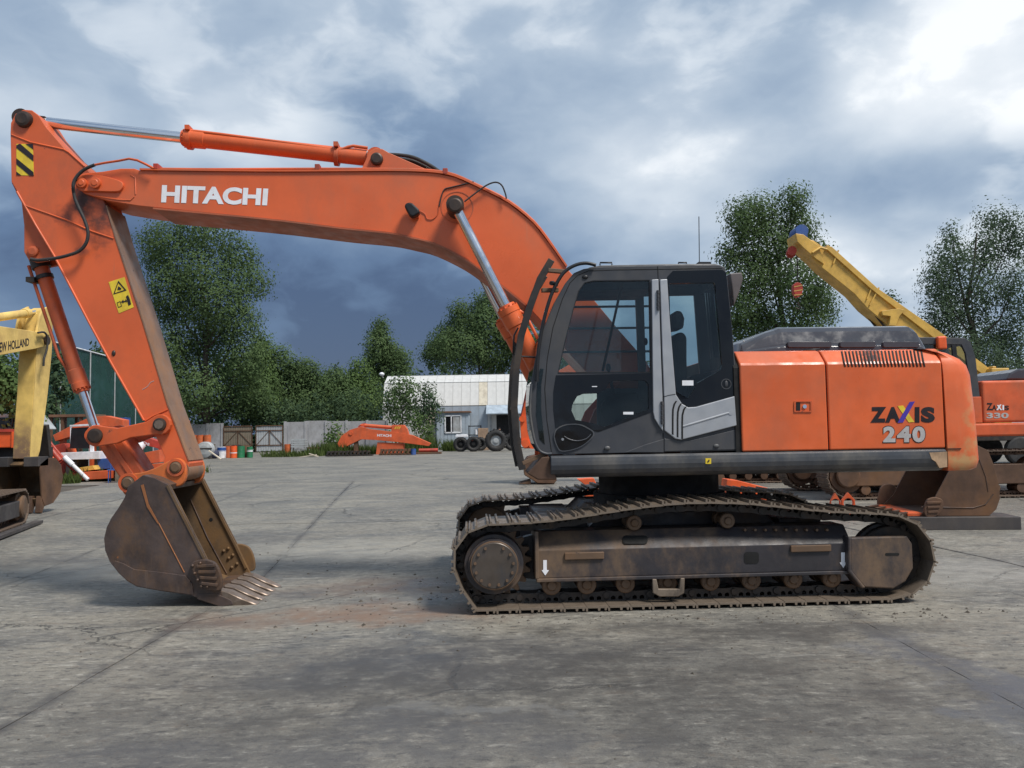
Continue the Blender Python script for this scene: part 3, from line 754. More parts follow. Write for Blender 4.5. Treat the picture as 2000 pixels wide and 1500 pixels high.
# latch
mb = MB(); mb.plate(UF.P(rrect(1551, 783, 1586, 805, 2), VE-.006), [UF.P(rrect(1554, 785, 1583, 803, 2), VE-.006)], VE-.008, VE+.002); la = upp(mb, 'door_latch', 'orange_old', 0, d1)
mb = MB(); mb.prism(UF.P([(1555, 786), (1563, 786), (1563, 802), (1555, 802)], VE-.003), VE-.004, VE+.002); upp(mb, 'latch_recess', 'seal', 0, d1)
mb = MB(); c = UF.p(1571, 794, VE); mb.cyl((c[0], VE-.01, c[1]), (c[0], VE+.002, c[1]), .018, n=14); upp(mb, 'lock', 'chrome', 0, d1)
# vent slots over the rear door edge: raised dark strips, recess shade put in colour
for k in range(23):
    px = 1641+k*7.05; mb = MB()
    a0, a1 = UF.p(px+8, 716, VE), UF.p(px+11, 716, VE)
    b0, b1 = UF.p(px+6.5, 712, VE), UF.p(px+9.5, 712, VE)
    c0, c1 = UF.p(px, 690, VE+.14), UF.p(px+3.2, 690, VE+.14)
    z3 = ztop-.016
    e = .004
    vs_ = [(a0[0], VE-e, a0[1]), (a1[0], VE-e, a1[1]), (b0[0], VE-e, zc0-.006), (b1[0], VE-e, zc0-.006), (b0[0], VE+.008-e, zc0+.014), (b1[0], VE+.008-e, zc0+.014), (c0[0], VE+.128-e, z3+e), (c1[0], VE+.128-e, z3+e)]
    vb = [(x, y+.02, z-.01) for x, y, z in vs_]
    fs = [(0, 1, 3, 2), (2, 3, 5, 4), (4, 5, 7, 6)]
    mb.add(vs_+vb, fs+[tuple(i+8 for i in reversed(f)) for f in fs]+[(0, 2, 10, 8), (2, 4, 12, 10), (4, 6, 14, 12), (1, 9, 11, 3), (3, 11, 13, 5), (5, 13, 15, 7), (0, 8, 9, 1), (6, 7, 15, 14)])
    upp(mb, 'vent_slot', 'seal', 0, d2)
# soot on the slots
# lettering on the rear door
lv = VE-.003
def uq(x0, y0, x1, y1, v, sl=0.0): return UF.P([(x0, y1), (x1, y1-(x1-x0)*.012), (x1+sl, y0-(x1-x0)*.012), (x0+sl, y0)], v)
for ch, x0, x1 in (('Z', 1700, 1731), ('A', 1729, 1759), ('I', 1787, 1796), ('S', 1799, 1826)):
    lettering(ch, uq(x0, 795, x1, 825.5, lv), lv, M['black_letter'], d2, .06)
mb = MB(); mb.prism(UF.P([(1753, 793), (1764, 792), (1786, 824), (1775, 825)], lv), lv, lv+.003); upp(mb, 'yellow_stroke', 'decal_yellow', 0, d2)
mb = MB(); mb.prism(UF.P([(1777, 785), (1787, 784), (1764, 825), (1753, 826)], lv-.002), lv-.002, lv+.001); upp(mb, 'blue_stroke', 'decal_blue', 0, d2)
for ch, x0, x1 in (('2', 1725, 1749), ('4', 1752, 1779), ('0', 1782, 1807)):
    lettering(ch, uq(x0, 833, x1, 864, lv), lv, M['black_letter'], d2, .05, .002, grow=.05)
    lettering(ch, uq(x0, 833, x1, 864, lv-.003), lv-.003, M['silver_letter'], d2, .05, .002)
# counterweight: plan outline with rounded corners, side profile rounded on top
uc0 = ue2+.004; uc1 = UF.p(1892, 850, VE+.30)[0]
def cw_ring(z, inset, top=0.0):
    pts = []
    u1 = uc1-inset
    pts.append((uc0, VE-.012+inset*.35))
    n = 9
    for i in range(n+1):                             # near rear corner
        a = -math.pi/2+math.pi/2*i/n
        pts.append((u1-.20+.20*math.cos(a), VE-.012+inset*.35+.30+.30*math.sin(a)))
    for i in range(1, 8): pts.append((u1+.06*math.sin(math.pi*i/8), VE+.29+(2.24)*i/8))
    for i in range(n+1):
        a = math.pi/2*i/n
        pts.append((u1-.20+.20*math.cos(a), 2.83-inset*.35-.30+.30*math.sin(a)))
    pts.append((uc0, 2.83-inset*.35))
    return [(a, b, z) for a, b in pts]
zcb = UF.p(1870, 919, VE)[1]; zct = UF.p(1850, 682, VE+.17)[1]
rings = [cw_ring(zcb, .06), cw_ring(zcb+.02, .02), cw_ring(zcb+.09, 0), cw_ring(zcb+.5, .012), cw_ring(zc0-.12, .035), cw_ring(zc0-.03, .06), cw_ring(zc0+.03, .11), cw_ring(zct-.04, .21), cw_ring(zct-.01, .30), cw_ring(zct, .38)]
mb = MB(); n = len(rings[0]); vs_ = [q for r in rings for q in r]
fs = [(j*n+i, j*n+i+1, (j+1)*n+i+1, (j+1)*n+i) for j in range(len(rings)-1) for i in range(n-1)]
mb.add(vs_, fs, True); mb.add(rings[0], [tuple(range(n))]); mb.add(rings[-1], [tuple(range(n))])
mb.add(vs_, [tuple([j*n for j in range(len(rings))]+[j*n+n-1 for j in range(len(rings)-1, -1, -1)])])
_a = UF.p(1880, 893, VE); _b = UF.p(1894, 800, VE+.1)
CW_MAT = pmat('scuffed_counterweight_paint', (.66, .125, .036), .4, dirt=(.5, .14, .06), damt=.55, chips=(.50, .32, .14), camt=.3, csc=7, var=.1, speck=OS,
              stains=(((_a[0]+.5, VE+.55, _a[1]+.5), (.30, .6, .14), (.46, .30, .13), .85), ((_b[0]+.5, VE+.6, _b[1]+.5), (.10, .5, .45), (.52, .24, .10), .6)))
cw = upp(mb, 'counterweight', CW_MAT)
mb = MB(); mb.xprism([(VE-.02, zst-.004), (VE-.02, zst+.004), (VE+.0, zst+.004), (VE+.0, zst-.004)], uc0, uc0+.12); upp(mb, 'panel_seam', 'seal', 0, cw)
# engine hood: dark moulded cover on top
VH0, VH1 = .72, 2.2
hp = UF.P([(1440, 690), (1446, 660), (1496, 642), (1524, 637), (1783, 635), (1797, 655), (1811, 690)], VH0+.1)
zh = hp[3][1]; zb_ = ztop-.01
def hood_ring(u, hgt):                              # cross-section in v at station u
    k = hgt
    return [(u, VH0, zb_), (u, VH0+.01, zb_+k*.30), (u, VH0+.03, zb_+k*.36), (u, VH0+.035, zb_+k*.42), (u, VH0+.08, zb_+k*.80), (u, VH0+.13, zb_+k*.94), (u, VH0+.2, zb_+k), (u, VH1-.2, zb_+k), (u, VH1-.03, zb_+k*.6), (u, VH1, zb_)]
H_ = zh-zb_
st = [(hp[0][0], .15), (hp[1][0], H_*.50/H_), (hp[2][0], .84), (hp[3][0]-.05, .93), (hp[3][0], 1.0), (hp[4][0]-.03, 1.0), (hp[4][0]+.02, .9), (hp[5][0], .55), (hp[6][0], .06)]
mb = MB(); rr = [hood_ring(u, H_*k) for u, k in st]; n = len(rr[0]); vs_ = [q for r in rr for q in r]
mb.add(vs_, [(j*n+i, j*n+i+1, (j+1)*n+i+1, (j+1)*n+i) for j in range(len(rr)-1) for i in range(n-1)])
mb.add(rr[0], [tuple(range(n))]); mb.add(rr[-1], [tuple(range(n))])
hd = upp(mb, 'engine_hood', 'hood', .012, seg=3)
for a, b in ((1538, 1624), (1640, 1710), (1724, 1795)):   # moulded panels along the lower edge
    mb = MB(); mb.prism(UF.P(rrect(a, 667, b, 679, 4), VH0), VH0-.012, VH0+.03); upp(mb, 'hood_moulding', 'hood', .006, hd)
for k in range(4):                                   # ribs on the sloping front
    u = hp[1][0]+(hp[3][0]-hp[1][0])*(k+.3)/4; mb = MB()
    z = zb_+H_*(.50+.43*(k+.3)/4); mb.bar((u, VH0+.05, zb_+.02), (u+.02, VH0+.15, z+.004), .02, .02); upp(mb, 'hood_rib', 'hood', .004, hd)
for a in (1585, 1755):
    mb = MB(); c0, c1 = UF.q(a-16, 684, VE+.2), UF.q(a+16, 682, VE+.2)
    mb.tube([c0-Vector((0, 0, .03)), c0, c1, c1-Vector((0, 0, .03))], .008, 6); upp(mb, 'hood_handle', 'black', 0, hd)
# exhaust / far-side handrail omitted from sight; rear view lamp box behind the cab
# ---- cab --------------------------------------------------------------
VC, VCF = .17, .93                                  # near and far faces of the cab
cab_px = [(1076, 888), (1058, 885), (1047, 868), (1040, 840), (1036, 790), (1038, 745), (1046, 700), (1060, 645), (1082, 592), (1104, 553), (1121, 533), (1140, 525), (1164, 521),
          (1300, 518), (1405, 517), (1416, 522), (1421, 545), (1430, 640), (1439, 750), (1446, 880)]
win_a = [(1091, 727), (1106, 660), (1121, 602), (1131, 568), (1142, 553), (1160, 549), (1268, 548), (1271, 726)]
win_b = [(1116, 802), (1118, 790), (1127, 774), (1140, 769), (1169, 768), (1183, 761), (1190, 747), (1204, 743), (1260, 743), (1267, 750), (1267, 799), (1180, 834), (1156, 826), (1124, 820)]
win_c = [(1307, 554), (1394, 552), (1397, 556), (1410, 712), (1406, 724), (1362, 748), (1352, 768), (1344, 778), (1326, 781), (1320, 765), (1309, 640)]
cp = lambda pts, v=VC: UF.P(pts, v)
mb = MB(); mb.plate(cp(cab_px), [cp(win_a), cp(win_b), cp(win_c)], VC, VC+.05)
# recess line of the far side: same outline, large window
far_w = [(1094, 750), (1106, 660), (1121, 600), (1136, 560), (1160, 550), (1272, 548), (1280, 750)]
far_w3 = [(1108, 765), (1190, 760), (1190, 835), (1120, 835)]
far_w2 = [(1290, 552), (1398, 550), (1412, 735), (1296, 745)]
co_ = cp(cab_px)
mb.plate(co_, [cp(far_w), cp(far_w2), cp(far_w3)], VCF-.04, VCF)
cab = upp(mb, 'cab', 'grey', .006)
# roof, rear wall, floor as sheets between the two sides
ro = cp([(1121, 533), (1140, 525), (1164, 521), (1300, 518), (1405, 517), (1416, 522)])
mb = MB(); mb.strip(ro, VC+.05, VCF-.04, .06); upp(mb, 'roof', 'grey', 0, cab)
mb = MB(); ro2 = cp([(1150, 521), (1175, 516.5), (1300, 514), (1400, 513.5), (1412, 518)]); mb.prism(ro2, VC+.03, VCF-.03); upp(mb, 'roof_panel', 'skirt', .012, cab)
mb = MB(); mb.strip(cp([(1416, 522), (1421, 545)]), VC+.05, VCF-.04, .05); mb.strip(cp([(1436, 715), (1446, 880)]), VC+.05, VCF-.04, .05); upp(mb, 'rear_wall', 'grey', 0, cab)
mb = MB(); mb.strip(cp([(1421, 545), (1436, 715)]), VC+.05, VCF-.04, .012); upp(mb, 'rear_pane', 'glass', 0, cab)
mb = MB(); f0 = cp([(1076, 880), (1446, 872), (1446, 880), (1076, 888)]); mb.prism(f0, VC+.05, VCF-.04); upp(mb, 'floor_panel', 'dark', 0, cab)
mb = MB(); mb.strip(cp([(1047, 868), (1040, 840), (1036, 790), (1038, 745)][::-1])[::-1], VC+.05, VCF-.04, .012); upp(mb, 'front_lower_pane', 'glass', 0, cab)
mb = MB(); mb.strip(cp([(1038, 745), (1046, 700), (1060, 645), (1082, 592), (1104, 553), (1121, 533)]), VC+.05, VCF-.04, .012); upp(mb, 'front_pane', 'glass', 0, cab)
# the clear lower front corner strip beside the pillar
mb = MB(); mb.prism(cp([(1049, 750), (1055, 720), (1062, 720), (1057, 752), (1057, 800), (1064, 868), (1054, 858), (1047, 810)]), VC-.004, VC-.001); upp(mb, 'corner_strip', 'glass_dk', 0, cab)
# panes
mb = MB(); mb.prism(cp(win_a), VC+.012, VC+.018); pa = upp(mb, 'door_pane', 'glass', 0, cab)
mb = MB(); mb.prism(cp(win_b), VC+.012, VC+.018); upp(mb, 'lower_pane', 'glass_dk', 0, cab)
mb = MB(); mb.prism(cp(win_c), VC+.012, VC+.018); upp(mb, 'rear_side_pane', 'glass', 0, cab)
mb = MB(); mb.prism(cp(far_w), VCF-.03, VCF-.024); upp(mb, 'far_side_pane', 'glass', 0, cab)
mb = MB(); mb.prism(cp(far_w2), VCF-.03, VCF-.024); upp(mb, 'far_rear_pane', 'glass', 0, cab)
# black-printed glass borders
mb = MB(); mb.plate(cp([(1086, 733), (1272, 729), (1274, 804), (1170, 843), (1160, 842), (1145, 832), (1125, 826), (1105, 827), (1085, 836), (1081, 800), (1081, 765)]), [cp(win_b)], VC-.004, VC+.01)
upp(mb, 'door_glass_border', 'blackglass', 0, cab)
mb = MB(); mb.plate(cp([(1303, 541), (1314, 529), (1411, 527), (1418, 533), (1429, 640), (1437, 772), (1358, 793), (1343, 794), (1331, 787), (1321, 770), (1308, 624)]), [cp(win_c)], VC-.004, VC+.01)
upp(mb, 'rear_glass_border', 'blackglass', 0, cab)
c = UF.p(1418, 750, VC); mb = MB(); mb.plate(circ(c, .048, 20), [circ(c, .040, 20)], VC-.008, VC-.004); mb.ball((c[0], VC-.006, c[1]), (.016, .006, .03)); upp(mb, 'key_lock', 'grey', 0, cab)
wf = cp(win_a); wfo = [(a+(a-cp([(1190, 640)])[0][0])*.012, b+(b-cp([(1190, 640)])[0][1])*.018) for a, b in wf]
mb = MB(); mb.plate(wfo, [wf], VC-.004, VC+.008); upp(mb, 'window_seal', 'black', 0, cab)
# sliding window post and catch
mb = MB(); mb.bar(UF.q(1215, 553, VC+.02), UF.q(1177, 725, VC+.02), .012, .022); upp(mb, 'window_post', 'black', 0, cab)
mb = MB(); q = UF.q(1261, 667, VC+.03); mb.ball(q, (.02, .015, .035)); upp(mb, 'window_catch', 'black', 0, cab)
# mirror-like oval in the lower corner of the door
ov = sm2([(1081, 852), (1086, 838), (1104, 829), (1130, 828), (1148, 835), (1161, 846), (1150, 862), (1128, 876), (1097, 882), (1086, 870), (1081, 852)], 4)[:-1]
cxo, cyo = 1115, 856
ovi = [(cxo+(a-cxo)*.94, cyo+(b-cyo)*.93) for a, b in ov]
mb = MB(); mb.plate(cp(ov), [cp(ovi)], VC-.012, VC+.004); upp(mb, 'door_corner_rim', 'skirt', 0, cab)
mb = MB(); mb.prism(cp(ovi), VC-.006, VC+.004); upp(mb, 'door_corner_glass', 'blackglass', 0, cab)
mb = MB(); q = UF.q(1099, 858, VC-.008); mb.cyl(q, q+Vector((0, .006, 0)), .012, n=12); upp(mb, 'rivet', 'chrome', 0, cab)
mb = MB(); mb.tube([UF.q(a, b, VC-.010) for a, b in sm2([(1102, 852), (1112, 858), (1128, 861), (1145, 857), (1154, 848)], 4)], .005, 6); upp(mb, 'oval_trim', 'skirt', 0, cab)
# silver pillar in two pieces with hinges
sl = [(1272, 547), (1285, 546), (1290, 700), (1293, 774), (1294, 842), (1286, 831), (1278, 818), (1275, 805)]
mb = MB(); mb.prism(cp(sl), VC-.022, VC+.006); upp(mb, 'silver_pillar', 'silver', .005, cab)
sr = [(1288, 547), (1302, 546), (1307, 624), (1319, 771), (1331, 789), (1343, 796), (1358, 795), (1433, 774), (1437, 831), (1329, 859), (1318, 857), (1297, 841), (1296, 776), (1293, 700)]
mb = MB(); mb.prism(cp(sr), VC-.026, VC+.006); spn = upp(mb, 'silver_panel', 'silver', .006, cab)
mb = MB(); mb.tube([UF.q(a, b, VC-.0265) for a, b in ((1296, 775), (1306, 772), (1319, 770))], .003, 6); upp(mb, 'panel_joint', 'seal', 0, cab)
for x, y0, y1 in ((1312, 783, 848), (1321.5, 788, 853), (1330.5, 794, 857)):
    pts = [(x+7, y0), (x+3, y0+6), (x+.5, y0+16), (x, y0+30), (x, y1)]
    pts = pts+[(a+3.2, b+(1 if i else 0)) for i, (a, b) in reversed(list(enumerate(pts)))]
    mb = MB(); mb.prism(cp(pts, VC-.02), VC-.0285, VC); upp(mb, 'panel_slot', 'seal', 0, cab)
mb = MB(); a, b = UF.q(1333, 833, VC-.022), UF.q(1424, 806, VC-.022); mb.bar(a, b, .02, .018); upp(mb, 'panel_groove', 'silver', .006, cab)
mb = MB(); q = UF.q(1427, 806, VC-.03); mb.cyl(q, q+Vector((0, .02, 0)), .02, n=16); upp(mb, 'door_knob', 'silver', .003, cab)
for y0, y1 in ((567, 607), (784, 830)):
    mb = MB(); x = 1285 if y0 < 700 else 1293
    for k in range(5):
        ya, yb_ = y0+(y1-y0)*k/5, y0+(y1-y0)*(k+.86)/5
        mb.cyl(UF.q(x, ya, VC-.03), UF.q(x+.6, yb_, VC-.03), .013, n=10)
    upp(mb, 'door_hinge', 'grey', 0, cab)
# door seams, screws and crease in the lower panels
mb = MB(); mb.tube([UF.q(a, b, VC+.001) for a, b in ((1284.5, 520), (1285.5, 546))], .004, 6); mb.tube([UF.q(a, b, VC+.001) for a, b in ((1295, 845), (1296, 884))], .004, 6); upp(mb, 'door_seam', 'seal', 0, cab)
mb = MB(); mb.tube([UF.q(a, b, VC+.001) for a, b in ((1069, 700), (1080, 640), (1098, 585), (1113, 553), (1128, 538), (1150, 529), (1200, 527), (1410, 524))], .004, 6); upp(mb, 'roof_seam', 'seal', 0, cab)
mb = MB(); mb.tube([UF.q(a, b, VC+.001) for a, b in ((1069, 700), (1064, 760), (1068, 820), (1078, 888))], .004, 6); upp(mb, 'pillar_seam', 'seal', 0, cab)
mb = MB(); a = cp([(1218, 884), (1260, 868), (1296, 857), (1296, 884)]); mb.prism(a, VC-.008, VC+.004); a2 = cp([(1297, 856), (1340, 862), (1440, 838), (1445, 878), (1297, 882)]); mb.prism(a2, VC-.008, VC+.004); upp(mb, 'lower_panel', 'grey', .006, cab)
for x, y in ((1186, 875), (1399, 871)):
    mb = MB(); q = UF.q(x, y, VC-.012); mb.ball(q, (.028, .012, .018)); upp(mb, 'bolt_cap', 'skirt', 0, cab)
mb = MB(); q = UF.q(1143, 541, VC-.004); mb.ball(q, (.028, .010, .018)); upp(mb, 'pillar_cap', 'black', 0, cab)
for x, y, wdt, hgt, mt in ((1343, 748, 22, 10, 'letter'), (1227, 807, 20, 5, 'letter'), (1161, 755, 10, 1.6, 'letter')):
    mb = MB(); mb.prism(cp([(x-wdt/2, y-hgt/2), (x+wdt/2, y-hgt/2), (x+wdt/2, y+hgt/2), (x-wdt/2, y+hgt/2)]), VC-.0065, VC-.004); upp(mb, 'window_sticker', mt, 0, cab)
# far side window bars
for y in (598, 640, 686):
    mb = MB(); mb.tube([UF.q(1085, y+2, VCF+.05), UF.q(1268, y, VCF+.05)], .012, 8); upp(mb, 'window_bar', 'black', 0, cab)
# hand grips and antenna on the roof
for x0, x1 in ((1172, 1195), (1325, 1341)):
    mb = MB(); z = .0
    mb.tube([UF.q(x0, 518, VC+.2), UF.q(x0, 513, VC+.2), UF.q(x1, 513, VC+.2), UF.q(x1, 518, VC+.2)], .008, 6); upp(mb, 'roof_grip', 'black', 0, cab)
mb = MB(); mb.prism(cp([(1358, 517), (1362, 513), (1386, 513), (1387, 517)], VC+.3), VC+.26, VC+.34); mb.tube([UF.q(1366, 515, VC+.3), UF.q(1365, 423, VC+.3)], .004, 6); upp(mb, 'radio_antenna', 'black', 0, cab)
# seat and controls inside
sx = lambda pts, v: UF.P(pts, v)
mb = MB(); mb.prism(sx([(1298, 790), (1305, 700), (1312, 655), (1328, 650), (1336, 660), (1336, 700), (1338, 790)], .5), .38, .80); seat = upp(mb, 'seat', 'seatm', .05, seg=3)
mb = MB(); mb.prism(sx([(1314, 645), (1313, 615), (1320, 606), (1332, 608), (1337, 622), (1335, 642)], .5), .48, .70); upp(mb, 'headrest', 'seatm', .04, seat, 3)
mb = MB(); mb.prism(sx([(1180, 880), (1195, 800), (1215, 782), (1300, 778), (1345, 790), (1345, 880)], .5), .34, .84); upp(mb, 'seat_base', 'seatm', .03, seat, 3)
mb = MB(); mb.prism(sx([(1170, 800), (1180, 775), (1200, 770), (1240, 765), (1250, 790), (1230, 880), (1190, 880)], .4), .30, .40); upp(mb, 'control_console', 'dark', .02, seat)
mb = MB(); mb.tube([sm for sm in [UF.q(1200, 775, .36), UF.q(1192, 740, .36), UF.q(1188, 720, .36)]], .014, 8); mb.ball(UF.q(1188, 718, .36), (.025, .025, .04)); upp(mb, 'control_lever', 'black', 0, seat)
mb = MB(); mb.prism(sx([(1340, 790), (1345, 735), (1440, 715), (1446, 790)], .8), .74, .92); upp(mb, 'rear_shelf', 'dark', .02, seat)
mb = MB(); mb.prism(sx([(1130, 562), (1262, 560), (1262, 575), (1128, 577)], .6), .30, .94); upp(mb, 'sun_blind', 'dark', .01, cab)
# handrail bar up the front pillar and over the roof edge
hr = sm2([(1049, 745), (1051, 690), (1061, 630), (1076, 578), (1092, 545), (1106, 528), (1126, 517), (1146, 514), (1164, 518)], 4)
mb = MB(); mb.tube([UF.q(a, b, VC-.03) for a, b in hr], .016, 8); upp(mb, 'pillar_handrail', 'black', 0, cab)
# lower front grab rail
mb = MB(); mb.tube([UF.q(a, b, VC-.01) for a, b in sm2([(1038, 750), (1035, 800), (1042, 852), (1052, 878), (1066, 886), (1078, 886)], 4)], .012, 8); upp(mb, 'front_trim', 'skirt', 0, cab)
mb = MB(); mb.tube([UF.q(a, b, VC+.05) for a, b in ((1050, 698), (1016, 696), (1002, 692), (1004, 655), (1012, 640))], .008, 6); upp(mb, 'mirror_arm', 'black', 0, cab)
# ---- front guard: two posts with rungs standing off the cab
gpx = [(1077, 508), (1055, 545), (1035, 600), (1018, 655), (1008, 720), (1004, 795), (1010, 868), (1020, 915)]
mb = MB()
gp3 = [UF.q(a, b, VC+.02) for a, b in gpx]
for i in range(len(gp3)-1): mb.bar(gp3[i], gp3[i+1]+(gp3[i+1]-gp3[i]).normalized()*.01, .045, .062)
grd = upp(mb, 'front_guard', 'steel', .004)
dv = Vector((0, VCF-VC-.04, 0))
mb = MB()
for i in range(len(gp3)-1): mb.bar(gp3[i]+dv, gp3[i+1]+dv+(gp3[i+1]-gp3[i]).normalized()*.01, .045, .062)
upp(mb, 'guard_post', 'steel', .004, grd)
for i in (1, 3, 5, 7):
    mb = MB(); mb.tube([gp3[i], gp3[i]+dv], .014, 6); upp(mb, 'guard_rung', 'steel', 0, grd)
for a, b in (((1070, 528), (1104, 531)), ((1058, 567), (1090, 567)), ((1020, 905), (1066, 886))):
    mb = MB(); mb.bar(UF.q(*a, VC+.02), UF.q(*b, VC+.04), .05, .035); upp(mb, 'guard_bracket', 'hub', .003, grd)
mb = MB(); mb.tube([UF.q(1081, 553, VC-.02), UF.q(1076, 553, VC-.05)], .02, 8); mb.bar(UF.q(1076, 553, VC), UF.q(1090, 556, VC), .03, .03); upp(mb, 'guard_clamp', 'black', 0, grd)
# rear lamp box on the back of the cab
mb = MB(); mb.prism(UF.P([(1420, 537), (1444, 535), (1446, 548), (1438, 575), (1428, 600), (1424, 560)], .5), .42, .62); upp(mb, 'rear_work_lamp', pmat('brown_plastic', (.10, .085, .085), .5), .01)
# ---- front step / bucket of trim under the cab's nose
mb = MB(); mb.prism(UF.P([(1030, 925), (1058, 893), (1072, 891), (1088, 937), (1050, 937)], VS+.06), VS+.05, VS+.5); upp(mb, 'front_corner_plate', 'rust_far', .01)
# hinge row down the deck front
# ------------------------------------------------------------------ boom
VB0, VB1 = 1.05, 1.60
top_b = [(150, 352), (154, 343), (165, 338), (200, 335), (236, 329), (262, 329), (274, 333), (420, 335), (550, 336), (700, 335), (790, 335), (850, 338), (889, 346), (940, 369), (994, 397), (1042, 436), (1075, 478), (1105, 521), (1157, 582), (1210, 646), (1262, 705), (1278, 735)]
bot_b = [(1268, 765), (1235, 782), (1185, 768), (1120, 700), (1060, 630), (1028, 595), (1000, 572), (955, 537), (910, 505), (850, 475), (805, 463), (760, 454), (670, 445), (549, 430), (420, 417), (270, 402), (210, 392), (165, 378), (151, 367)]
bo = UF.P(top_b+bot_b, VB0)
mb = MB(); mb.prism(bo, VB0, VB1)
BO_MAT = pmat('boom_orange_paint', (.675, .122, .034), .34, speck=((.09, .045, .035), .45, .6, (.58, .17, .08)), dirt=(.44, .125, .06), damt=.7, dsc=.8, chips=(.10, .05, .035), camt=.10, csc=6, var=.13, vs_=.9, bump=.02)
boom = upp(mb, 'boom', BO_MAT, .006)
# cut-back fork: arm sits between; recess under the fork is read from the separate fork plates
for v0, v1 in ((VB0-.03, VB0), (VB1, VB1+.03)):
    mb = MB(); mb.prism(UF.P(sm2([(147, 358), (150, 347), (160, 341), (175, 341), (200, 343), (232, 352), (240, 360), (236, 370), (225, 374), (180, 373), (160, 373), (149, 366), (147, 358)], 4)[:-1], VB0-.03), v0, v1)
    upp(mb, 'fork_boss', BO_MAT, .006, boom)
mb = MB(); mb.tube([UF.q(a, b, VB0) for a, b in ((186, 383), (230, 390), (255, 391), (262, 384))], .008, 6); mb.tube([UF.q(a, b, VB0) for a, b in ((255, 342), (264, 347), (265, 380))], .007, 6); upp(mb, 'fork_weld', BO_MAT, 0, boom)
for px, py, r in ((187, 358, .055), (161, 358, .05)):
    mb = MB(); c = UF.p(px, py, VB0-.03); mb.rod(Vector((c[0], VB0-.065, c[1])), Vector((c[0], VB1+.06, c[1])), [(0, r*.5), (.006, r*.62), (.008, r*.95), (.02, r), (.05, r), (VB1-VB0+.1, r)], 20); upp(mb, 'boom_pin', 'orange_old', 0, boom)
# flanges: lips along the top and the bottom edge
tl = sm2([(274, 333), (420, 335), (550, 336), (700, 335), (790, 335), (850, 338), (889, 346), (940, 369), (994, 397), (1042, 436), (1075, 478), (1105, 521)], 3)
mb = MB(); mb.strip(UF.P(tl, VB0), VB0-.018, VB1+.018, -.018); upp(mb, 'top_flange', BO_MAT, 0, boom)
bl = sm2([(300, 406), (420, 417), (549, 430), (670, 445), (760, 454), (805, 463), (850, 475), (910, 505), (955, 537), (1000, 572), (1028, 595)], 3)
mb = MB(); mb.strip(UF.P(bl, VB0), VB0-.014, VB1+.014, .016); upp(mb, 'bottom_flange', pmat('boom_belly_shade_paint', (.42, .10, .04), .5, dirt=(.22, .11, .07), damt=.6, dsc=1.5), 0, boom)  # underside shade painted in as a duller, browner orange
# nose of the boom underneath
lettering('HITACHI', UF.P([(314.5, 395.5), (521.5, 401.5), (524, 368), (316.5, 361)], VB0-.003), VB0-.003, M['letter'], boom, .042)
# hydraulic lines along the top
for dv_, dz in ((.03, .03), (.13, .032), (.24, .03)):
    pts = sm2([(303, 330), (420, 331), (620, 330), (790, 331), (850, 334), (889, 342), (940, 365), (994, 393), (1042, 432), (1075, 474), (1100, 512)], 3)
    mb = MB(); mb.tube([UF.q(a, b, VB0+.02)+Vector((0, dv_, dz*.35)) for a, b in pts], .014, 6); upp(mb, 'hydraulic_line', 'orange_old', 0, boom)
for px, py in ((309, 329), (622, 330), (870, 338)):
    mb = MB(); q = UF.q(px, py, VB0+.05); mb.box(q+Vector((0, .06, 0)), (.05, .26, .06)); upp(mb, 'line_clamp', 'red', .006, boom)
# pivot boss of the lift cylinder and its grease hose
c = UF.p(893, 405, VB0)
mb = MB(); mb.plate(circ(c, .165, 32), [circ(c, .155, 32)], VB0-.004, VB0+.002); upp(mb, 'boss_ring', 'orange_old', 0, boom)
c2 = UF.p(889, 402, VB0-.2)
mb = MB(); mb.rod(Vector((c2[0], VB0-.24, c2[1])), Vector((c2[0], VB1+.24, c2[1])), [(0, .055), (.01, .07), (.03, .075), (.2, .078), (VB1-VB0+.48, .078)], 20); upp(mb, 'lift_pin', 'pin', 0, boom)
mb = MB(); mb.tube([UF.q(a, b, VB0-.05) for a, b in sm2([(907, 394), (925, 380), (950, 362), (968, 356), (980, 362), (987, 378), (989, 388)], 4)], .008, 6); upp(mb, 'grease_hose', 'rubber', 0, boom)
mb = MB(); mb.tube([UF.q(a, b, VB0-.008) for a, b in sm2([(858, 403), (862, 384), (868, 370), (880, 366), (905, 360), (925, 355)], 4)], .007, 6); upp(mb, 'lamp_cable', 'rubber', 0, boom)
mb = MB(); mb.tube([UF.q(a, b, VB0-.006) for a, b in sm2([(820, 412), (830, 418), (834, 427), (845, 428), (855, 418), (857, 403)], 4)], .004, 6); upp(mb, 'lamp_cable', 'orange_old', 0, boom)
# work lamp on the boom side
mb = MB(); lp = [(790, 404), (793, 398), (800, 396), (806, 398), (819, 410), (820, 417), (807, 425), (800, 422)]
mb.prism(UF.P(lp, VB0-.1), VB0-.13, VB0-.03); lm_ = upp(mb, 'boom_lamp', 'black', .02, boom, 3)
mb = MB(); q = UF.q(812, 423, VB0-.02); mb.box(q+Vector((0, 0, .0)), (.06, .06, .03)); upp(mb, 'lamp_bracket', 'orange_old', 0, boom)
# ears for the arm cylinder
ep = UF.P([(705, 336), (716, 312), (722, 298), (734, 291), (748, 293), (760, 300), (830, 331), (836, 337)], VB0+.14)
for v0 in (VB0+.11, VB1-.16):
    mb = MB(); mb.prism(ep, v0, v0+.05); upp(mb, 'cylinder_ear', BO_MAT, .005, boom)
c = UF.p(736, 311, VB0+.1)
mb = MB(); mb.rod(Vector((c[0], VB0+.06, c[1])), Vector((c[0], VB1-.06, c[1])), [(0, .045), (.008, .06), (.03, .064), (VB1-VB0-.12, .064)], 20); upp(mb, 'ear_pin', 'pin', 0, boom)
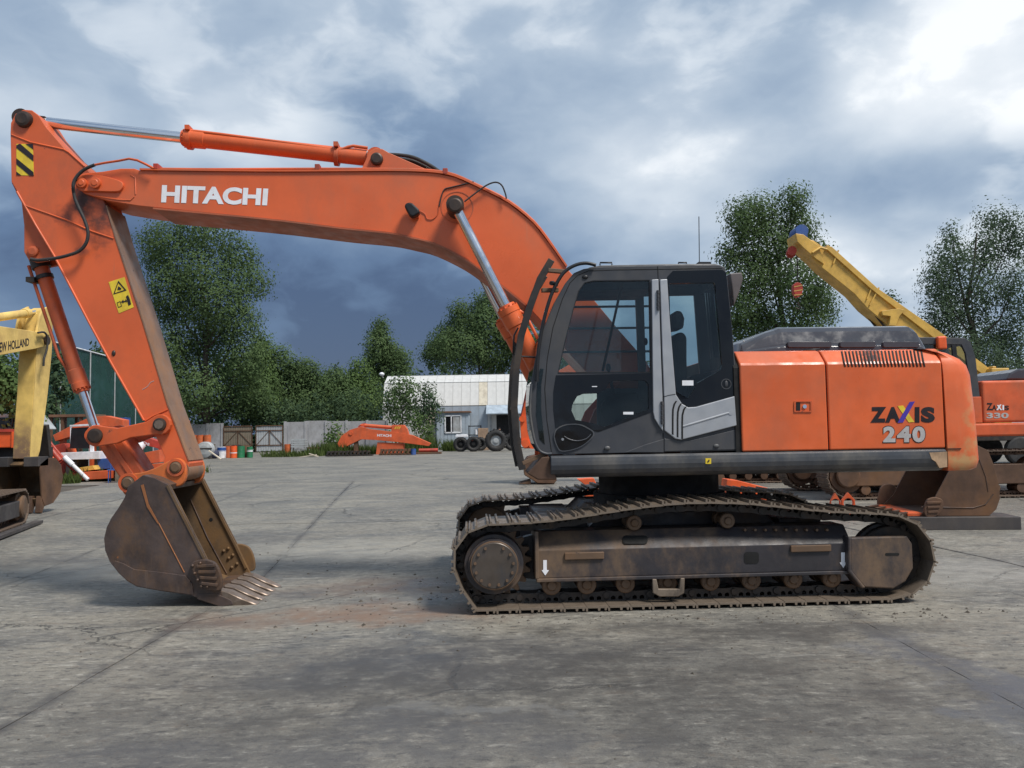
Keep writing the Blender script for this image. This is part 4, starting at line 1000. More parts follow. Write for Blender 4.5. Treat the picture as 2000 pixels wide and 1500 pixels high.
# hoses over the knuckle
for k, dv_ in enumerate((.16, .22, .32, .38)):
    d_ = k % 2*4
    pts = sm2([(718, 289+d_*.3), (745, 291+d_*.4), (775, 292+d_), (805, 297+d_), (835, 311+d_), (858, 326+d_*.6), (878, 338)], 4)
    mb = MB(); mb.tube([UF.q(a, b, VB0+.02)+Vector((0, dv_, 0)) for a, b in pts], .020, 8); upp(mb, 'knuckle_hose', 'rubber', 0, boom)
    mb = MB(); mb.tube([UF.q(a, b, VB0+.02)+Vector((0, dv_, 0)) for a, b in ((868, 332), (890, 343))], .016, 8); mb.tube([UF.q(a, b, VB0+.02)+Vector((0, dv_, 0)) for a, b in ((712, 288), (726, 289.5))], .024, 8); upp(mb, 'hose_fitting', 'ltgrey', 0, boom)

# ------------------------------------------------------------------ cylinders
def cylinder(name, a, b, split, r, rr, gland=.10, mat='orange'):
    """barrel from a to the split point, chrome rod on to b"""
    a, b = Vector(a), Vector(b); d = (b-a).normalized(); L_ = (b-a).length; s_ = split
    mb = MB(); mb.rod(a, b, [(0, r*.9), (.02, r), (s_-gland-.14, r), (s_-gland-.13, r*1.12), (s_-gland, r*1.14), (s_-gland+.005, r*1.2), (s_-.035, r*1.2), (s_-.03, r*.98), (s_, r*.95)], 24)
    o = upp(mb, name, mat)
    mb = MB(); mb.cyl(a+d*(s_-.02), b, rr, n=20); upp(mb, 'rod', 'chrome', 0, o)
    mb = MB()
    x = d.orthogonal().normalized(); y = d.cross(x)
    for i in range(12):
        q = a+d*(s_-.034)+(x*math.cos(i*math.pi/6)+y*math.sin(i*math.pi/6))*r*1.08; mb.cyl(q, q+d*.014, .010, n=6)
    upp(mb, 'gland_bolts', mat if mat != 'orange' else 'orange_old', 0, o)
    return o
VM = (VB0+VB1)/2
# arm cylinder
a = UF.q(736, 311, VM); b = UF.q(50, 235, VM); e = UF.q(356, 275, VM)
ac = cylinder('arm_cylinder', a+(b-a).normalized()*.06, b, (e-a).length-.06, .082, .056)
mb = MB(); mb.cyl(a+Vector((0, -.13, 0)), a+Vector((0, .13, 0)), .085, n=20); upp(mb, 'cylinder_eye', 'orange_old', 0, ac)
mb = MB(); mb.cyl(b+Vector((0, -.10, 0)), b+Vector((0, .10, 0)), .085, n=20); mb.bar(b, b+(a-b).normalized()*.22, .12, .09); upp(mb, 'rod_eye', 'pin', 0, ac)
up_ = Vector((0, 0, 1))
mb = MB(); tq = [UF.q(x, y, VM-.06) for x, y in ((364, 257), (380, 256), (430, 262), (560, 279), (640, 290), (664, 293), (680, 287), (690, 285), (718, 289))]
mb.tube(tq, .016, 6); upp(mb, 'cylinder_pipe', 'orange', 0, ac)
mb = MB(); mb.tube([q+Vector((0, .11, .005)) for q in tq], .016, 6); upp(mb, 'cylinder_pipe', 'orange', 0, ac)
for px, py in ((659, 306), (372, 274)):
    mb = MB(); q = UF.q(px, py, VM); d = (b-a).normalized(); mb.cyl(q-d*.022, q+d*.022, .098, n=20); mb.box(q+Vector((0, -.03, .10)), (.045, .16, .045)); upp(mb, 'pipe_clamp', 'orange_old', 0, ac)
# boom cylinders, either side of the boom
for k, v_ in enumerate((VB0-.13, VB1+.13)):
    o1 = UF.p(889, 402, VB0-.13); o2 = UF.p(1062, 742, VB0-.13); e = UF.p(999, 592, VB0-.13)
    a, b = Vector((o2[0], v_, o2[1])), Vector((o1[0], v_, o1[1])); sp = (Vector((e[0], v_, e[1]))-a).length
    bc = cylinder('boom_cylinder', a, b, sp, .092, .052)
    mb = MB(); mb.cyl(b+Vector((0, -.07, 0)), b+Vector((0, .07, 0)), .088, n=20); upp(mb, 'rod_eye', 'pin', 0, bc)
    mb = MB(); mb.cyl(a+Vector((0, -.07, 0)), a+Vector((0, .07, 0)), .10, n=20); upp(mb, 'cylinder_eye', 'orange_old', 0, bc)
    d = (b-a).normalized(); sd_ = Vector((.11, 0, .05))
    mb = MB(); mb.tube([b+(a-b)*.55+Vector((.02, .0, .0))+d*0, a+d*(sp-.12)+sd_*1.0, a+d*(sp-.45)+sd_*1.15, a+d*.1+sd_], .014, 6) if False else mb.tube([a+d*(sp-.1)+sd_*.8, a+d*(sp-.16)+sd_*1.1, a+d*(sp*.5)+sd_*1.1, a+d*.05+sd_], .015, 6); upp(mb, 'cylinder_pipe', 'orange', 0, bc)
# bracket holding boom foot and lift cylinders on the deck
for v0 in (VB0-.10, VB1+.05):
    mb = MB(); mb.prism(UF.P([(1120, 895), (1160, 800), (1215, 740), (1250, 720), (1285, 740), (1330, 895)], VB0), v0+.04, v0+.08); upp(mb, 'boom_bracket', 'orange', .006)
for v0 in (VB0-.02, VB1-.02):
    mb = MB(); mb.prism(UF.P([(1052, 892), (1056, 740), (1072, 738), (1100, 892)], VB0), v0, v0+.04); upp(mb, 'lift_cylinder_bracket', 'orange_old', .006)
# ------------------------------------------------------------------ arm
VA0, VA1 = VB0+.02, VB1-.02                           # the arm's own plates sit inside the fork
VA0 = VB0+.05; VA1 = VB1-.10
arm_px = [(21, 300), (20, 260), (21, 240), (30, 222), (46, 214), (62, 215), (76, 226), (90, 248), (128, 292), (166, 324), (185, 350), (207, 402), (225, 465), (279, 630), (327, 791), (363, 887), (370, 905), (366, 925), (350, 938), (330, 936), (316, 915), (322, 893), (304, 852), (290, 838), (281, 821), (216, 707), (174, 630), (105, 498), (70, 440), (33, 374), (22, 355)]
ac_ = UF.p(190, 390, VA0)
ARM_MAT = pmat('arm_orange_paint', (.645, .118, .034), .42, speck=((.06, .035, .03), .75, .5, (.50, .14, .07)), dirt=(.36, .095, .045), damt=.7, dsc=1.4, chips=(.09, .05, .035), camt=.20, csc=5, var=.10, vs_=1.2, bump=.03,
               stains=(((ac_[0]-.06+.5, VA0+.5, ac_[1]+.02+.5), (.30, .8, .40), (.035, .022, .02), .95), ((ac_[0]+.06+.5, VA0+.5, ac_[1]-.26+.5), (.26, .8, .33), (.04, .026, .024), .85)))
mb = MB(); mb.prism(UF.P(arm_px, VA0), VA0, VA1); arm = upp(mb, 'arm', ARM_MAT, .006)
# scraped front face of the arm
fp = UF.P([(207, 402), (225, 465), (279, 630), (327, 791), (363, 887), (368, 900)], VA0)
mb = MB(); mb.strip(fp, VA0-.006, VA1+.006, -.012); upp(mb, 'front_wear_face', 'wornsteel', 0, arm)
# bracket plates for the bucket cylinder
for v0 in (VA0+.06, VA1-.11):
    mb = MB(); mb.prism(UF.P([(22, 356), (34, 376), (106, 500), (92, 508), (70, 512), (56, 508), (47, 492), (47, 440), (42, 396)], VA0+.06), v0, v0+.05); upp(mb, 'cylinder_bracket', ARM_MAT, .005, arm)
c = UF.p(62, 490, VA0+.03); mb = MB(); mb.rod(Vector((c[0], VA0+.03, c[1])), Vector((c[0], VA1-.03, c[1])), [(0, .032), (.006, .05), (.02, .055), (VA1-VA0-.06, .055)], 20); upp(mb, 'bracket_pin', 'orange_old', 0, arm)
c = UF.p(48, 234, VA0); mb = MB(); mb.rod(Vector((c[0], VA0-.05, c[1])), Vector((c[0], VA1+.05, c[1])), [(0, .05), (.01, .075), (.05, .085), (VA1-VA0+.1, .085)], 20); upp(mb, 'top_pin', 'pin', 0, arm)
# weld seams and flanges
for pts in ([(22, 263), (60, 278), (125, 292), (135, 298), (165, 325)], [(50, 402), (130, 430), (180, 452), (222, 466)], [(284, 822), (300, 812), (328, 800)]):
    mb = MB(); mb.tube([UF.q(a, b, VA0) for a, b in pts], .009, 6); upp(mb, 'weld_seam', 'orange_old', 0, arm)
mb = MB(); mb.tube([UF.q(a, b, VA0) for a, b in ((33, 374), (70, 440), (105, 498), (174, 630), (216, 707), (281, 821))], .012, 6); upp(mb, 'rear_edge_weld', ARM_MAT, 0, arm)
# warning stripes
mb = MB(); sp_ = UF.P([(32, 281), (64, 281), (66, 343), (32, 342)], VA0-.003); mb.prism(sp_, VA0-.003, VA0+.001); ws = upp(mb, 'stripe_sticker', 'decal_yellow', 0, arm)
mb = MB()
for poly in ([(32, 284), (37, 281), (40, 281), (65, 303), (65, 315), (32, 289)], [(50, 281), (64, 281), (65, 292)], [(32, 309), (32, 321), (58, 343), (66, 343), (65, 336)], [(32, 335), (32, 342), (41, 342)]):
    mb.prism(UF.P(poly, VA0-.006), VA0-.006, VA0-.003)
upp(mb, 'black_stripes', 'black_letter', 0, arm)
# warning pictogram
mb = MB(); mb.prism(UF.P([(212, 551), (243, 541), (261, 600), (232, 612)], VA0-.003), VA0-.003, VA0+.001); upp(mb, 'warning_sticker', 'decal_yellow', 0, arm)
mb = MB(); mb.plate(UF.P([(221, 575), (231, 548), (247, 567)], VA0-.006), [UF.P([(224, 572.5), (231, 552), (243, 566)], VA0-.006)], VA0-.006, VA0-.004)
mb.prism(UF.P([(229, 566), (231, 559), (237, 563), (236, 566)], VA0-.006), VA0-.006, VA0-.004)
mb.prism(UF.P([(246, 579), (250, 576), (253, 583), (256, 594), (251, 597), (249, 590)], VA0-.006), VA0-.006, VA0-.004)
mb.prism(UF.P([(236, 590), (241, 585), (241, 588), (245, 587), (245, 584), (248, 588), (246, 592), (246, 589), (241, 590.5), (241, 592)], VA0-.006), VA0-.006, VA0-.004)
mb.plate(UF.P([(228, 591), (235, 588), (238, 598), (231, 601)], VA0-.006), [UF.P([(229, 591.7), (234.5, 589.4), (236.8, 597.4), (231.5, 599.6)], VA0-.006)], VA0-.006, VA0-.004)
upp(mb, 'pictogram', 'black_letter', 0, arm)
# hose from the boom line, past the fork and down to the bucket cylinder
hs_ = [(300, 329), (285, 321), (268, 313), (252, 310), (232, 314), (205, 318), (185, 322), (165, 331), (150, 345), (143, 362), (146, 386), (155, 408), (166, 432), (172, 455), (168, 475), (155, 490), (135, 498), (110, 504), (75, 508), (60, 506)]
mb = MB(); mb.tube([UF.q(a, b, VB0-.07+(.03 if i > 13 else 0)) for i, (a, b) in enumerate(sm2(hs_[6:], 4))], .017, 8); upp(mb, 'bucket_hose', 'rubber', 0, arm)
mb = MB(); mb.tube([UF.q(a, b, VB0-.06) for a, b in hs_[:7]], .012, 8); upp(mb, 'bucket_line', 'orange_old', 0, boom)
# bolt mark and scratch
mb = MB(); mb.ball(UF.q(222, 690, VA0), (.02, .012, .03)); upp(mb, 'grease_nipple', 'pin', 0, arm)
mb = MB(); mb.tube([UF.q(a, b, VA0-.001) for a, b in sm2([(278, 761), (288, 755), (294, 747), (301, 744)], 3)], .003, 5); upp(mb, 'scratch', 'silver_letter', 0, arm)
# bucket cylinder
a = UF.q(72, 495, VM); b = UF.q(190, 850, VM); e = UF.q(172, 762, VM)
bk = cylinder('bucket_cylinder', a, b, (e-a).length, .070, .043, mat='orange_old')
d = (b-a).normalized(); side = Vector((-.10, -.02, -.035))
mb = MB(); L_ = (e-a).length
mb.tube([a+d*.10+side, a+d*(L_-.42)+side, a+d*(L_-.28)+side*.7, a+d*(L_-.12)+side*.75], .017, 6); upp(mb, 'cylinder_pipe', 'orange_old', 0, bk)
mb = MB(); mb.cyl(a+d*.0, a+d*.16, .088, n=20); mb.cyl(a+d*.24, a+d*.28, .082, n=20); mb.box(a+d*.26+side, (.08, .14, .05)); upp(mb, 'cylinder_collar', 'steel', 0, bk)
mb = MB(); mb.cyl(b+Vector((0, -.12, 0)), b+Vector((0, .12, 0)), .07, n=20); upp(mb, 'rod_eye', 'orange_old', 0, bk)
# links
def capsule(p, q, r0, r1, n=10):
    d_ = Vector((q[0]-p[0], q[1]-p[1])); an = math.atan2(d_.y, d_.x)
    return circ(p, r0, n, an+math.pi/2, an+1.5*math.pi)+circ(q, r1, n, an-math.pi/2, an+math.pi/2)
for v0 in (VA0-.075, VA1+.015):
    p, q = UF.p(187, 851, VA0-.07), UF.p(313, 829, VA0-.07)
    out = capsule(p, q, .105, .095); mid = len(out)//2
    out = circ(p, .105, 10, R_(62), R_(280))+[UF.p(228, 866, VA0-.07), UF.p(255, 855, VA0-.07)]+circ(q, .10, 10, R_(-110), R_(130))+[UF.p(285, 824, VA0-.07), UF.p(230, 836, VA0-.07)]
    mb = MB(); mb.prism(out, v0, v0+.06); sd1 = upp(mb, 'side_link', 'orange_old', .008)
    for (c, r) in ((p, .07), (q, .062)):
        mb = MB(); s0 = v0-.03 if v0 < VM else v0+.0
        mb.rod(Vector((c[0], s0, c[1])), Vector((c[0], s0+.09, c[1])), [(0, r*.72), (.006, r), (.012, r*1.02), (.09, r*1.02)], 20); upp(mb, 'link_pin', 'pin', 0, sd1)
q = UF.p(313, 829, VA0-.07); mb = MB(); mb.cyl((q[0], VA0-.11, q[1]), (q[0], VA0-.08, q[1]), .045, n=8); upp(mb, 'pin_nut', 'tooth', .004, sd1)
BKV0, BKV1 = VM-.52, VM+.46
p, q = UF.p(192, 856, VM-.16), UF.p(251, 945, VM-.16)
d2_ = (Vector(q)-Vector(p)).normalized(); nx = Vector((d2_.y, -d2_.x))
mb = MB()
wq = [UF.p(a_, b_, VM-.16) for a_, b_ in ((185, 862), (236, 852), (286, 930), (262, 948), (240, 944))]
mb.prism(wq, VM-.16, VM+.16); lk = upp(mb, 'bucket_link', 'orange_old', .02)
mb = MB(); mb.bar(UF.q(212, 860, VM-.165), UF.q(262, 936, VM-.165), .02, .05); upp(mb, 'link_rib', 'orange_old', .006, lk)
# ------------------------------------------------------------------ bucket
side_px = [(279, 928), (302, 934), (329, 947), (402, 1091), (431, 1152), (440, 1180), (432, 1184), (370, 1162), (310, 1154), (267, 1146), (248, 1135), (232, 1120), (214, 1097), (205, 1075), (203, 1052), (208, 1030), (217, 1012), (231, 992), (243, 972), (250, 950)]
BV = BKV0
sp2 = UF.P(side_px, BV)
mb = MB(); mb.prism(sp2, BV, BV+.03); bkt = upp(mb, 'bucket', 'rust', .004)
mb = MB(); mb.prism(sp2, BKV1-.03, BKV1); upp(mb, 'far_side_plate', 'rust_in', .004, bkt)
shell = UF.P([(440, 1180), (432, 1184), (370, 1162), (310, 1154), (267, 1146), (248, 1135), (232, 1120), (214, 1097), (205, 1075), (203, 1052), (208, 1030), (217, 1012), (231, 992), (243, 972), (252, 950), (279, 928)], BV)
mb = MB(); mb.strip(sm2(shell, 2), BV+.028, BKV1-.028, .025); sh = upp(mb, 'shell', 'rust_in', 0, bkt)
mb = MB(); mb.prism(UF.P([(279, 928), (302, 934), (329, 947), (325, 958), (298, 946), (270, 945)], BV), BV+.028, BKV1-.028); upp(mb, 'top_plate', 'rust', .004, bkt)
# side seams: edge bar along the opening and the wear strip at the bottom
for v0, v1 in ((BV-.010, BV+.05), (BKV1-.05, BKV1+.01)):
    mb = MB(); mb.strip(UF.P([(329, 947), (402, 1091), (426, 1142)], BV), v0, v1, .022); upp(mb, 'opening_rim', 'rust_in', 0, bkt)
mb = MB(); mb.prism(UF.P([(275, 948), (280, 946), (290, 985), (310, 1022), (308, 1023), (287, 990)], BV-.006), BV-.008, BV+.002); mb.tube([UF.q(a, b, BV-.001) for a, b in ((310, 1022), (335, 1070), (360, 1118))], .006, 6); upp(mb, 'side_seam', pmat('rusty_weld', (.26, .10, .035), .6), 0, bkt)
mb = MB(); mb.prism(UF.P([(224, 1095), (240, 1100), (262, 1112), (300, 1116), (362, 1124), (375, 1140), (378, 1162), (310, 1153), (267, 1145), (248, 1134), (232, 1119), (222, 1106)], BV-.012), BV-.014, BV+.002); upp(mb, 'side_wear_strip', 'rust', .004, bkt)
# lip with teeth
l0, l1 = UF.p(400, 1168, BV), UF.p(462, 1180, BV)
mb = MB(); lipp = UF.P([(385, 1160), (420, 1158), (452, 1172), (456, 1181), (430, 1185), (385, 1170)], BV); mb.prism(lipp, BV-.005, BKV1+.005); upp(mb, 'lip', 'rust', .006, bkt)
def tooth_mesh():
    mb = MB(); a_ = UF.P([(422, 1152), (446, 1157), (474, 1170), (502, 1182), (470, 1187), (430, 1186)], BV)
    wd_ = [.06, .075, .072, .05, .072, .07]
    vs_ = [(x, -w_, z) for (x, z), w_ in zip(a_, wd_)]+[(x, w_, z) for (x, z), w_ in zip(a_, wd_)]
    n = len(a_); mb.add(vs_, [tuple(range(n)), tuple(range(2*n-1, n-1, -1))]+[(i, i+n, (i+1) % n+n, (i+1) % n) for i in range(n)])
    me = mb.mesh('tooth'); me.materials.append(M['tooth']); return me
tm = tooth_mesh()
for k in range(5):
    o = link_mesh('tooth', tm, bkt); o.location = (0, BV+.07+k*(BKV1-BKV0-.14)/4, 0)
    bv = o.modifiers.new('bevel', 'BEVEL'); bv.width = .008; bv.segments = 1
# side cutters
scp = UF.P(sm2([(372, 1104), (380, 1096), (398, 1092), (418, 1097), (428, 1110), (434, 1130), (434, 1148), (425, 1153), (405, 1150), (392, 1142), (383, 1125), (372, 1104)], 3)[:-1], BV-.02)
for v0, nm in ((BV-.045, 'near'), (BKV1, 'far')):
    dx = .0 if nm == 'near' else .02
    mb = MB(); mb.prism([(x+dx, z) for x, z in scp], v0, v0+.045); sc = upp(mb, 'side_cutter', 'rust' if nm == 'near' else 'rust_in', .008, bkt)
for k in range(4):
    mb = MB(); mb.bar(UF.q(384+k*3, 1106+k*11, BV-.05), UF.q(420+k*2, 1104+k*13, BV-.05), .03, .03); upp(mb, 'cutter_rib', 'rust', .006, bkt)
for px, py in ((376, 1105), (380, 1120), (386, 1133), (393, 1145), (391, 1100), (405, 1146)):
    mb = MB(); mb.ball(UF.q(px, py, BV-.05), .016, 8, 5); upp(mb, 'cutter_bolt', 'rust', 0, bkt)
for px, py in ((437, 1076), (446, 1071), (447, 1090), (455, 1084), (453, 1108), (463, 1101)):
    mb = MB(); c = UF.p(px, py, BKV1-.03); mb.ball((c[0], BKV1-.035, c[1]), .018, 8, 5); upp(mb, 'plate_bolt', 'rust_in', 0, bkt)
c = UF.p(412, 1015, BKV1-.03); mb = MB(); mb.cyl((c[0], BKV1-.032, c[1]), (c[0], BKV1-.02, c[1]), .02, n=10); upp(mb, 'plate_hole', 'seal', 0, bkt)
# seam on the far plate inside
mb = MB(); mb.tube([UF.q(a_, b_, BKV1-.03) for a_, b_ in ((372, 975), (405, 1050), (443, 1120))], .008, 6); upp(mb, 'inner_seam', 'rust', 0, bkt)
# ears with pins
earp = sm2([(235, 944), (240, 934), (255, 926), (280, 922), (305, 913), (330, 900), (345, 895), (358, 902), (363, 920), (360, 940), (348, 950), (330, 948), (300, 936), (280, 936), (268, 948), (258, 968), (246, 968), (237, 956), (235, 944)], 3)[:-1]
for v0 in (VA0-.085, VA1+.02):
    mb = MB(); mb.prism(UF.P(earp, VA0-.08), v0, v0+.06); er = upp(mb, 'bucket_ear', pmat('ear_orange_paint', (.55, .13, .028), .5, dirt=(.28, .11, .04), damt=.8, dsc=4), .01, bkt)
for px, py, r in ((250, 943, .06), (343, 913, .055)):
    c = UF.p(px, py, VA0-.1); mb = MB(); mb.rod(Vector((c[0], VA0-.12, c[1])), Vector((c[0], VA1+.1, c[1])), [(0, r*.7), (.006, r*.8), (.01, r), (.04, r*1.05), (VA1-VA0+.2, r*1.05)], 20); upp(mb, 'bucket_pin', 'hub', 0, bkt)
    mb = MB(); mb.plate(circ(c, r*1.55, 24), [circ(c, r*1.1, 24)], VA0-.105, VA0-.08); upp(mb, 'ear_ring', 'orange_old', 0, bkt)
c = UF.p(343, 913, VM); mb = MB(); mb.cyl((c[0]+.12, VA0-.01, c[1]-.03), (c[0]+.12, VA1+.01, c[1]-.03), .10, n=24); upp(mb, 'arm_end_boss', 'wornsteel', 0, arm)
# ------------------------------------------------------------------ vegetation
def leaf_mesh(name, blobs, total, leaf, seed, up=.35, droop=0.0, clump=.5, per=14):
    r = random.Random(seed); vs_ = []; fs = []; tone = []
    wts = [b[1][0]*b[1][2] for b in blobs]; sw = sum(wts)
    for (c, rad), w_ in zip(blobs, wts):
        nc = max(3, int(total*w_/sw/per))
        for _ in range(nc):
            while True:
                d = Vector((r.gauss(0, 1), r.gauss(0, 1), r.gauss(0, 1)))
                if d.length > .1: break
            d.normalize(); k = r.uniform(.40, 1.0)**.5*r.choice((1, 1, 1.08, 1.25))
            cc = Vector((c[0]+d.x*rad[0]*k, c[1]+d.y*rad[1]*k, c[2]+d.z*rad[2]*k))
            tn = min(1, max(0, r.gauss(.5, .25)))
            for _ in range(per):
                g3 = [max(-1.5, min(1.5, r.gauss(0, .85))) for _ in range(3)]
                q = cc+Vector((g3[0]*clump, g3[1]*clump, g3[2]*clump*1.2-abs(r.gauss(0, droop))))
                nr = (d*1.1+Vector((g3[0]*.5+r.gauss(0, .3), g3[1]*.5+r.gauss(0, .3), r.gauss(up, .35)))).normalized()
                a = nr.orthogonal().normalized(); an = r.uniform(0, 6.28)
                x = a*math.cos(an)+nr.cross(a)*math.sin(an); y = nr.cross(x)
                s_ = leaf*r.uniform(.6, 1.3); o = len(vs_)
                vs_ += [q-x*s_*.5, q+y*s_*.32, q+x*s_*.6-nr*s_*.12, q-y*s_*.32]
                fs.append((o, o+1, o+2, o+3)); t_ = min(1, max(0, tn+r.uniform(-.15, .15))); tone += [t_]*4
    me = bpy.data.meshes.new(name); me.from_pydata(vs_, [], fs); me.update()
    at_ = me.attributes.new('tone', 'FLOAT', 'POINT'); at_.data.foreach_set('value', tone)
    return me
def tree(name, label, base_px, D_, blobs_px, total, leaf, mat, seed, group=None, depth=.8, trunk_r=.22, cat='tree', droop=0.0, clump=.45):
    r = random.Random(seed+100)
    bx = at(base_px, 870, D_).x
    root = empty(name, (bx, D_, 0), 0, label, cat, group)
    bl = []
    for px, py, rx, ry in blobs_px:
        k = D_/FPX; p_ = at(px, py, D_)
        ax, az = rx*k, ry*k
        bl.append(((p_.x-bx, r.uniform(-.5, .5)*ax*2*depth, p_.z), (ax, ax*.85, az)))
    me = leaf_mesh('crown', bl, total, leaf, seed, clump=clump, droop=droop); link_mesh('crown', me, root, M[mat])
    zt_ = max(b[0][2] for b in bl); mb = MB()
    xs = [b[0][0] for b in bl]
    pts = []
    for k in range(7):
        z = zt_*.92*k/6
        near = [b for b in bl if abs(b[0][2]-z) < zt_*.25] or bl
        cx = sum(b[0][0] for b in near)/len(near)*min(1, k/3)
        pts.append(Vector((cx+r.uniform(-.1, .1), r.uniform(-.1, .1), z-.05)))
    rad = [trunk_r*(1-.85*k/6) for k in range(7)]
    mb.tube(pts, rad, 8)
    for b in bl:
        c = Vector(b[0]); k = max(0, min(5, int((c.z*.72)/zt_/.92*6))); p0 = pts[k]
        mid = p0.lerp(c, .55)+Vector((0, 0, -.1*(c-p0).length))
        mb.tube([p0, mid, c+Vector((0, 0, b[1][2]*.5))], [rad[k]*.5, rad[k]*.3, .015], 5)
    mb.build('trunk', M['bark'], root)
    return root
tree('poplar_tree', 'tall dense poplar standing behind the concrete wall left of the gate', 405, 72, [(395, 455, 65, 42), (330, 480, 50, 36), (455, 500, 42, 40), (300, 512, 30, 22), (390, 540, 75, 48), (485, 552, 42, 26), (345, 575, 55, 40), (440, 600, 62, 45), (320, 610, 22, 18), (370, 640, 60, 46), (475, 640, 42, 34), (400, 700, 72, 52), (345, 690, 38, 36), (485, 705, 42, 45), (390, 765, 70, 45), (465, 770, 58, 42), (340, 760, 30, 50)], 48000, .23, 'leaf', 1, trunk_r=.4, clump=.5)
tree('poplar_tree', 'round-crowned tall tree behind the cab and the crane hook', 1510, 48, [(1545, 398, 26, 28), (1490, 418, 40, 36), (1443, 438, 32, 40), (1562, 450, 40, 46), (1500, 480, 62, 46), (1422, 500, 26, 20), (1598, 492, 20, 22), (1470, 540, 55, 42), (1550, 560, 55, 46), (1605, 590, 34, 18), (1455, 600, 55, 42), (1545, 630, 70, 36), (1478, 645, 50, 30), (1620, 620, 20, 10)], 38000, .155, 'leaf', 2, trunk_r=.3, clump=.34)
tree('birch_tree', 'tall feathery birch at the right edge of the yard', 1915, 42, [(1962, 415, 40, 22), (1985, 462, 28, 45), (1935, 478, 36, 40), (1862, 455, 16, 24), (1850, 500, 42, 34), (1818, 545, 28, 34), (1900, 560, 62, 52), (1975, 565, 40, 55), (1832, 610, 36, 42), (1920, 645, 75, 55), (1990, 670, 40, 60), (1808, 655, 18, 36), (1880, 700, 60, 40), (1960, 730, 60, 30)], 38000, .12, 'leaf_b', 3, trunk_r=.25, droop=.35, clump=.28)
tree('birch_tree', 'small birch top peeping over the crane jib', 1748, 60, [(1748, 582, 14, 14), (1752, 604, 12, 16), (1745, 640, 16, 30)], 900, .2, 'leaf_b', 4, droop=.3, clump=.3)
tree('slim_tree', 'slim pointed tree rising left of the pale warehouse', 745, 88, [(742, 650, 16, 26), (738, 682, 26, 26), (760, 690, 24, 22), (740, 715, 32, 28), (785, 700, 18, 14), (770, 735, 36, 26)], 14000, .24, 'leaf', 5, clump=.45)
tree('poplar_tree', 'broad tree behind the warehouse with its top under the boom', 905, 95, [(898, 612, 18, 24), (935, 600, 18, 24), (965, 600, 24, 28), (905, 640, 40, 34), (868, 665, 30, 28), (950, 640, 40, 34), (1000, 640, 34, 46), (845, 690, 24, 22), (905, 685, 60, 34), (970, 690, 56, 34), (1030, 690, 30, 34)], 32000, .27, 'leaf', 6, clump=.5)
tree('poplar_tree', 'leafy tree just behind the cab front, mostly hidden by the machine', 1040, 90, [(1040, 655, 40, 35), (1080, 690, 40, 30), (1120, 700, 50, 30)], 2500, .36, 'leaf', 16, clump=.5)
for k, (bpx, D_, bl, mt, lb) in enumerate((
    (555, 80, [(550, 712, 28, 30), (535, 745, 26, 30), (570, 750, 34, 34), (550, 790, 44, 34)], 'leaf', 'bushy tree next to the tall poplar, above the wooden gate'),
    (605, 82, [(598, 730, 28, 22), (610, 760, 34, 30), (595, 795, 44, 32)], 'leaf', 'low broad tree above the right gate leaf'),
    (655, 84, [(655, 745, 26, 22), (640, 772, 34, 26), (670, 790, 44, 34)], 'leaf', 'low tree over the concrete wall, midway between gate and warehouse'),
    (705, 86, [(705, 732, 22, 26), (690, 765, 34, 28), (722, 775, 30, 30), (705, 800, 50, 26)], 'leaf_y', 'lighter green tree close to the warehouse corner'),
    (500, 78, [(505, 690, 24, 30), (505, 745, 30, 40), (510, 795, 40, 34)], 'leaf_y', 'yellow-green young tree against the poplar trunk'))):
    tree('bushy_tree', lb, bpx, D_, bl, 11000, .24, mt, 20+k, 'trees behind the concrete wall', clump=.45)
for k, (bpx, D_, bl, n, lf, mt, lb) in enumerate((
    (790, 68, [(785, 752, 26, 18), (770, 780, 24, 24), (800, 775, 26, 26), (785, 810, 34, 22)], 2600, .22, 'leaf', 'leafy sapling growing against the warehouse wall, taller of two'),
    (838, 67, [(838, 770, 16, 18), (845, 790, 20, 18), (825, 800, 20, 22), (838, 818, 26, 16)], 2000, .2, 'leaf_d', 'darker shrub beside the grey hut'),
    (822, 62, [(812, 822, 9, 14), (826, 838, 12, 18), (838, 850, 10, 12)], 700, .2, 'leaf_y', 'bright weed bush growing through the end of the lying boom'),
    (655, 60, [(655, 845, 10, 14), (645, 862, 14, 14), (662, 868, 14, 12)], 700, .2, 'leaf_y', 'tall weeds at the left end of the lying boom'),
    (20, 25, [(10, 720, 40, 36), (35, 760, 38, 36), (0, 790, 40, 40), (45, 810, 26, 26)], 3000, .15, 'leaf_y', 'bright leafy bush behind the yellow arm at the left edge'),
    (112, 33, [(110, 705, 14, 18), (105, 735, 18, 20), (118, 765, 16, 18), (108, 800, 18, 20)], 1300, .16, 'leaf_d', 'climbing plant on the near end of the green fence'))):
    tree('shrub', lb, bpx, D_, bl, n, lf, M and mt, 40+k, None, cat='shrub', trunk_r=.06, clump=.18 if D_ < 40 else .3)
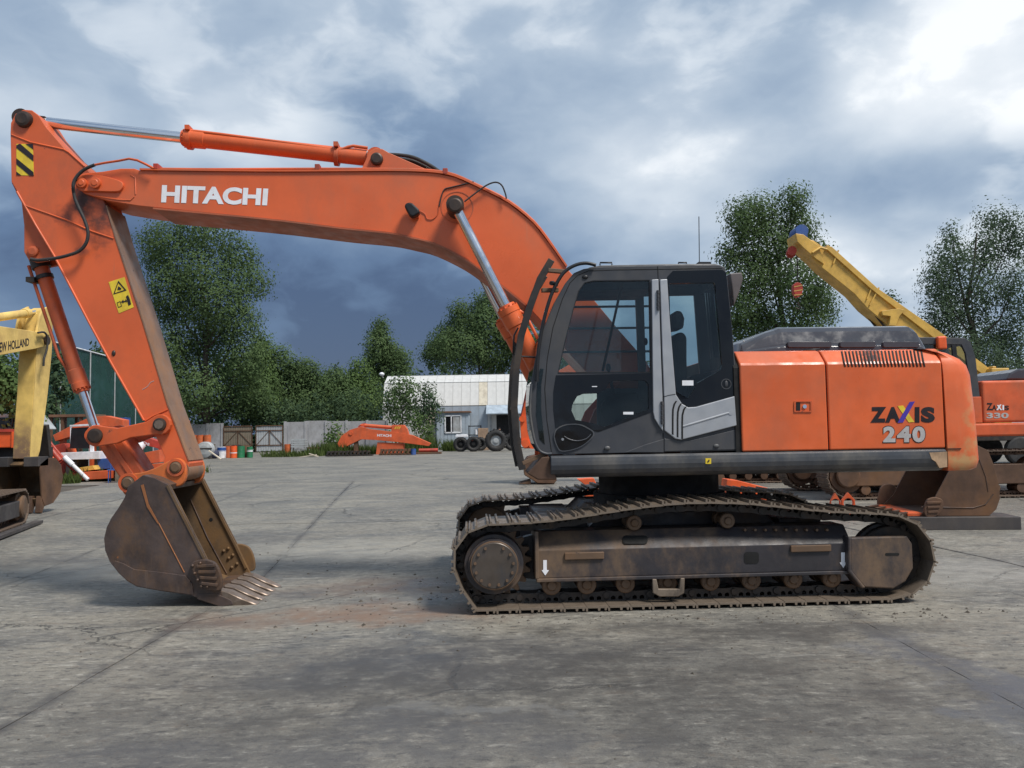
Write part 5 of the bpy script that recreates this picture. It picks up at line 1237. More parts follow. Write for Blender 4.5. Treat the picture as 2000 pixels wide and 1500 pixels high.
# low weeds (uncountable)
def blades(name, label, spots, seed):
    r = random.Random(seed); vs_ = []; fs = []; tone = []
    for (x0, y0, rx, ry, n, h) in spots:
        for _ in range(n):
            a = r.uniform(0, 6.28); q = math.sqrt(r.random()); x = x0+math.cos(a)*rx*q; y = y0+math.sin(a)*ry*q
            hh = h*r.uniform(.4, 1.2); an = r.uniform(0, 3.14); w_ = .02+.02*r.random(); lean = Vector((r.gauss(0, .25), r.gauss(0, .25), 1))*hh
            d = Vector((math.cos(an), math.sin(an), 0))*w_; o = len(vs_); b = Vector((x, y, -.03))
            vs_ += [b-d, b+d, b+lean*.6+d*.8, b+lean, b+lean*.6-d*.8]; fs.append((o, o+1, o+2, o+3, o+4)); t_ = r.random(); tone += [t_]*5
    me = bpy.data.meshes.new(name); me.from_pydata(vs_, [], fs); me.update()
    me.attributes.new('tone', 'FLOAT', 'POINT').data.foreach_set('value', tone)
    return tag(link_mesh(name, me, None, M['grass']), label, 'weeds', kind='stuff')
def gx(px, D_): return at(px, 870, D_).x
blades('weeds', 'green weeds and grass along the edge of the yard', [(gx(570, 56), 56, 2.2, 1.0, 700, .5), (gx(645, 58), 58, 1.6, 1.5, 900, .9), (gx(740, 60), 60, 3.5, 1.2, 1400, .7), (gx(815, 61), 61, 1.6, 1.0, 700, 1.3), (gx(880, 64), 64.5, .7, .8, 500, .9), (gx(915, 68), 69, 3, .6, 500, .5),
        (gx(140, 28), 27.6, .5, .4, 350, .35), (gx(120, 27), 29, .8, .6, 350, .5), (gx(230, 30), 34, 2, .7, 300, .4), (gx(10, 21), 20.5, .5, .5, 250, .3)], 5)
# far wood on the skyline
def far_wood():
    r = random.Random(9); bl = []
    for px in range(-300, 2400, 26):
        D_ = r.uniform(125, 150); h = r.uniform(700, 745) if 400 < px < 1100 else r.uniform(725, 760)
        p_ = at(px, h, D_); rx = r.uniform(2.0, 3.4)
        for z in range(0, int(p_.z), 3): bl.append(((p_.x+r.uniform(-.6, .6), D_, z+1.0), (rx*(1-.55*z/p_.z), rx*.7, 2.2)))
        bl.append(((p_.x, D_, p_.z-.8), (rx*.28, rx*.3, 1.8)))
    me = leaf_mesh('far_wood', bl, 26000, .8, 33, clump=.55, per=10)
    return tag(link_mesh('far_wood', me, None, M['leaf_d']), 'dark distant wood along the skyline behind the wall', 'wood', kind='stuff')
far_wood()
def undergrowth():
    r = random.Random(19); bl = []
    for px in range(200, 770, 13):
        D_ = r.uniform(73.5, 77); p_ = at(px, r.uniform(775, 812), D_)
        for z in (.8, 2.2, p_.z-.4): bl.append(((p_.x, D_, z), (r.uniform(.8, 1.5), 1.0, 1.0)))
    me = leaf_mesh('undergrowth', bl, 14000, .3, 35, clump=.4, per=10)
    tag(link_mesh('undergrowth', me, None, M['leaf_d']), 'dark undergrowth rising behind the concrete wall', 'bushes', kind='stuff')
undergrowth()
# ------------------------------------------------------------------ concrete wall with gate
WD = 71.0
def wall_z(px): return at(px, 824, WD).z
def wall_run(label, px0, px1, n, ztop_):
    x0, x1 = at(px0, 870, WD).x, at(px1, 870, WD).x
    root = empty('concrete_wall', (x0, WD, 0), 0, label, 'wall'); w_ = (x1-x0)/n
    mb = MB(); mb.bb((.03, -.06, -.1), (w_-.03, .06, ztop_)); mb.bb((.25, -.085, .3), (w_-.25, -.06, ztop_-.3)); me = mb.mesh('wall_panel'); me.materials.append(M['conc'])
    mb = MB(); mb.bb((-.09, -.13, -.1), (.09, .1, ztop_+.03)); mp = mb.mesh('wall_post'); mp.materials.append(M['ltgrey'] if False else M['conc'])
    for k in range(n):
        o = link_mesh('wall_panel', me, root); o.location = (k*w_, random.uniform(-.03, .03), random.uniform(-.06, .05))
    for k in range(n+1):
        o = link_mesh('wall_post', mp, root); o.location = (k*w_, 0, 0)
wall_run('grey concrete panel wall left of the wooden gate', 230, 434, 7, 2.62)
wall_run('grey concrete panel wall between the gate and the warehouse', 557, 757, 5, 2.68)
def gate(label, px0, px1, planks, mt):
    x0, x1 = at(px0, 870, WD).x, at(px1, 870, WD).x; w_ = x1-x0; h = 2.35
    root = empty('gate_leaf', (x0, WD-.12, 0), 0, label, 'gate')
    n = planks; pw = w_/n
    mb = MB(); mb.bb((.01, 0, .12), (pw-.01, .03, h-.05)); me = mb.mesh('plank'); me.materials.append(M[mt])
    for k in range(n):
        o = link_mesh('plank', me, root); o.location = (k*pw, random.uniform(-.006, .006), random.uniform(-.05, .03))
    mb = MB()
    for a, b in (((0, -.03, .1), (0, -.03, h)), ((w_, -.03, .1), (w_, -.03, h)), ((0, -.03, h), (w_, -.03, h)), ((0, -.03, .62), (w_, -.03, .62)), ((0, -.03, h-.42), (w_, -.03, h-.42)), ((w_/2, -.03, .62), (w_/2, -.03, h-.42)), ((0, -.03, .62), (w_/2, -.03, h-.42)), ((w_, -.03, .62), (w_/2, -.03, h-.42))):
        mb.bar(a, b, .04, .075 if abs(b[2]-a[2]) < .01 or a[0] == b[0] else .04)
    mb.build('gate_frame', M['rust_far'], root)
gate('left leaf of the boarded gate, brownish boards in a steel frame', 438, 493, 12, 'wood')
gate('right leaf of the boarded gate, greyer boards in a steel frame', 501, 553, 11, 'ltgrey')
# ------------------------------------------------------------------ pale warehouse
HD = 74.0
hx0 = at(748, 870, HD).x; hx1 = at(1330, 870, HD).x
z1, z2, z3 = at(900, 793, HD).z, at(900, 746, HD).z, at(900, 729, HD).z
wh = empty('warehouse', (hx0, HD, 0), 0, 'long pale metal-clad warehouse with a bent roof behind the tyres', 'warehouse')
nP = 34; pw = (hx1-hx0)/nP
prof = [(0, 0.0), (0, z1), (1.0, z2), (3.0, z3), (6.5, z3+.03), (10, z3), (12, z2), (13, z1), (13, 0)]
mb = MB(); mb.add([(x, y+.12 if y < 6 else y-.12, z-.05) for x in (.02, hx1-hx0-.02) for y, z in prof], [tuple(range(9)), tuple(range(17, 8, -1))]+[(i, i+9, i+10, i+1) for i in range(8)]); mb.build('shell', M['panel'], wh)
def wall_piece(y0, z0, y1, z1_, nm):
    g = .009; mb = MB(); d = Vector((0, y1-y0, z1_-z0)).normalized(); nr = Vector((0, -d.z, d.y))*.05
    a, b = Vector((0, y0, z0))+d*.03, Vector((0, y1, z1_))-d*.03
    vs_ = [a+Vector((g, 0, 0)), a+Vector((pw-g, 0, 0)), b+Vector((pw-g, 0, 0)), b+Vector((g, 0, 0))]
    mb.add(vs_+[q+nr for q in vs_], [(0, 1, 2, 3), (7, 6, 5, 4), (0, 4, 5, 1), (1, 5, 6, 2), (2, 6, 7, 3), (3, 7, 4, 0)])
    me = mb.mesh(nm); me.materials.append(M['panel']); return me
pm = [wall_piece(0, 0, 0, z1, 'wall_panel'), wall_piece(0, z1, 1.0, z2, 'wall_panel'), wall_piece(1.0, z2, 3.0, z3, 'roof_panel')]
old = pmat('yellowed_metal_panel', (.55, .50, .40), .6, dirt=(.4, .33, .24), damt=.4); blu = M['panel_b']
for j, me in enumerate(pm):
    for k in range(nP):
        if j == 0 and 12.3 <= k <= 14.5: continue
        o = link_mesh(me.name.split('.')[0], me, wh); o.location = (k*pw, 0, 0)
        if (j, k) in ((1, 11), (1, 25), (0, 5)):
            m2 = me.copy(); m2.materials.clear(); m2.materials.append(old); o.data = m2
        elif j == 0 and k in (6, 7, 8, 9, 10, 11):
            m2 = me.copy(); m2.materials.clear(); m2.materials.append(blu); o.data = m2
mb = MB(); mb.bb((0, 2.9, z3-.02), (hx1-hx0, 3.1, z3+.06)); mb.build('ridge_flashing', M['ltgrey'], wh)
# doorway and its canopy
dx0, dx1 = at(961, 870, HD).x-hx0, at(1030, 870, HD).x-hx0
mb = MB(); mb.bb((dx0, -.02, 0), (dx1, .1, z1-.9)); mb.build('doorway', M['dark'], wh)
mb = MB()
for x in (dx0-.08, dx1+.08): mb.bb((x-.08, -.12, 0), (x+.08, .02, z1-.85))
mb.build('door_frame', M['ltgrey'], wh)
mb = MB(); c0, c1 = at(951, 870, HD).x-hx0, dx1+.4
mb.add([(c0, -1.4, z1-.75), (c1, -1.4, z1-.75), (c1, .0, z1+.05), (c0, .0, z1+.05), (c0, -1.4, z1-.83), (c1, -1.4, z1-.83), (c1, .0, z1-.03), (c0, .0, z1-.03)], [(0, 1, 2, 3), (7, 6, 5, 4), (0, 4, 5, 1), (1, 5, 6, 2), (2, 6, 7, 3), (3, 7, 4, 0)]); mb.build('canopy', pmat('pale_blue_sheet', (.32, .38, .44), .5), wh)
mb = MB(); q = at(746, 731, HD-.3); mb.ball((q.x-hx0, -.4, q.z), (.25, .25, .18)); mb.bar((q.x-hx0, -.4, q.z), (.05, .1, q.z-.3), .05, .05); mb.build('floodlight', M['white'], wh)
# hut with window in front
hd = 71.5; u0, u1 = at(853, 870, hd).x, at(917, 870, hd).x; hz = at(880, 806, hd).z
hut = empty('site_hut', (u0, hd, 0), 0, 'small grey clad hut with one white window at the warehouse wall', 'hut'); W_ = u1-u0
mb = MB(); mb.bb((.04, .04, 0), (W_-.04, 2.2, hz)); mb.build('core', M['panel_b'], hut)
nb = 9
wx0, wx1 = at(870, 870, hd).x-u0, at(901, 870, hd).x-u0; wz0, wz1 = at(880, 845, hd).z, at(880, 812, hd).z
for k in range(nb):
    a, b = W_*k/nb+.012, W_*(k+1)/nb-.012; mb = MB()
    if b < wx0 or a > wx1: mb.bb((a, 0, 0), (b, .05, hz-.02))
    else: mb.bb((a, 0, 0), (b, .05, wz0)); mb.bb((a, 0, wz1), (b, .05, hz-.02))
    mb.build('cladding_board', M['panel_b'], hut)
mb = MB(); mb.bb((wx0, -.02, wz0), (wx1, .0, wz1)); pn = mb.build('window_glass', M['blackglass'], hut)
mb = MB()
for a, b in (((wx0, wz0), (wx1, wz0)), ((wx0, wz1), (wx1, wz1)), ((wx0, wz0), (wx0, wz1)), ((wx1, wz0), (wx1, wz1)), (((wx0+wx1)/2-.15, wz0), ((wx0+wx1)/2-.15, wz1))): mb.bar((a[0], -.04, a[1]), (b[0], -.04, b[1]), .06, .11)
mb.build('window_frame', M['white'], hut)
mb = MB(); mb.bb((wx0+(wx1-wx0)*.5, -.03, wz0+.05), (wx1-.1, -.022, wz1-.1)); mb.build('curtain', M['ltgrey'], hut)
mb = MB(); mb.bb((-.12, -.18, hz), (W_+.1, 2.3, hz+.13)); mb.build('roof', M['brown'], hut)
# ------------------------------------------------------------------ green net fence on the left
fA, fB = at(60, 660, 27.0), at(310, 740, 46.0)
fA = Vector((-20.75, 33.75, 0)); fB = Vector((-23.45, 51.9, 0)); fd = fB-fA; Lf = fd.length
fr_ = empty('net_fence', fA, math.atan2(fd.y, fd.x), 'tall green net fence on white posts at the left', 'fence')
FH = 6.0; nF = 5
mb = MB(); mb.bb((.03, -.01, .05), (Lf/nF-.03, .01, FH-.03)); me = mb.mesh('net_panel'); me.materials.append(M['net'])
mb = MB(); mb.cyl((0, -.05, -.1), (0, -.05, FH+.03), .035, n=8); mp = mb.mesh('fence_post'); mp.materials.append(M['ltgrey'])
mb = MB(); mb.cyl((0, -.04, FH), (Lf/nF, -.04, FH), .035, n=6); mr = mb.mesh('top_rail'); mr.materials.append(M['white'])
for k in range(nF):
    for me_, nm in ((me, 'net_panel'), (mr, 'top_rail')):
        o = link_mesh(nm, me_, fr_); o.location = (k*Lf/nF, 0, 0)
for k in range(nF+1):
    o = link_mesh('fence_post', mp, fr_); o.location = (k*Lf/nF, 0, 0)
tree('bushy_tree', 'dark tree top showing above the green net fence', 200, 60, [(205, 690, 22, 14), (190, 710, 30, 20), (230, 720, 26, 20)], 900, .3, 'leaf_d', 61, clump=.4)
# ------------------------------------------------------------------ other machines
def stadium(L_, h, rl=None):
    r = h/2; out = []
    for i in range(9): a = math.pi/2+math.pi*i/8; out.append((r+r*math.cos(a), r+r*math.sin(a)+.03))
    for i in range(9): a = -math.pi/2+math.pi*i/8; out.append((L_-r+r*math.cos(a), r+r*math.sin(a)+.03))
    return out
SHOE2 = shoe_mesh('track_shoe', .6, .2, pmat('rusty_track_shoe', (.16, .115, .085), .6, metal=.2, dirt=(.07, .05, .04), damt=.8, dsc=6))
def bg_undercarriage(root, L_, gauge, h=.95):
    for v0 in (0, gauge):
        make_track(root, stadium(L_, h), v0, .6, .2, SHOE2, M['rust_far'])
        mb = MB(); mb.bb((.55, v0+.1, .28), (L_-.55, v0+.5, .70)); tfm = mb.build('track_frame', M['rust_far'], root, .02)
        for c, nm in ((.48, 'sprocket'), (L_-.48, 'idler_wheel')):
            mb = MB(); mb.rod(Vector((c, v0+.06, .5)), Vector((c, v0+.5, .5)), [(0, .22), (.02, .25), (.1, .26), (.11, .36), (.34, .36), (.44, .3)], 28); mb.build(nm, M['rust_far'], root)
        n = 7
        for k in range(n):
            mb = MB(); c = .85+(L_-1.7)*k/(n-1); mb.cyl((c, v0+.12, .2), (c, v0+.48, .2), .1, n=14); mb.build('track_roller', M['rust_far'], tfm)
    mb = MB(); mb.bb((L_/2-1, .5, .45), (L_/2+1, gauge+.1, .75)); mb.cyl((L_/2, gauge/2+.3, .7), (L_/2, gauge/2+.3, 1.2), .65, n=32); mb.build('centre_frame', M['dark'], root)
def bucket_parts(root, prof, v0, v1, teeth_at, mat, mat_in, tooth_dir, nt_=5):
    mb = MB(); mb.prism(prof, v0, v0+.03); b = mb.build('bucket', M[mat], root, .004)
    mb = MB(); mb.prism(prof, v1-.03, v1); mb.build('far_side_plate', M[mat], b)
    mb = MB(); mb.strip(prof[2:], v0+.028, v1-.028, .03 if tooth_dir[0] > 0 else -.03); mb.build('shell', M[mat_in], b)
    t = Vector(teeth_at); d = Vector(tooth_dir).normalized(); nn = Vector((-d.y, d.x))
    for k in range(nt_):
        v = v0+.08+(v1-v0-.16)*k/(nt_-1); mb = MB()
        p = [t-d*.05+nn*.035, t+d*.2, t-d*.05-nn*.035]
        mb.prism([tuple(q) for q in p], v-.05, v+.05); mb.build('tooth', M[mat], b)
    return b
# --- neighbour excavator behind the counterweight ("330")
XF = Frame(Matrix.Translation((6.5, 16.6, 0)))
X3 = empty('excavator', (6.5, 16.6, 0), 0, 'orange excavator marked 330 parked behind the counterweight at the right', 'excavator')
bg_undercarriage(X3, 4.95, 2.6)
xp = lambda pts, v: XF.P(pts, v)
zs0, zs1 = XF.p(1960, 852, .1)[1], XF.p(1960, 826, .1)[1]
mb = MB(); mb.bb((1.2, .12, zs0), (6.2, 3.0, zs1)); x_deck = mb.build('side_skirt', M['orange_faded'], X3, .04)
zt3 = XF.p(1960, 743, .14)[1]; uA = XF.p(1918, 780, .14)[0]; uL = XF.p(1898, 780, .14)[0]
mb = MB(); mb.bb((uA+.01, .14, zs1+.01), (6.0, 2.95, zt3)); xd = mb.build('engine_door', M['orange_faded'], X3, .05, 3)
mb = MB(); mb.bb((uL-2.2, .14, zs1+.01), (uA-.01, 1.1, XF.p(1900, 775, .14)[1])); mb.build('front_panel', M['orange_faded'], X3, .01)
mb = MB(); mb.bb((6.0, .12, zs0+.02), (6.5, 2.98, zt3+.04)); mb.build('counterweight', M['orange_faded'], X3, .12, 3)
mb = MB(); mb.prism(xp([(1966, 742), (1974, 728), (1990, 720), (2100, 718), (2120, 742)], .7), .7, 2.2); mb.build('engine_hood', M['hood'], X3, .04)
# cab
cpx = [(1700, 780), (1690, 700), (1715, 664), (1760, 658), (1885, 660), (1896, 668), (1906, 700), (1914, 776)]
wpx = [(1720, 772), (1718, 700), (1735, 674), (1780, 672), (1878, 673), (1886, 690), (1898, 772)]
mb = MB(); mb.plate(xp(cpx, .16), [xp(wpx, .16)], .16, .22); mb.plate(xp(cpx, .16), [xp(wpx, .16)], 1.05, 1.1); xc = mb.build('cab', M['grey'], X3, .01)
mb = MB(); mb.strip(xp(cpx[1:6], .16), .22, 1.05, .06); mb.build('roof', M['grey'], xc)
mb = MB(); mb.prism(xp(wpx, .16), .185, .19); mb.build('side_pane', M['glass_dk'], xc)
mb = MB(); mb.prism(xp([(1760, 780), (1770, 720), (1800, 700), (1820, 720), (1850, 780)], .6), .4, .9); mb.build('seat', M['seatm'], xc, .05)
mb = MB(); mb.bar(XF.q(1862, 672, .19), XF.q(1872, 774, .19), .05, .09); mb.build('window_post', M['black'], xc)
mb = MB(); mb.prism(xp([(1830, 657), (1848, 656), (1850, 682), (1832, 682)], .1), .08, .2); mb.build('roof_bracket', M['orange_bright'], xc, .03)
# lettering
L3 = lambda x0, y0, x1, y1: xp([(x0, y1), (x1, y1), (x1, y0), (x0, y0)], .135)
for ch, a, b, y0, mt in (('Z', 1927, 1939, 787, 'black_letter'), ('A', 1938, 1946, 791, 'black_letter'), ('I', 1958, 1961, 791, 'letter'), ('S', 1962, 1971, 792, 'black_letter')):
    lettering(ch, L3(a, y0, b, 801), .135, M[mt], xd, .03)
mb = MB(); mb.prism(xp([(1946, 801), (1949, 801), (1956, 790), (1953, 790)], .134), .132, .135); mb.prism(xp([(1947, 791), (1950, 791), (1957, 801), (1954, 801)], .134), .1325, .1355); mb.build('letter_stroke', M['letter'], xd)
lettering('330', L3(1927, 806, 1970, 817), .135, M['silver_letter'], xd, .03)
# low boom, arm and bucket reaching left behind the big machine
mb = MB(); mb.prism([(1.9, 1.7), (1.2, 2.7), (.2, 3.2), (-1.0, 3.1), (-3.6, 2.6), (-3.6, 2.3), (-1.0, 2.6), (.1, 2.65), (.8, 2.2), (1.4, 1.5)], 1.25, 1.8); mb.build('boom', M['orange_faded'], X3, .01)
mb = MB(); mb.prism([(-4.2, 2.75), (-3.9, 2.9), (-3.3, 2.3), (-2.2, .75), (-2.4, .62), (-3.9, 2.1)], 1.3, 1.7); mb.build('arm', M['orange_faded'], X3, .01)
bucket_parts(X3, [(-2.5, .9), (-2.0, .75), (-1.75, .15), (-2.0, .05), (-2.6, .08), (-2.95, .35), (-2.95, .7), (-2.7, .9)], .9, 2.1, (-1.75, .1), 'rust_far', 'rust_far', (1, -.15))
# loose tracked parts: orange bracket seen between the tracks
mb = MB(); zf = lambda px, py, D_: (at(px, py, D_).x, at(px, py, D_).z)
D_ = 14.0
mb.prism([zf(1418, 955, D_), (zf(1418, 955, D_)[0], .03), (zf(1500, 955, D_)[0], .03), zf(1500, 953, D_), zf(1440, 938, D_), zf(1420, 936, D_)], D_, D_+.35)
tag(mb.build('steel_wedge', M['orange_bright'], None, .01), 'orange steel wedge lying behind the near track, right of the slewing ring', 'steel part')
# --- third excavator, mostly hidden
Z = Frame(Matrix.Translation((4.35, 22.0, 0)))
X4 = empty('excavator', (4.35, 22.0, 0), 0, 'orange excavator hidden behind the cab, its arm and bucket showing past the guard', 'excavator')
bg_undercarriage(X4, 4.3, 2.39)
mb = MB(); mb.bb((.9, .2, 1.1), (4.9, 2.8, 1.35)); mb.build('side_skirt', M['grey'], X4, .03)
mb = MB(); mb.bb((2.7, .2, 1.36), (4.9, 2.8, 2.0)); mb.build('engine_door', M['orange_faded'], X4, .05)
mb = MB(); mb.prism([(1.0, 1.36), (.85, 2.2), (1.2, 2.75), (2.5, 2.8), (2.6, 1.36)], .22, 1.1); xc4 = mb.build('cab', M['grey'], X4, .02)
mb = MB(); mb.prism([(1.1, 2.0), (1.3, 2.65), (2.4, 2.7), (2.45, 2.0)], .205, .215); mb.build('side_pane', M['blackglass'], xc4)
V4 = 1.25
b4 = Z.P([(1330, 800), (1240, 720), (1150, 690), (1060, 742), (1030, 762), (1036, 780), (1070, 765), (1150, 725), (1220, 760), (1290, 830)], V4)
mb = MB(); mb.prism(b4, V4, V4+.5); mb.build('boom', M['orange_faded'], X4, .01)
a4 = Z.P([(1036, 752), (1024, 790), (1016, 820), (1018, 862), (1024, 876), (1040, 876), (1042, 860), (1038, 826), (1046, 780)], V4)
mb = MB(); mb.prism(a4, V4+.05, V4+.45); am4 = mb.build('arm', M['orange_bright'], X4, .01)
for px, py, r in ((1020, 818, .09), (1026, 866, .12), (1040, 870, .1)):
    c = Z.p(px, py, V4); mb = MB(); mb.cyl((c[0], V4-.02, c[1]), (c[0], V4+.52, c[1]), r, n=18); mb.build('arm_pin', M['orange_bright'], am4)
mb = MB(); mb.cyl(Z.q(1018, 822, V4+.2), Z.q(1031, 762, V4+.2), .06, n=12); mb.build('bucket_cylinder', M['red'], X4)
bp4 = Z.P([(1030, 893), (1062, 886), (1088, 938), (1082, 946), (1050, 944), (1024, 928), (1022, 905)], V4-.3)
bp4 = [(a, max(b, .02)) for a, b in bp4]
mb = MB(); mb.prism(bp4, V4-.3, V4+.85); bk4 = mb.build('bucket', M['rust_far'], X4, .02)
for k in range(4):
    mb = MB(); c = Z.p(1030, 928, V4-.3); v = V4-.25+k*.3; mb.prism([(c[0]+.1, .12), (c[0]-.25, .03), (c[0]+.1, .02)], v, v+.1); mb.build('tooth', M['rust_far'], bk4)
# small orange part on the ground behind the track, left of the ring
D_ = 16.0; mb = MB()
mb.prism([zf(1128, 936, D_), zf(1160, 934, D_), zf(1168, 952, D_), (zf(1172, 952, D_)[0], .02), (zf(1140, 952, D_)[0], .02), zf(1146, 950, D_)], D_, D_+.3)
tag(mb.build('steel_bracket', M['orange_bright'], None, .01), 'small orange bracket behind the tracks, left of the slewing ring', 'steel part')
# lifting lugs lying on the ground behind the rear of the track
D_ = 13.4
for k, (a, b) in enumerate(((1622, 1642), (1648, 1676))):
    mb = MB(); x0, x1 = at(a, 970, D_).x, at(b, 970, D_).x; w_ = x1-x0; hh = at(a, 963, D_).z
    mb.plate([(x0, .02), (x1, .02), (x1-.01, hh*.7), ((x0+x1)/2, hh), (x0+.01, hh*.7)], [circ(((x0+x1)/2, hh*.58), hh*.2, 12)], D_+k*.1, D_+.06+k*.1)
    mb.bb((x0, D_+k*.1-.12, .0), (x1, D_+k*.1+.18, .025))
    tag(mb.build('lifting_lug', M['orange_faded'], None, .006), ('rusty orange lifting lug on the ground, the left one of two' if k == 0 else 'rusty orange lifting lug on the ground, the right one of two'), 'steel part', 'lifting lugs behind the track')
# --- big rusty bucket on a steel sleeper behind the counterweight
BF = Frame(Matrix.Translation((6.0, 11.9, 0)) @ Matrix.Rotation(R_(-6), 4, 'Z'))
zsl = .19
sl0, sl1 = BF.p(1740, 1030, -.05)[0], BF.p(1992, 1030, -.05)[0]
mb = MB(); mb.bb((sl0, -.1, 0), (sl1, .5, zsl)); o = mb.build('steel_sleeper', M['timber'], None, .01); o.matrix_world = BF.m
tag(o, 'dark flat steel beam lying under the loose rusty bucket', 'beam')
LB = empty('loose_bucket', BF.m.translation, R_(-6), 'large loose rusty digger bucket resting on a dark beam behind the counterweight', 'bucket')
bpx = [(1850, 862), (1905, 868), (1930, 880), (1940, 905), (1952, 950), (1953, 975), (1946, 995), (1932, 1008), (1905, 1014), (1795, 1012), (1822, 980), (1862, 905)]
pr = [(a, max(b, zsl+.005)) for a, b in BF.P(bpx, 0)]
mb = MB(); mb.prism(pr, 0, .03); lb = mb.build('side_plate', M['rust_far'], LB, .004)
mb = MB(); mb.prism([(a-.08, b) for a, b in pr], 1.35, 1.38); mb.build('far_side_plate', M['rust_far'], LB, .004)
mb = MB(); mb.strip(pr[0:10], .028, 1.352, .03); mb.build('shell', pmat('brown_bucket_inside', (.075, .042, .028), .7, dirt=(.13, .07, .035), damt=.6), LB)
lipx = [(1705, 1000), (1795, 1002), (1800, 1012), (1705, 1012)]
q0 = BF.p(1795, 1012, 0)
mb = MB(); mb.bb((q0[0]-.16, .0, zsl+.004), (q0[0]+.06, 1.38, zsl+.05)); mb.build('lip', M['orange_old'], LB, .005)
for k in range(5):
    mb = MB(); v = .08+k*.3; mb.prism([(q0[0]-.14, zsl+.06), (q0[0]-.36, zsl+.02), (q0[0]-.14, zsl+.0)], v-.05, v+.05); mb.build('tooth', M['rust_far'], LB)
scq = BF.P(sm2([(1812, 975), (1825, 971), (1840, 976), (1842, 992), (1832, 1006), (1815, 1012), (1806, 1005), (1806, 988), (1812, 975)], 3)[:-1], -.04)
mb = MB(); mb.prism(scq, -.05, .002); sc_ = mb.build('side_cutter', M['rust_far'], LB, .01)
for k in range(3):
    mb = MB(); mb.bar(BF.q(1810+k, 982+k*9, -.05), BF.q(1838-k*3, 981+k*9, -.05), .03, .035); mb.build('cutter_rib', M['rust_far'], sc_, .005)
mb = MB(); mb.tube([BF.q(a, b, -.001) for a, b in ((1800, 990), (1900, 992), (1925, 985), (1940, 965))], .008, 6); mb.build('wear_seam', M['rust'], LB)
mb = MB(); mb.tube([BF.q(a, b, -.001) for a, b in ((1908, 885), (1925, 930), (1930, 960))], .006, 6); mb.build('side_seam', M['rust'], LB)
fx = BF.P(sm2([(1716, 965), (1722, 950), (1735, 945), (1750, 952), (1748, 975), (1745, 992), (1725, 1000), (1714, 985), (1716, 965)], 3)[:-1], 1.38)
mb = MB(); mb.prism([(a, max(b, .2)) for a, b in fx], 1.38, 1.42); mb.build('far_side_cutter', M['rust_far'], LB, .01)
# --- yellow truck crane: telescopic jib over the engine hood
CF = Frame(Matrix.Translation((0, 30, 0)))
CR = empty('truck_crane', at(1930, 870, 30)*1.0 - Vector((0, 0, at(1930, 870, 30).z)), 0, 'yellow truck crane with its telescopic jib raised to the left above the hood', 'crane')
CR_off = CR.location.copy()
def crn(mb, name, mat, bevel=0.0, parent=None):
    mb.v = [(x-CR_off.x, y-CR_off.y, z) for x, y, z in mb.v]
    return mb.build(name, M[mat], parent or CR, bevel)
c_ = lambda pts, v=0.0: CF.P(pts, v)
def crane_section(pts, v0, v1, name):
    mb = MB(); mb.prism([q for q in c_(pts)], 30+v0, 30+v1); return crn(mb, name, 'crane', .02)
j1 = crane_section([(1562, 472), (1580, 474), (1604, 490), (1690, 568), (1803, 656), (1930, 752), (1915, 795), (1800, 700), (1718, 633), (1684, 605), (1659, 577), (1598, 528), (1578, 508)], -.42, .42, 'jib')
mb = MB(); mb.prism(c_([(1606, 484), (1616, 489), (1702, 567), (1826, 654), (1950, 746), (1930, 752), (1803, 657), (1690, 569), (1603, 491)]), 30-.50, 30+.50); crn(mb, 'jib_top_flange', 'crane', .01, j1)
for px, py, px2, py2 in ((1618, 520, 1628, 494), (1683, 588, 1694, 560), (1688, 600, 1706, 566)):
    mb = MB(); mb.bar(CF.q(px, py, 0)+Vector((0, 30-.46, 0)), CF.q(px2, py2, 0)+Vector((0, 30-.46, 0)), .04, .05); crn(mb, 'jib_collar', 'crane', 0, j1)
mb = MB(); mb.prism(c_([(1545, 462), (1560, 464), (1590, 486), (1600, 522), (1585, 512), (1560, 490), (1548, 478)]), 30-.5, 30+.5); crn(mb, 'jib_head', 'crane', .02)
mb = MB(); mb.tube([CF.q(1576, 500, 0)+Vector((0, 29.45, 0)), CF.q(1592, 490, 0)+Vector((0, 29.45, 0)), CF.q(1604, 494, 0)+Vector((0, 29.45, 0))], .05, 6); crn(mb, 'head_strut', 'crane', 0, j1)
p = CF.p(1560, 455, 0); mb = MB(); mb.cyl((p[0], 29.65, p[1]), (p[0], 30.35, p[1]), .24, n=20); mb.bb((p[0]-.05, 29.7, p[1]-.3), (p[0]+.22, 30.3, p[1])); crn(mb, 'blue_winch', 'blue', .01)
p = CF.p(1543, 492, 0); mb = MB(); mb.cyl((p[0], 29.75, p[1]), (p[0], 29.85, p[1]), .17, n=20); crn(mb, 'red_sheave', 'red', 0)
mb = MB(); mb.cyl((p[0]+.06, 30.05, p[1]-.05), (p[0]+.06, 30.15, p[1]-.05), .17, n=20); crn(mb, 'red_sheave', 'red', 0)
mb = MB(); mb.prism(c_([(1708, 612), (1740, 607), (1752, 610), (1742, 622), (1735, 640), (1722, 640), (1725, 622), (1710, 620)]), 29.4, 30.6); crn(mb, 'jib_stay', 'crane', .01, j1)
for k in (-.3, .3):
    mb = MB(); mb.cyl(CF.q(1690, 602, 0)+Vector((0, 30+k, 0)), CF.q(1760, 690, 0)+Vector((0, 30+k, 0)), .04, n=8); crn(mb, 'luffing_rod', 'steel', 0, j1)
hk = CF.p(1556, 552, 0); top_ = CF.p(1548, 500, 0)
mb = MB(); mb.tube([(hk[0], 29.9, hk[1]), (hk[0], 29.9, top_[1])], .012, 5); mb.tube([(hk[0]+.06, 30.0, hk[1]), (hk[0]+.06, 30.0, top_[1])], .012, 5); crn(mb, 'hoist_rope', 'steel', 0)
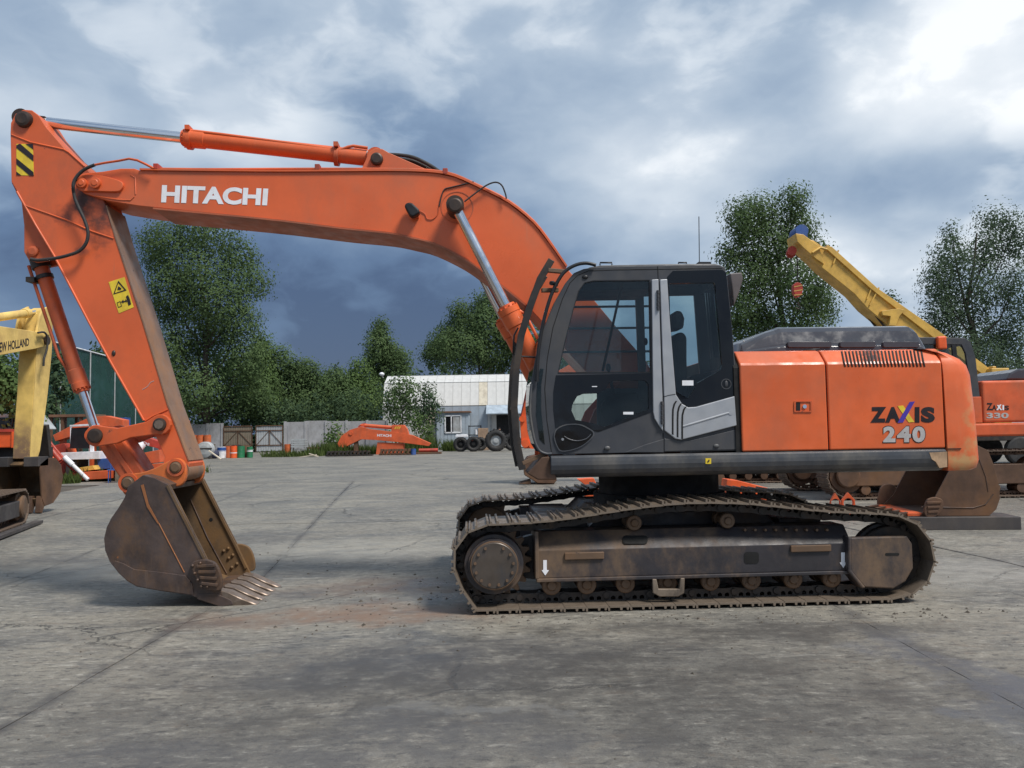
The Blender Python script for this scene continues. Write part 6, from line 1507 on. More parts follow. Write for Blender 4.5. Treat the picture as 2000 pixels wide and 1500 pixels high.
HB = empty('hook_block', (hk[0], 29.95, CF.p(1556, 590, 0)[1]), 0, 'orange hook block with yellow stripes hanging from the crane jib', 'hook')
hz0 = HB.location.z
hb = [(x-hk[0], z-hz0) for x, z in c_(sm2([(1547, 558), (1553, 553), (1561, 555), (1565, 563), (1564, 573), (1557, 582), (1551, 579), (1547, 570), (1547, 558)], 3)[:-1])]
mb = MB(); mb.prism(hb, -.12, .12); hbo = mb.build('block', M['red'], HB, .02)
for k in range(3):
    x0 = CF.p(1548, 562+k*8, 0); x1 = CF.p(1564, 556+k*9, 0)
    mb = MB(); mb.bar((x0[0]-hk[0], -.124, x0[1]-hz0), (x1[0]-hk[0], -.124, x1[1]-hz0-.05), .01, .035); mb.build('stripe', M['yellow_worn'], hbo)
mb = MB(); mb.tube([(0, 0, .0), (.02, 0, -.12), (.1, 0, -.2), (.02, 0, -.28), (-.08, 0, -.22)], .03, 6); mb.build('hook', M['steel'], HB)
# crane superstructure and carrier behind the machines
q = CF.p(1932, 730, 0)
mb = MB(); x0, x1 = CF.p(1912, 730, 0)[0], CF.p(1946, 730, 0)[0]; zt_ = CF.p(1930, 722, 0)[1]
mb.bb((x0, 29.2, 1.4), (x1, 30.6, zt_)); mb.bb((x0+.1, 29.3, zt_), (x0+.25, 29.6, zt_+.08)); crn(mb, 'slewing_cabin', 'crane', .03)
mb = MB(); x2, x3 = x1, CF.p(1976, 735, 0)[0]; mb.bb((x2, 29.4, 1.4), (x3+.3, 30.6, CF.p(1960, 736, 0)[1])); crn(mb, 'engine_cover', 'white', .03)
mb = MB(); mb.bb((x0-6, 29.0, .9), (x3+2.5, 31.3, 1.4)); car = crn(mb, 'carrier', 'steel', .03)
for k in range(4):
    for y in (29.1, 31.0):
        mb = MB(); xx = x0-5+k*2.9; mb.rod(Vector((xx, y-.15, .52)), Vector((xx, y+.15, .52)), [(0, .3), (.01, .46), (.04, .52), (.26, .52), (.29, .46), (.3, .3)], 20); crn(mb, 'wheel', 'rubber', 0, car)
# --- faded yellow excavator at the left edge
NO = Vector((-10.3, 17.1, 0)); NY = R_(90)
NF = Frame(Matrix.Translation(NO) @ Matrix.Rotation(NY, 4, 'Z'))
NH = empty('excavator', NO, NY, 'faded yellow excavator at the left edge, its arm hanging with a toothed bucket', 'excavator')
nb = lambda mb, name, mat, bevel=0.0, parent=None: mb.build(name, M[mat], parent or NH, bevel)
n_ = lambda pts, v: NF.P(pts, v)
bv0, bv1 = -.30, .30
bpts = n_([(0, 637), (60, 646), (88, 652), (95, 660), (95, 670), (86, 677), (70, 681), (0, 694)], bv0)
foot = [(-5.2, 1.75), (-4.7, 2.6)]
u_l, z_l = bpts[-1]; u_t, z_t = bpts[0]
mb = MB(); mb.prism(bpts+[(-3.4, 3.1), (-4.6, 1.6), (-5.1, 1.7), (-5.0, 2.2), (-3.9, 3.75)], bv0, bv1); nbm = nb(mb, 'boom', 'yellow', .01)
lettering('NEW HOLLAND', n_([(-8, 690), (57, 675), (57, 660), (-8, 670)], bv0-.004), bv0-.004, M['black_letter'], nbm, .02)
apts = n_([(86, 606), (98, 601), (102, 640), (100, 690), (92, 770), (84, 830), (77, 880), (72, 896), (58, 896), (60, 850), (66, 770), (70, 690), (76, 650)], -.2)
M['nh_arm'] = pmat('rusting_yellow_arm', (.66, .45, .12), .55, dirt=(.36, .22, .08), damt=.6, dsc=1.0, chips=(.12, .075, .05), camt=.4, csc=4, stains=(((.5, .5, 1.75), (1.6, 1.6, 1.0), (.17, .10, .07), .95),))
mb = MB(); mb.prism(apts, -.2, .16); nar = nb(mb, 'arm', 'nh_arm', .015)
mb = MB(); mb.prism([(a+(-.004 if False else 0), b) for a, b in apts], -.212, -.2005); nb(mb, 'arm_side_plate', 'yellow', .003, nar)
a, b = NF.q(92, 606, 0), NF.q(-60, 628, 0); a.y = b.y = 0; e = a+(b-a)*.28
mb = MB(); d = (b-a); mb.cyl(e, b, .085, n=16); d.normalize(); mb.cyl(e-d*.02, e+d*.12, .1, n=16); ncy = nb(mb, 'arm_cylinder', 'yellow')
mb = MB(); mb.cyl(a, e, .04, n=12); nb(mb, 'rod', 'chrome', 0, ncy)
for v0 in (-.24, .2):
    mb = MB(); mb.prism(n_([(72, 650), (78, 618), (84, 604), (96, 598), (100, 610), (98, 655)], -.24), v0, v0+.05); nb(mb, 'cylinder_ear', 'yellow', .01, nar)
for off in (0, .05):
    mb = MB(); mb.tube([NF.q(px, py, bv0-.06-off) for px, py in sm2([(74, 650), (86, 649), (92, 658), (92, 680), (86, 700), (85, 715)], 3)], .022, 6); nb(mb, 'hose', 'rubber', 0, nar)
mb = MB(); mb.tube([NF.q(px, py, .3) for px, py in sm2([(40, 688), (41, 700), (44, 708)], 3)], .015, 6); nb(mb, 'hose', 'rubber', 0, nbm)
mb = MB(); c = NF.p(90, 665, bv0); mb.cyl((c[0], bv0-.04, c[1]), (c[0], bv1+.04, c[1]), .1, n=18); nb(mb, 'boom_pin', 'pin', 0, nbm)
# linkage on the far side of the arm and the bucket with its opening to the viewer
mb = MB(); mb.bar(NF.q(80, 830, 0)*1.0, Vector((.45, 0, 1.15)), .3, .12); nb(mb, 'bucket_link', 'steel', .01)
nbp = [(-.50, 1.02), (-.40, .30), (-.30, .14), (.0, .18), (.26, .38), (.36, .70), (.28, .98), (.05, 1.14), (-.25, 1.14)]
mb = MB(); mb.prism(nbp, -.47, -.44); nbk = nb(mb, 'bucket', 'rust_far', .004)
mb = MB(); mb.prism(nbp, .44, .47); nb(mb, 'far_side_plate', 'rust_in', .004, nbk)
mb = MB(); mb.strip(nbp[1:]+[nbp[0]], -.44, .44, -.03); nb(mb, 'shell', 'rust_in', 0, nbk)
for v0, v1 in ((-.47, -.16), (.16, .47)):
    mb = MB(); mb.bb((-.56, v0, .98), (-.20, v1, 1.18)); nb(mb, 'top_beam', 'timber', .01, nbk)
for k in range(5):
    mb = MB(); v = -.40+k*.2; mb.prism([(-.40, .36), (-.30, .36), (-.30, .14), (-.38, -.0), (-.44, .02)], v-.06, v+.06); nb(mb, 'tooth', 'rust_far', .006, nbk)
# its body and tracks, off to the left
mb = MB(); mb.bb((-8.6, -1.3, 1.1), (-4.2, 1.4, 1.35)); nb(mb, 'revolving_deck', 'steel', .02)
mb = MB(); mb.bb((-8.6, -1.3, 1.36), (-6.2, 1.4, 2.2)); nb(mb, 'engine_house', 'yellow', .08)
mb = MB(); mb.prism([(-6.1, 1.36), (-6.1, 2.9), (-4.6, 2.9), (-4.25, 2.2), (-4.3, 1.36)], .4, 1.35); nb(mb, 'cab', 'yellow', .03)
TM = Matrix.Translation(NO) @ Matrix.Rotation(NY, 4, 'Z')
tpos = Vector((gp(-18, 1050).x, gp(-18, 1050).y, 0)); tdir = (gp(78, 1016)-gp(2, 1046)); tang = math.atan2(tdir.y, tdir.x)
loc = TM.inverted() @ (Matrix.Translation(tpos) @ Matrix.Rotation(tang, 4, 'Z') @ Matrix.Translation((-2.35, 0, 0)))
for v0 in (0.0, 2.3):
    pth = stadium(4.6, .60); ptsn, pit = close_resample(pth, .2)
    ch = make_track(NH, pth, v0, .6, .2, SHOE2, M['rust_far']); ch.matrix_local = loc
    mb = MB(); mb.bb((.5, v0+.03, .16), (4.1, v0+.5, .45)); tfm = nb(mb, 'track_frame', 'timber', .02); tfm.matrix_local = loc
    mb = MB(); mb.rod(Vector((4.25, v0-.02, .33)), Vector((4.25, v0+.5, .33)), [(0, .15), (.02, .2), (.1, .21), (.12, .25), (.4, .25)], 24); nb(mb, 'idler_wheel', 'hub').matrix_local = loc
mb = MB(); mb.bb((1.2, .5, .4), (3.3, 2.4, .75)); mb.cyl((2.3, 1.45, .7), (2.3, 1.45, 1.15), .6, n=24); nb(mb, 'centre_frame', 'dark').matrix_local = loc
# ------------------------------------------------------------------ things standing about the yard
def ax(px, D_): return at(px, 870, D_).x
def az(py, D_, px=500): return at(px, py, D_).z
def drum(name, label, px, D_, hgt, r, mat, group, band=None, z0=0.0, bandmat='white'):
    root = empty(name, (ax(px, D_), D_, z0), 0, label, 'barrel', group)
    mb = MB(); h = hgt
    mb.rod(Vector((0, 0, 0)), Vector((0, 0, 1)), [(0, r*.96), (.01, r), (h*.32, r), (h*.335, r*1.03), (h*.35, r), (h*.65, r), (h*.665, r*1.03), (h*.68, r), (h-.02, r), (h-.015, r*1.03), (h, r*1.02)], 20)
    mb.build('drum_body', M[mat], root)
    mb = MB(); mb.cyl((0, 0, h-.02), (0, 0, h+.004), r*.9, n=20); mb.cyl((r*.5, 0, h), (r*.5, 0, h+.025), .04, n=8); mb.build('lid', M[mat], root)
    if band:
        mb = MB(); mb.rod(Vector((0, 0, h*band[0])), Vector((0, 0, 1)), [(0, r*1.006), (h*(band[1]-band[0]), r*1.006)], 20); mb.build('band', M[bandmat], root)
    return root
G = 'steel drums by the concrete wall'
Dm = 55
for k, (px, lb) in enumerate(((379, 'orange drum on the scrap pile, left of three'), (391, 'orange drum on the scrap pile, middle of three'), (405, 'orange drum on the scrap pile, right of three'))):
    drum('oil_drum', lb, px, Dm+1.2, .62, .25, 'barrel', G, None, .98)
drum('plastic_drum', 'white drum with a dark blue band left of the orange drums', 433, Dm, .76, .29, 'white', G, (.62, .98), 0, 'blue')
drum('oil_drum', 'orange-red drum beside the white drum', 446, Dm+.6, .80, .26, 'barrel', G)
drum('oil_drum', 'bright orange drum with pale bands next to the green drum', 456, Dm-.3, .82, .24, 'orange_bright', G, (.40, .47))
drum('oil_drum', 'plain green drum between the orange drums', 470, Dm, .80, .28, 'green', G)
drum('oil_drum', 'rust-brown drum right of the plain green drum', 481, Dm+.5, .80, .24, 'brown', G)
drum('oil_drum', 'dark green drum with two white bands, rightmost of the row', 488, Dm, .74, .20, 'green', G, (.55, .72))
drum('oil_drum', 'single rusty orange drum standing right of the gate', 563, 56.5, .86, .28, 'barrel', G)
drum('oil_drum', 'black drum lying low behind the green drum', 462, Dm+1.4, .86, .3, 'rubber', G)
# scrap pile with the big round lid
o = empty('pallet_stack', (ax(393, Dm+1.2), Dm+1.2, 0), 0, 'dark stack of pallets carrying three orange drums', 'pallets')
for k in range(6):
    mb = MB(); mb.bb((-.85, -.5, k*.163), (.85, .5, k*.163+.02))
    for x in (-.8, 0, .7): mb.bb((x, -.5, k*.163+.02), (x+.1, .5, k*.163+.11))
    for j in range(5): mb.bb((-.85, -.5+j*.22, k*.163+.11), (.85, -.5+j*.22+.12, k*.163+.135))
    mb.build('pallet', M['wood'], o)
T = empty('round_tank', (ax(398, 53.5), 53.5, 0), 0, 'grey round tank end with a dark strap in front of the drums', 'tank')
mb = MB(); mb.rod(Vector((0, 0, .60)), Vector((0, .6, .60)), [(0, .02), (.02, .3), (.08, .52), (.12, .55), (.6, .55)], 28); mb.build('shell', M['ltgrey'], T)
mb = MB(); mb.bb((-.52, -.02, .68), (.52, .1, .74)); mb.build('strap', M['steel'], T)
mb = MB(); mb.bb((-.4, .1, 0), (-.25, .5, .2)); mb.bb((.25, .1, 0), (.4, .5, .2)); mb.build('stand', M['timber'], T)
for k, (px, D_, lb) in enumerate(((385, 54.6, 'dark blue sack left of the round tank'), (418, 54.2, 'dark blue sack right of the round tank'))):
    mb = MB(); r = random.Random(k); mb.ball((0, 0, .28), (.34, .3, .32), 12, 8); mb.v = [(x*(1+r.uniform(-.12, .12)), y, max(0, z*(1+r.uniform(-.1, .1)))) for x, y, z in mb.v]
    o = mb.build('sack', pmat('dark_sack', (.03, .035, .07), .8)); o.location = (ax(px, D_), D_, 0); tag(o, lb, 'sack')
for k, (x0, y0, x1, y1, D_, lb) in enumerate(((408, 880, 432, 900, 51, 'pale plank leaning low beside the round tank'), (586, 896, 618, 888, 53, 'pale plank lying on the edge of the yard, left one'), (604, 886, 622, 893, 53.4, 'short pale plank across the other one'))):
    mb = MB(); a, b = at(x0, y0, D_), at(x1, y1, D_); a.z = max(a.z, .04); b.z = max(b.z, .04); mb.bar(a, b, .2, .05); tag(mb.build('plank', M['plank']), lb, 'plank', 'planks lying about')
# grey crate on legs, and brown bench
C = empty('metal_crate', (ax(584, 56.5), 56.5, 0), 0, 'grey slatted metal crate on legs right of the single drum', 'crate')
mb = MB()
for k in range(4):
    m2 = MB(); m2.bb((-.5, -.3, .62+k*.16), (.5, .3, .62+k*.16+.12)); m2.build('slat', M['ltgrey'], C)
for x in (-.48, .42):
    for y in (-.28, .22):
        m2 = MB(); m2.bb((x, y, 0), (x+.06, y+.06, 1.22)); m2.build('leg', M['ltgrey'], C)
B = empty('bench', (ax(612, 58), 58, 0), 0, 'low brown bench among the weeds', 'bench')
m2 = MB(); m2.bb((-.5, -.2, .48), (.5, .2, .6)); m2.build('seat', M['brown'], B)
for x in (-.45, .35):
    m2 = MB(); m2.bb((x, -.18, 0), (x+.1, .18, .48)); m2.build('leg', M['brown'], B)
mb = MB(); mb.bb((-.45, -.3, 1.0), (.4, .3, 1.6)); mb.bb((-.4, -.25, 0), (.35, .25, 1.0)); o = mb.build('cardboard_box', M['card'], None, .01); o.location = (ax(671, 66), 66, 0); tag(o, 'brown box against the wall above the lying boom', 'box')
# ------------------------------------------------------------------ orange boom lying on the ground
LD = 58.0; LFm = Frame(Matrix.Translation((0, LD, 0)))
LBm = empty('loose_boom', (ax(730, LD), LD, 0), 0, 'orange excavator boom lying on the ground before the warehouse', 'boom')
ox = LBm.location.x
def lb_(mb, name, mat, bevel=0.0, parent=None):
    mb.v = [(x-ox, y, z) for x, y, z in mb.v]; return mb.build(name, M[mat], parent or LBm, bevel)
bx_ = LFm.P([(661, 866), (668, 852), (684, 840), (706, 833), (722, 838), (764, 843), (793, 847), (806, 850), (842, 866), (838, 871), (800, 866), (764, 862), (730, 859), (706, 858), (694, 864), (674, 874), (664, 873)], 0)
mb = MB(); mb.prism(bx_, -.3, .3); lbo = lb_(mb, 'boom_body', 'orange_faded', .01)
lettering('HITACHI', [(a-ox, b) for a, b in LFm.P([(738, 852.5), (765.5, 853.5), (765.5, 848.5), (738, 847.5)], 0)], -.305, M['letter'], lbo, .02)
a, b = LFm.q(712, 831, 0), LFm.q(765, 835, 0); mb = MB(); mb.cyl(a, b, .13, n=14); mb.cyl(a-(b-a)*.15, a, .08, n=12); lb_(mb, 'arm_cylinder', 'orange_faded', 0, lbo)
mb = MB(); mb.prism(LFm.P([(764, 848), (767, 830), (790, 830), (796, 838), (800, 852)], 0), -.28, .28); lb_(mb, 'end_box', 'orange_faded', .02, lbo)
mb = MB()
for k in range(3): mb.prism(LFm.P([(770+k*4, 838), (772+k*4, 838), (775+k*4, 833), (773+k*4, 833)], -.28), -.285, -.279)
lb_(mb, 'yellow_stripes', 'decal_yellow', 0, lbo)
mb = MB(); mb.tube([LFm.q(px, py, 0) for px, py in sm2([(700, 834), (706, 829), (714, 828), (722, 832)], 3)], .05, 6); lb_(mb, 'hose', 'red', 0, lbo)
mb = MB(); c = LFm.p(687, 846, 0); mb.cyl((c[0], -.36, c[1]), (c[0], .36, c[1]), .14, n=14); lb_(mb, 'pivot_boss', 'orange_faded', 0, lbo)
mb = MB(); mb.prism([(q[0], q[1]) for q in [(LFm.p(692, 862, 0)[0], 0), (LFm.p(700, 862, 0)[0], 0), LFm.p(699, 858, 0), LFm.p(692, 862, 0)]], -.2, .2); lb_(mb, 'prop', 'rust_far', 0, lbo)
mb = MB(); mb.prism([(LFm.p(735, 862, 0)[0], .0), (LFm.p(790, 862, 0)[0], .0), LFm.p(788, 866, 0), LFm.p(738, 864, 0)], -.2, .6); lb_(mb, 'prop', 'orange_faded', 0, lbo)
# dismantled track groups in front of it
def track_pile(label, px0, px1, D_, mat, h, seed):
    r = random.Random(seed); x0, x1 = ax(px0, D_), ax(px1, D_); n = int((x1-x0)/.27)
    root = empty('track_group', (x0, D_, 0), 0, label, 'track')
    mb = MB(); mb.bb((0, -.25, .02), (x1-x0, .3, .10)); mb.build('lower_run', M[mat], root)
    tp = MB(); tp.bb((-.10, -.28, .08), (.10, .3, .12)); tp.prism([(-.11, .12), (.02, .12), (.07, .26), (-.05, .26)], -.28, -.2); tp.prism([(-.11, .12), (.02, .12), (.07, .26), (-.05, .26)], .2, .28); tp.bb((-.06, -.28, .26), (.13, .3, h))
    me = tp.mesh('track_link'); me.materials.append(M[mat])
    for k in range(n):
        o = link_mesh('track_link', me, root); o.location = (.15+k*.27, 0, r.uniform(-.015, .015)); o.rotation_euler = (0, r.uniform(-.06, .06), 0)
track_pile('long blackish dismantled track chain lying before the orange boom', 637, 728, 54.5, 'blue' if False else 'steel', .36, 1)
track_pile('short rusty dismantled track chain right of the black one', 741, 802, 55.5, 'rust_far', .42, 2)
drum('oil_drum', 'blue drum lying low at the end of the rusty chain', 807, 55.5, .40, .19, 'blue', None)
mb = MB(); mb.cyl((0, 0, .12), (1.35, .1, .12), .13, n=12); o = mb.build('red_pipe', M['red']); o.location = (ax(818, 57), 57, .14); tag(o, 'short red pipe on a brown plate near the hut', 'pipe')
mb = MB(); mb.bb((-.2, -.3, 0), (1.6, .4, .13)); o = mb.build('steel_plate', M['rust_far'], None, .01); o.location = (ax(818, 57), 57, 0); tag(o, 'rusty plate under the short red pipe', 'steel part')
# ------------------------------------------------------------------ tyres
def tyre(label, px, py, r_px, D_, wdt, lug=True, rim=False, turn=0.0):
    r = r_px*D_/FPX; root = empty('tyre', (ax(px, D_), D_, 0), turn, label, 'tyre', 'tyres by the warehouse door')
    mb = MB(); n = 28; ri = r*.52
    prof = [(ri, -wdt*.42), (r*.72, -wdt*.5), (r*.93, -wdt*.47), (r*.985, -wdt*.36), (r*.985, wdt*.36), (r*.93, wdt*.47), (r*.72, wdt*.5), (ri, wdt*.42)]
    vs_ = [(q[0]*math.cos(2*math.pi*i/n), q[1], r+q[0]*math.sin(2*math.pi*i/n)) for i in range(n) for q in prof]; m_ = len(prof)
    mb.add(vs_, [(i*m_+j, i*m_+(j+1) % m_, ((i+1) % n)*m_+(j+1) % m_, ((i+1) % n)*m_+j) for i in range(n) for j in range(m_)], True)
    t = mb.build('tread_body', M['rubber'], root)
    mb = MB()
    for i in range(22):
        a = 2*math.pi*i/22
        for s_ in (-1, 1):
            aa = a+(.07 if s_ > 0 else 0); c = Vector((r*.985*math.cos(aa), s_*wdt*.24, r+r*.985*math.sin(aa)))
            mb.box(c, (.10*r, wdt*.46, .11*r), Matrix.Rotation(-aa, 3, 'Y') @ Matrix.Rotation(s_*.35, 3, 'X'))
    mb.build('tread_lugs', M['rubber'], t)
    mb = MB(); mb.rod(Vector((0, -wdt*.3, r)), Vector((0, wdt, r)), [(0, ri*.3), (.02, ri*.5), (.06, ri*.6), (.08, ri*.95), (wdt*.6, ri*.98)], 24)
    mb.build('rim', M['ltgrey'] if rim else M['dark'], root)
    return root
tyre('leftmost of the medium tyres, standing by the weeds under a white block', 900, 863, 14, 62, .55)
tyre('second medium tyre, next to the big tyre', 925, 863, 14.5, 61.5, .55)
tyre('largest tyre, standing on its tread with a grey rim', 969, 855, 21, 61, .65, rim=True)
tyre('tyre half hidden behind the cab guard bar', 1001, 858, 17, 62.5, .6)
tyre('tyre leaning behind the second medium tyre', 938, 864, 13, 64, .5)
mb = MB(); mb.bb((-.48, -.3, 0), (.48, .3, .16)); mb.bb((-.42, -.26, .16), (.42, .26, .22)); o = mb.build('white_block', M['white'], None, .02); o.location = (ax(902, 62), 62, 28*62/FPX+.0); tag(o, 'white block lying on top of the leftmost tyre', 'block')
# parts rack with boxes
K = empty('parts_rack', (ax(928, 67), 67, 0), 0, 'black parts rack with red and white items left of the doorway', 'rack')
for x in (-.5, .5):
    for y in (-.25, .25):
        mb = MB(); mb.bb((x-.03, y-.03, 0), (x+.03, y+.03, 2.05)); mb.build('post', M['black'], K)
for z in (.55, 1.2, 1.95):
    mb = MB(); mb.bb((-.55, -.3, z), (.55, .3, z+.08)); mb.build('shelf', M['black'], K)
for k, (px, py, wd, hh, mt, lb) in enumerate(((922, 846, .22, .5, 'red', 'red canister on the parts rack'), (930, 846, .24, .55, 'white', 'white canister on the parts rack'))):
    mb = MB(); mb.rod(Vector((0, 0, 0)), Vector((0, 0, 1)), [(0, wd*.5), (hh*.8, wd*.5), (hh*.9, wd*.3), (hh, wd*.2)], 14); o = mb.build('canister', M[mt]); o.location = (ax(px, 66.9), 66.9, 1.28 if k else .63); tag(o, lb, 'canister')
mb = MB(); mb.bb((-.45, -.3, 0), (.45, .3, .95)); o = mb.build('cardboard_box', M['card'], None, .02); o.location = (ax(944, 66), 66, .0); tag(o, 'tall cardboard box behind the medium tyres', 'box')
mb = MB(); mb.bb((-.42, -.28, 0), (.42, .28, .85)); o = mb.build('cardboard_box', M['card'], None, .02); o.location = (ax(944, 66), 66, .955); tag(o, 'upper cardboard box stacked on the tall one', 'box')
# ------------------------------------------------------------------ two people at the warehouse door
def skin_body(name, joints, edges, mat, parent, sub=1):
    me = bpy.data.meshes.new(name); me.from_pydata([j[0] for j in joints], edges, []); me.update()
    o = link_mesh(name, me, parent, M[mat]); s_ = o.modifiers.new('skin', 'SKIN'); s_.use_smooth_shade = True
    for i, j in enumerate(joints):
        d = me.skin_vertices[0].data[i]; d.radius = (j[1], j[2] if len(j) > 2 else j[1]); d.use_root = (i == 0)
    sb = o.modifiers.new('subdivision', 'SUBSURF'); sb.levels = sb.render_levels = sub
    return o
def person(label, px, D_, turn, shirt, hgt=1.74):
    k = hgt/1.74; root = empty('person', (ax(px, D_), D_, 0), turn, label, 'person', 'people at the warehouse door'); root.scale = (k, k, k)
    J = [((0, 0, .98), .15, .12), ((0, 0, 1.2), .14, .11), ((0, .0, 1.42), .16, .11), ((0, .0, 1.50), .06), ((0, -.01, 1.57), .075, .09), ((0, -.015, 1.66), .08, .10), ((0, -.005, 1.73), .05, .06),
         ((.19, 0, 1.42), .06), ((.24, 0, 1.14), .045), ((.23, -.10, .92), .035), ((.225, -.14, .82), .028), ((-.19, 0, 1.42), .06), ((-.24, 0, 1.14), .045), ((-.22, -.12, .94), .035), ((-.215, -.16, .84), .028),
         ((.10, 0, .88), .095), ((.11, -.01, .48), .065), ((.11, .02, .09), .045), ((.11, -.14, .045), .04), ((-.10, 0, .88), .095), ((-.11, -.02, .48), .065), ((-.11, .02, .09), .045), ((-.11, -.14, .045), .04)]
    E_ = [(0, 1), (1, 2), (2, 3), (3, 4), (4, 5), (5, 6), (2, 7), (7, 8), (8, 9), (9, 10), (2, 11), (11, 12), (12, 13), (13, 14), (0, 15), (15, 16), (16, 17), (17, 18), (0, 19), (19, 20), (20, 21), (21, 22)]
    skin_body('body', J, E_, 'skin', root)
    S_ = [((0, 0, .97), .17, .135), ((0, 0, 1.2), .16, .125), ((0, 0, 1.42), .18, .125), ((0, 0, 1.48), .085), ((.2, 0, 1.415), .075), ((.235, 0, 1.2), .065), ((-.2, 0, 1.415), .075), ((-.235, 0, 1.2), .065)]
    skin_body('shirt', S_, [(0, 1), (1, 2), (2, 3), (2, 4), (4, 5), (2, 6), (6, 7)], shirt, root)
    P_ = [((0, 0, .96), .165, .13), ((.10, 0, .86), .11), ((.11, -.01, .48), .085), ((.11, .02, .1), .07), ((-.10, 0, .86), .11), ((-.11, -.02, .48), .085), ((-.11, .02, .1), .07)]
    skin_body('trousers', P_, [(0, 1), (1, 2), (2, 3), (0, 4), (4, 5), (5, 6)], 'trousers', root)
    mb = MB(); mb.ball((0, .01, 1.70), (.095, .11, .085), 12, 8); mb.v = [(x, y, max(z, 1.665) if y < -.02 else z) for x, y, z in mb.v]; mb.build('hair', M['hair'], root)
    mb = MB(); mb.ball((0, -.115, 1.625), (.014, .02, .022), 8, 5)
    for s_ in (-1, 1): mb.ball((s_*.085, .0, 1.64), (.014, .02, .03), 8, 5)
    mb.build('nose_and_ears', M['skin'], root)
    for hs in (1, -1):                               # hands: palm with five fingers
        hx, hy, hz_ = .225*hs, -.14 if hs > 0 else -.16, .80 if hs > 0 else .82
        mb = MB(); mb.ball((hx, hy, hz_), (.018, .038, .045), 8, 6)
        for f in range(4):
            y = hy-.03+f*.02; ln = (.06, .075, .07, .055)[f]
            mb.tube([(hx, y, hz_-.03), (hx-.005*hs, y-.006, hz_-.03-ln*.6), (hx-.018*hs, y-.006, hz_-.03-ln)], [.009, .008, .006], 6)
        mb.tube([(hx, hy-.03, hz_+.01), (hx-.01*hs, hy-.055, hz_-.02), (hx-.015*hs, hy-.06, hz_-.045)], [.011, .009, .007], 6)
        mb.build('hand', M['skin'], root)
person('dark-haired person in dark clothes by the warehouse doorway, left of two', 966, 66.0, .4, 'shirt_dark', 1.72)
person('person in a red shirt standing behind the largest tyre', 976, 65.2, -.5, 'shirt_red', 1.76)
# ------------------------------------------------------------------ scrap corner at the left
S = 29.0; SFr = Frame(Matrix.Translation((0, S, 0)))
def loose(mb, name, mat, label, cat, bevel=.01, group=None):
    return tag(mb.build(name, M[mat], None, bevel), label, cat, group)
sq = lambda pts, v=0.0: [(a, max(b, .01)) for a, b in SFr.P(pts, v)]
def add_y(mb, dy): mb.v = [(x, y+S+dy, z) for x, y, z in mb.v]; return mb
# white machine cab frame
WC = empty('cab_wreck', (SFr.p(165, 880, 0)[0], S, 0), 0, 'stripped white machine cab with a black panel among the scrap', 'cab wreck'); wx_ = WC.location.x
def wc(mb, name, mat, bevel=.008): mb.v = [(x-wx_, y, z) for x, y, z in mb.v]; return mb.build(name, M[mat], WC, bevel)
z0_ = SFr.p(165, 902, 0)[1]
mb = MB(); mb.prism(sq([(124, 884), (200, 881), (200, 896), (126, 898)]), -.2, .9); wc(mb, 'base', 'white')
for v in (0, .8):
    mb = MB(); mb.bar(SFr.q(178, 832, v), SFr.q(180, 884, v), .08, .12); mb.bar(SFr.q(137, 832, v), SFr.q(193, 829, v), .08, .07); wc(mb, 'cab_post', 'white')
mb = MB(); mb.prism(sq([(139, 836), (175, 834), (173, 876), (136, 876)]), .0, .06); wc(mb, 'black_panel', 'black')
mb = MB(); mb.bar(SFr.q(139, 833, .8), SFr.q(139, 884, .8), .06, .06); wc(mb, 'rear_post', 'white')
for px in (135, 150, 190):
    mb = MB(); u = SFr.p(px, 897, 0)[0]; mb.bb((u-.06, -.1, 0), (u+.06, .7, SFr.p(px, 896, 0)[1])); wc(mb, 'skid', 'timber')
# orange pieces
S2 = Frame(Matrix.Translation((0, S+1.2, 0)))
s2 = lambda pts: [(a_, max(b_, .01)) for a_, b_ in S2.P(pts, 0)]
mb = MB(); mb.prism([(x_, z_) for x_, z_ in s2([(103, 850), (130, 836), (150, 826), (175, 815), (205, 812), (240, 820), (240, 836), (200, 832), (172, 842), (140, 852), (108, 862)])], 0, .5)
for px in (113, 172, 225):
    u_ = S2.p(px, 850, 0)[0]; mb.bb((u_, .1, 0), (u_+.12, .4, S2.p(px, 848, 0)[1]+.05))
mb.v = [(x, y+S+1.2, z) for x, y, z in mb.v]; bsc = loose(mb, 'boom_scrap', 'orange_faded', 'worn orange boom piece lying behind the white cab wreck', 'scrap')
OC = empty('stripped_cab', (SFr.p(125, 880, 0)[0]*(S+2.2)/S, S+2.2, 0), 0, 'rusty open cab frame behind the orange boom piece', 'cab wreck'); ocx = OC.location.x
k_ = (S+2.2)/S
def ofx(px): return SFr.p(px, 850, 0)[0]*k_-ocx
for px in (99, 122, 158):
    for v in (0, 1.0):
        mb = MB(); mb.bb((ofx(px)-.05, v-.05, 0), (ofx(px)+.05, v+.05, 2.38)); mb.build('frame_post', M['rust_far'], OC)
mb = MB(); mb.bb((ofx(97), -.1, 2.38), (ofx(178), 1.1, 2.48)); mb.build('roof', M['brown'], OC)
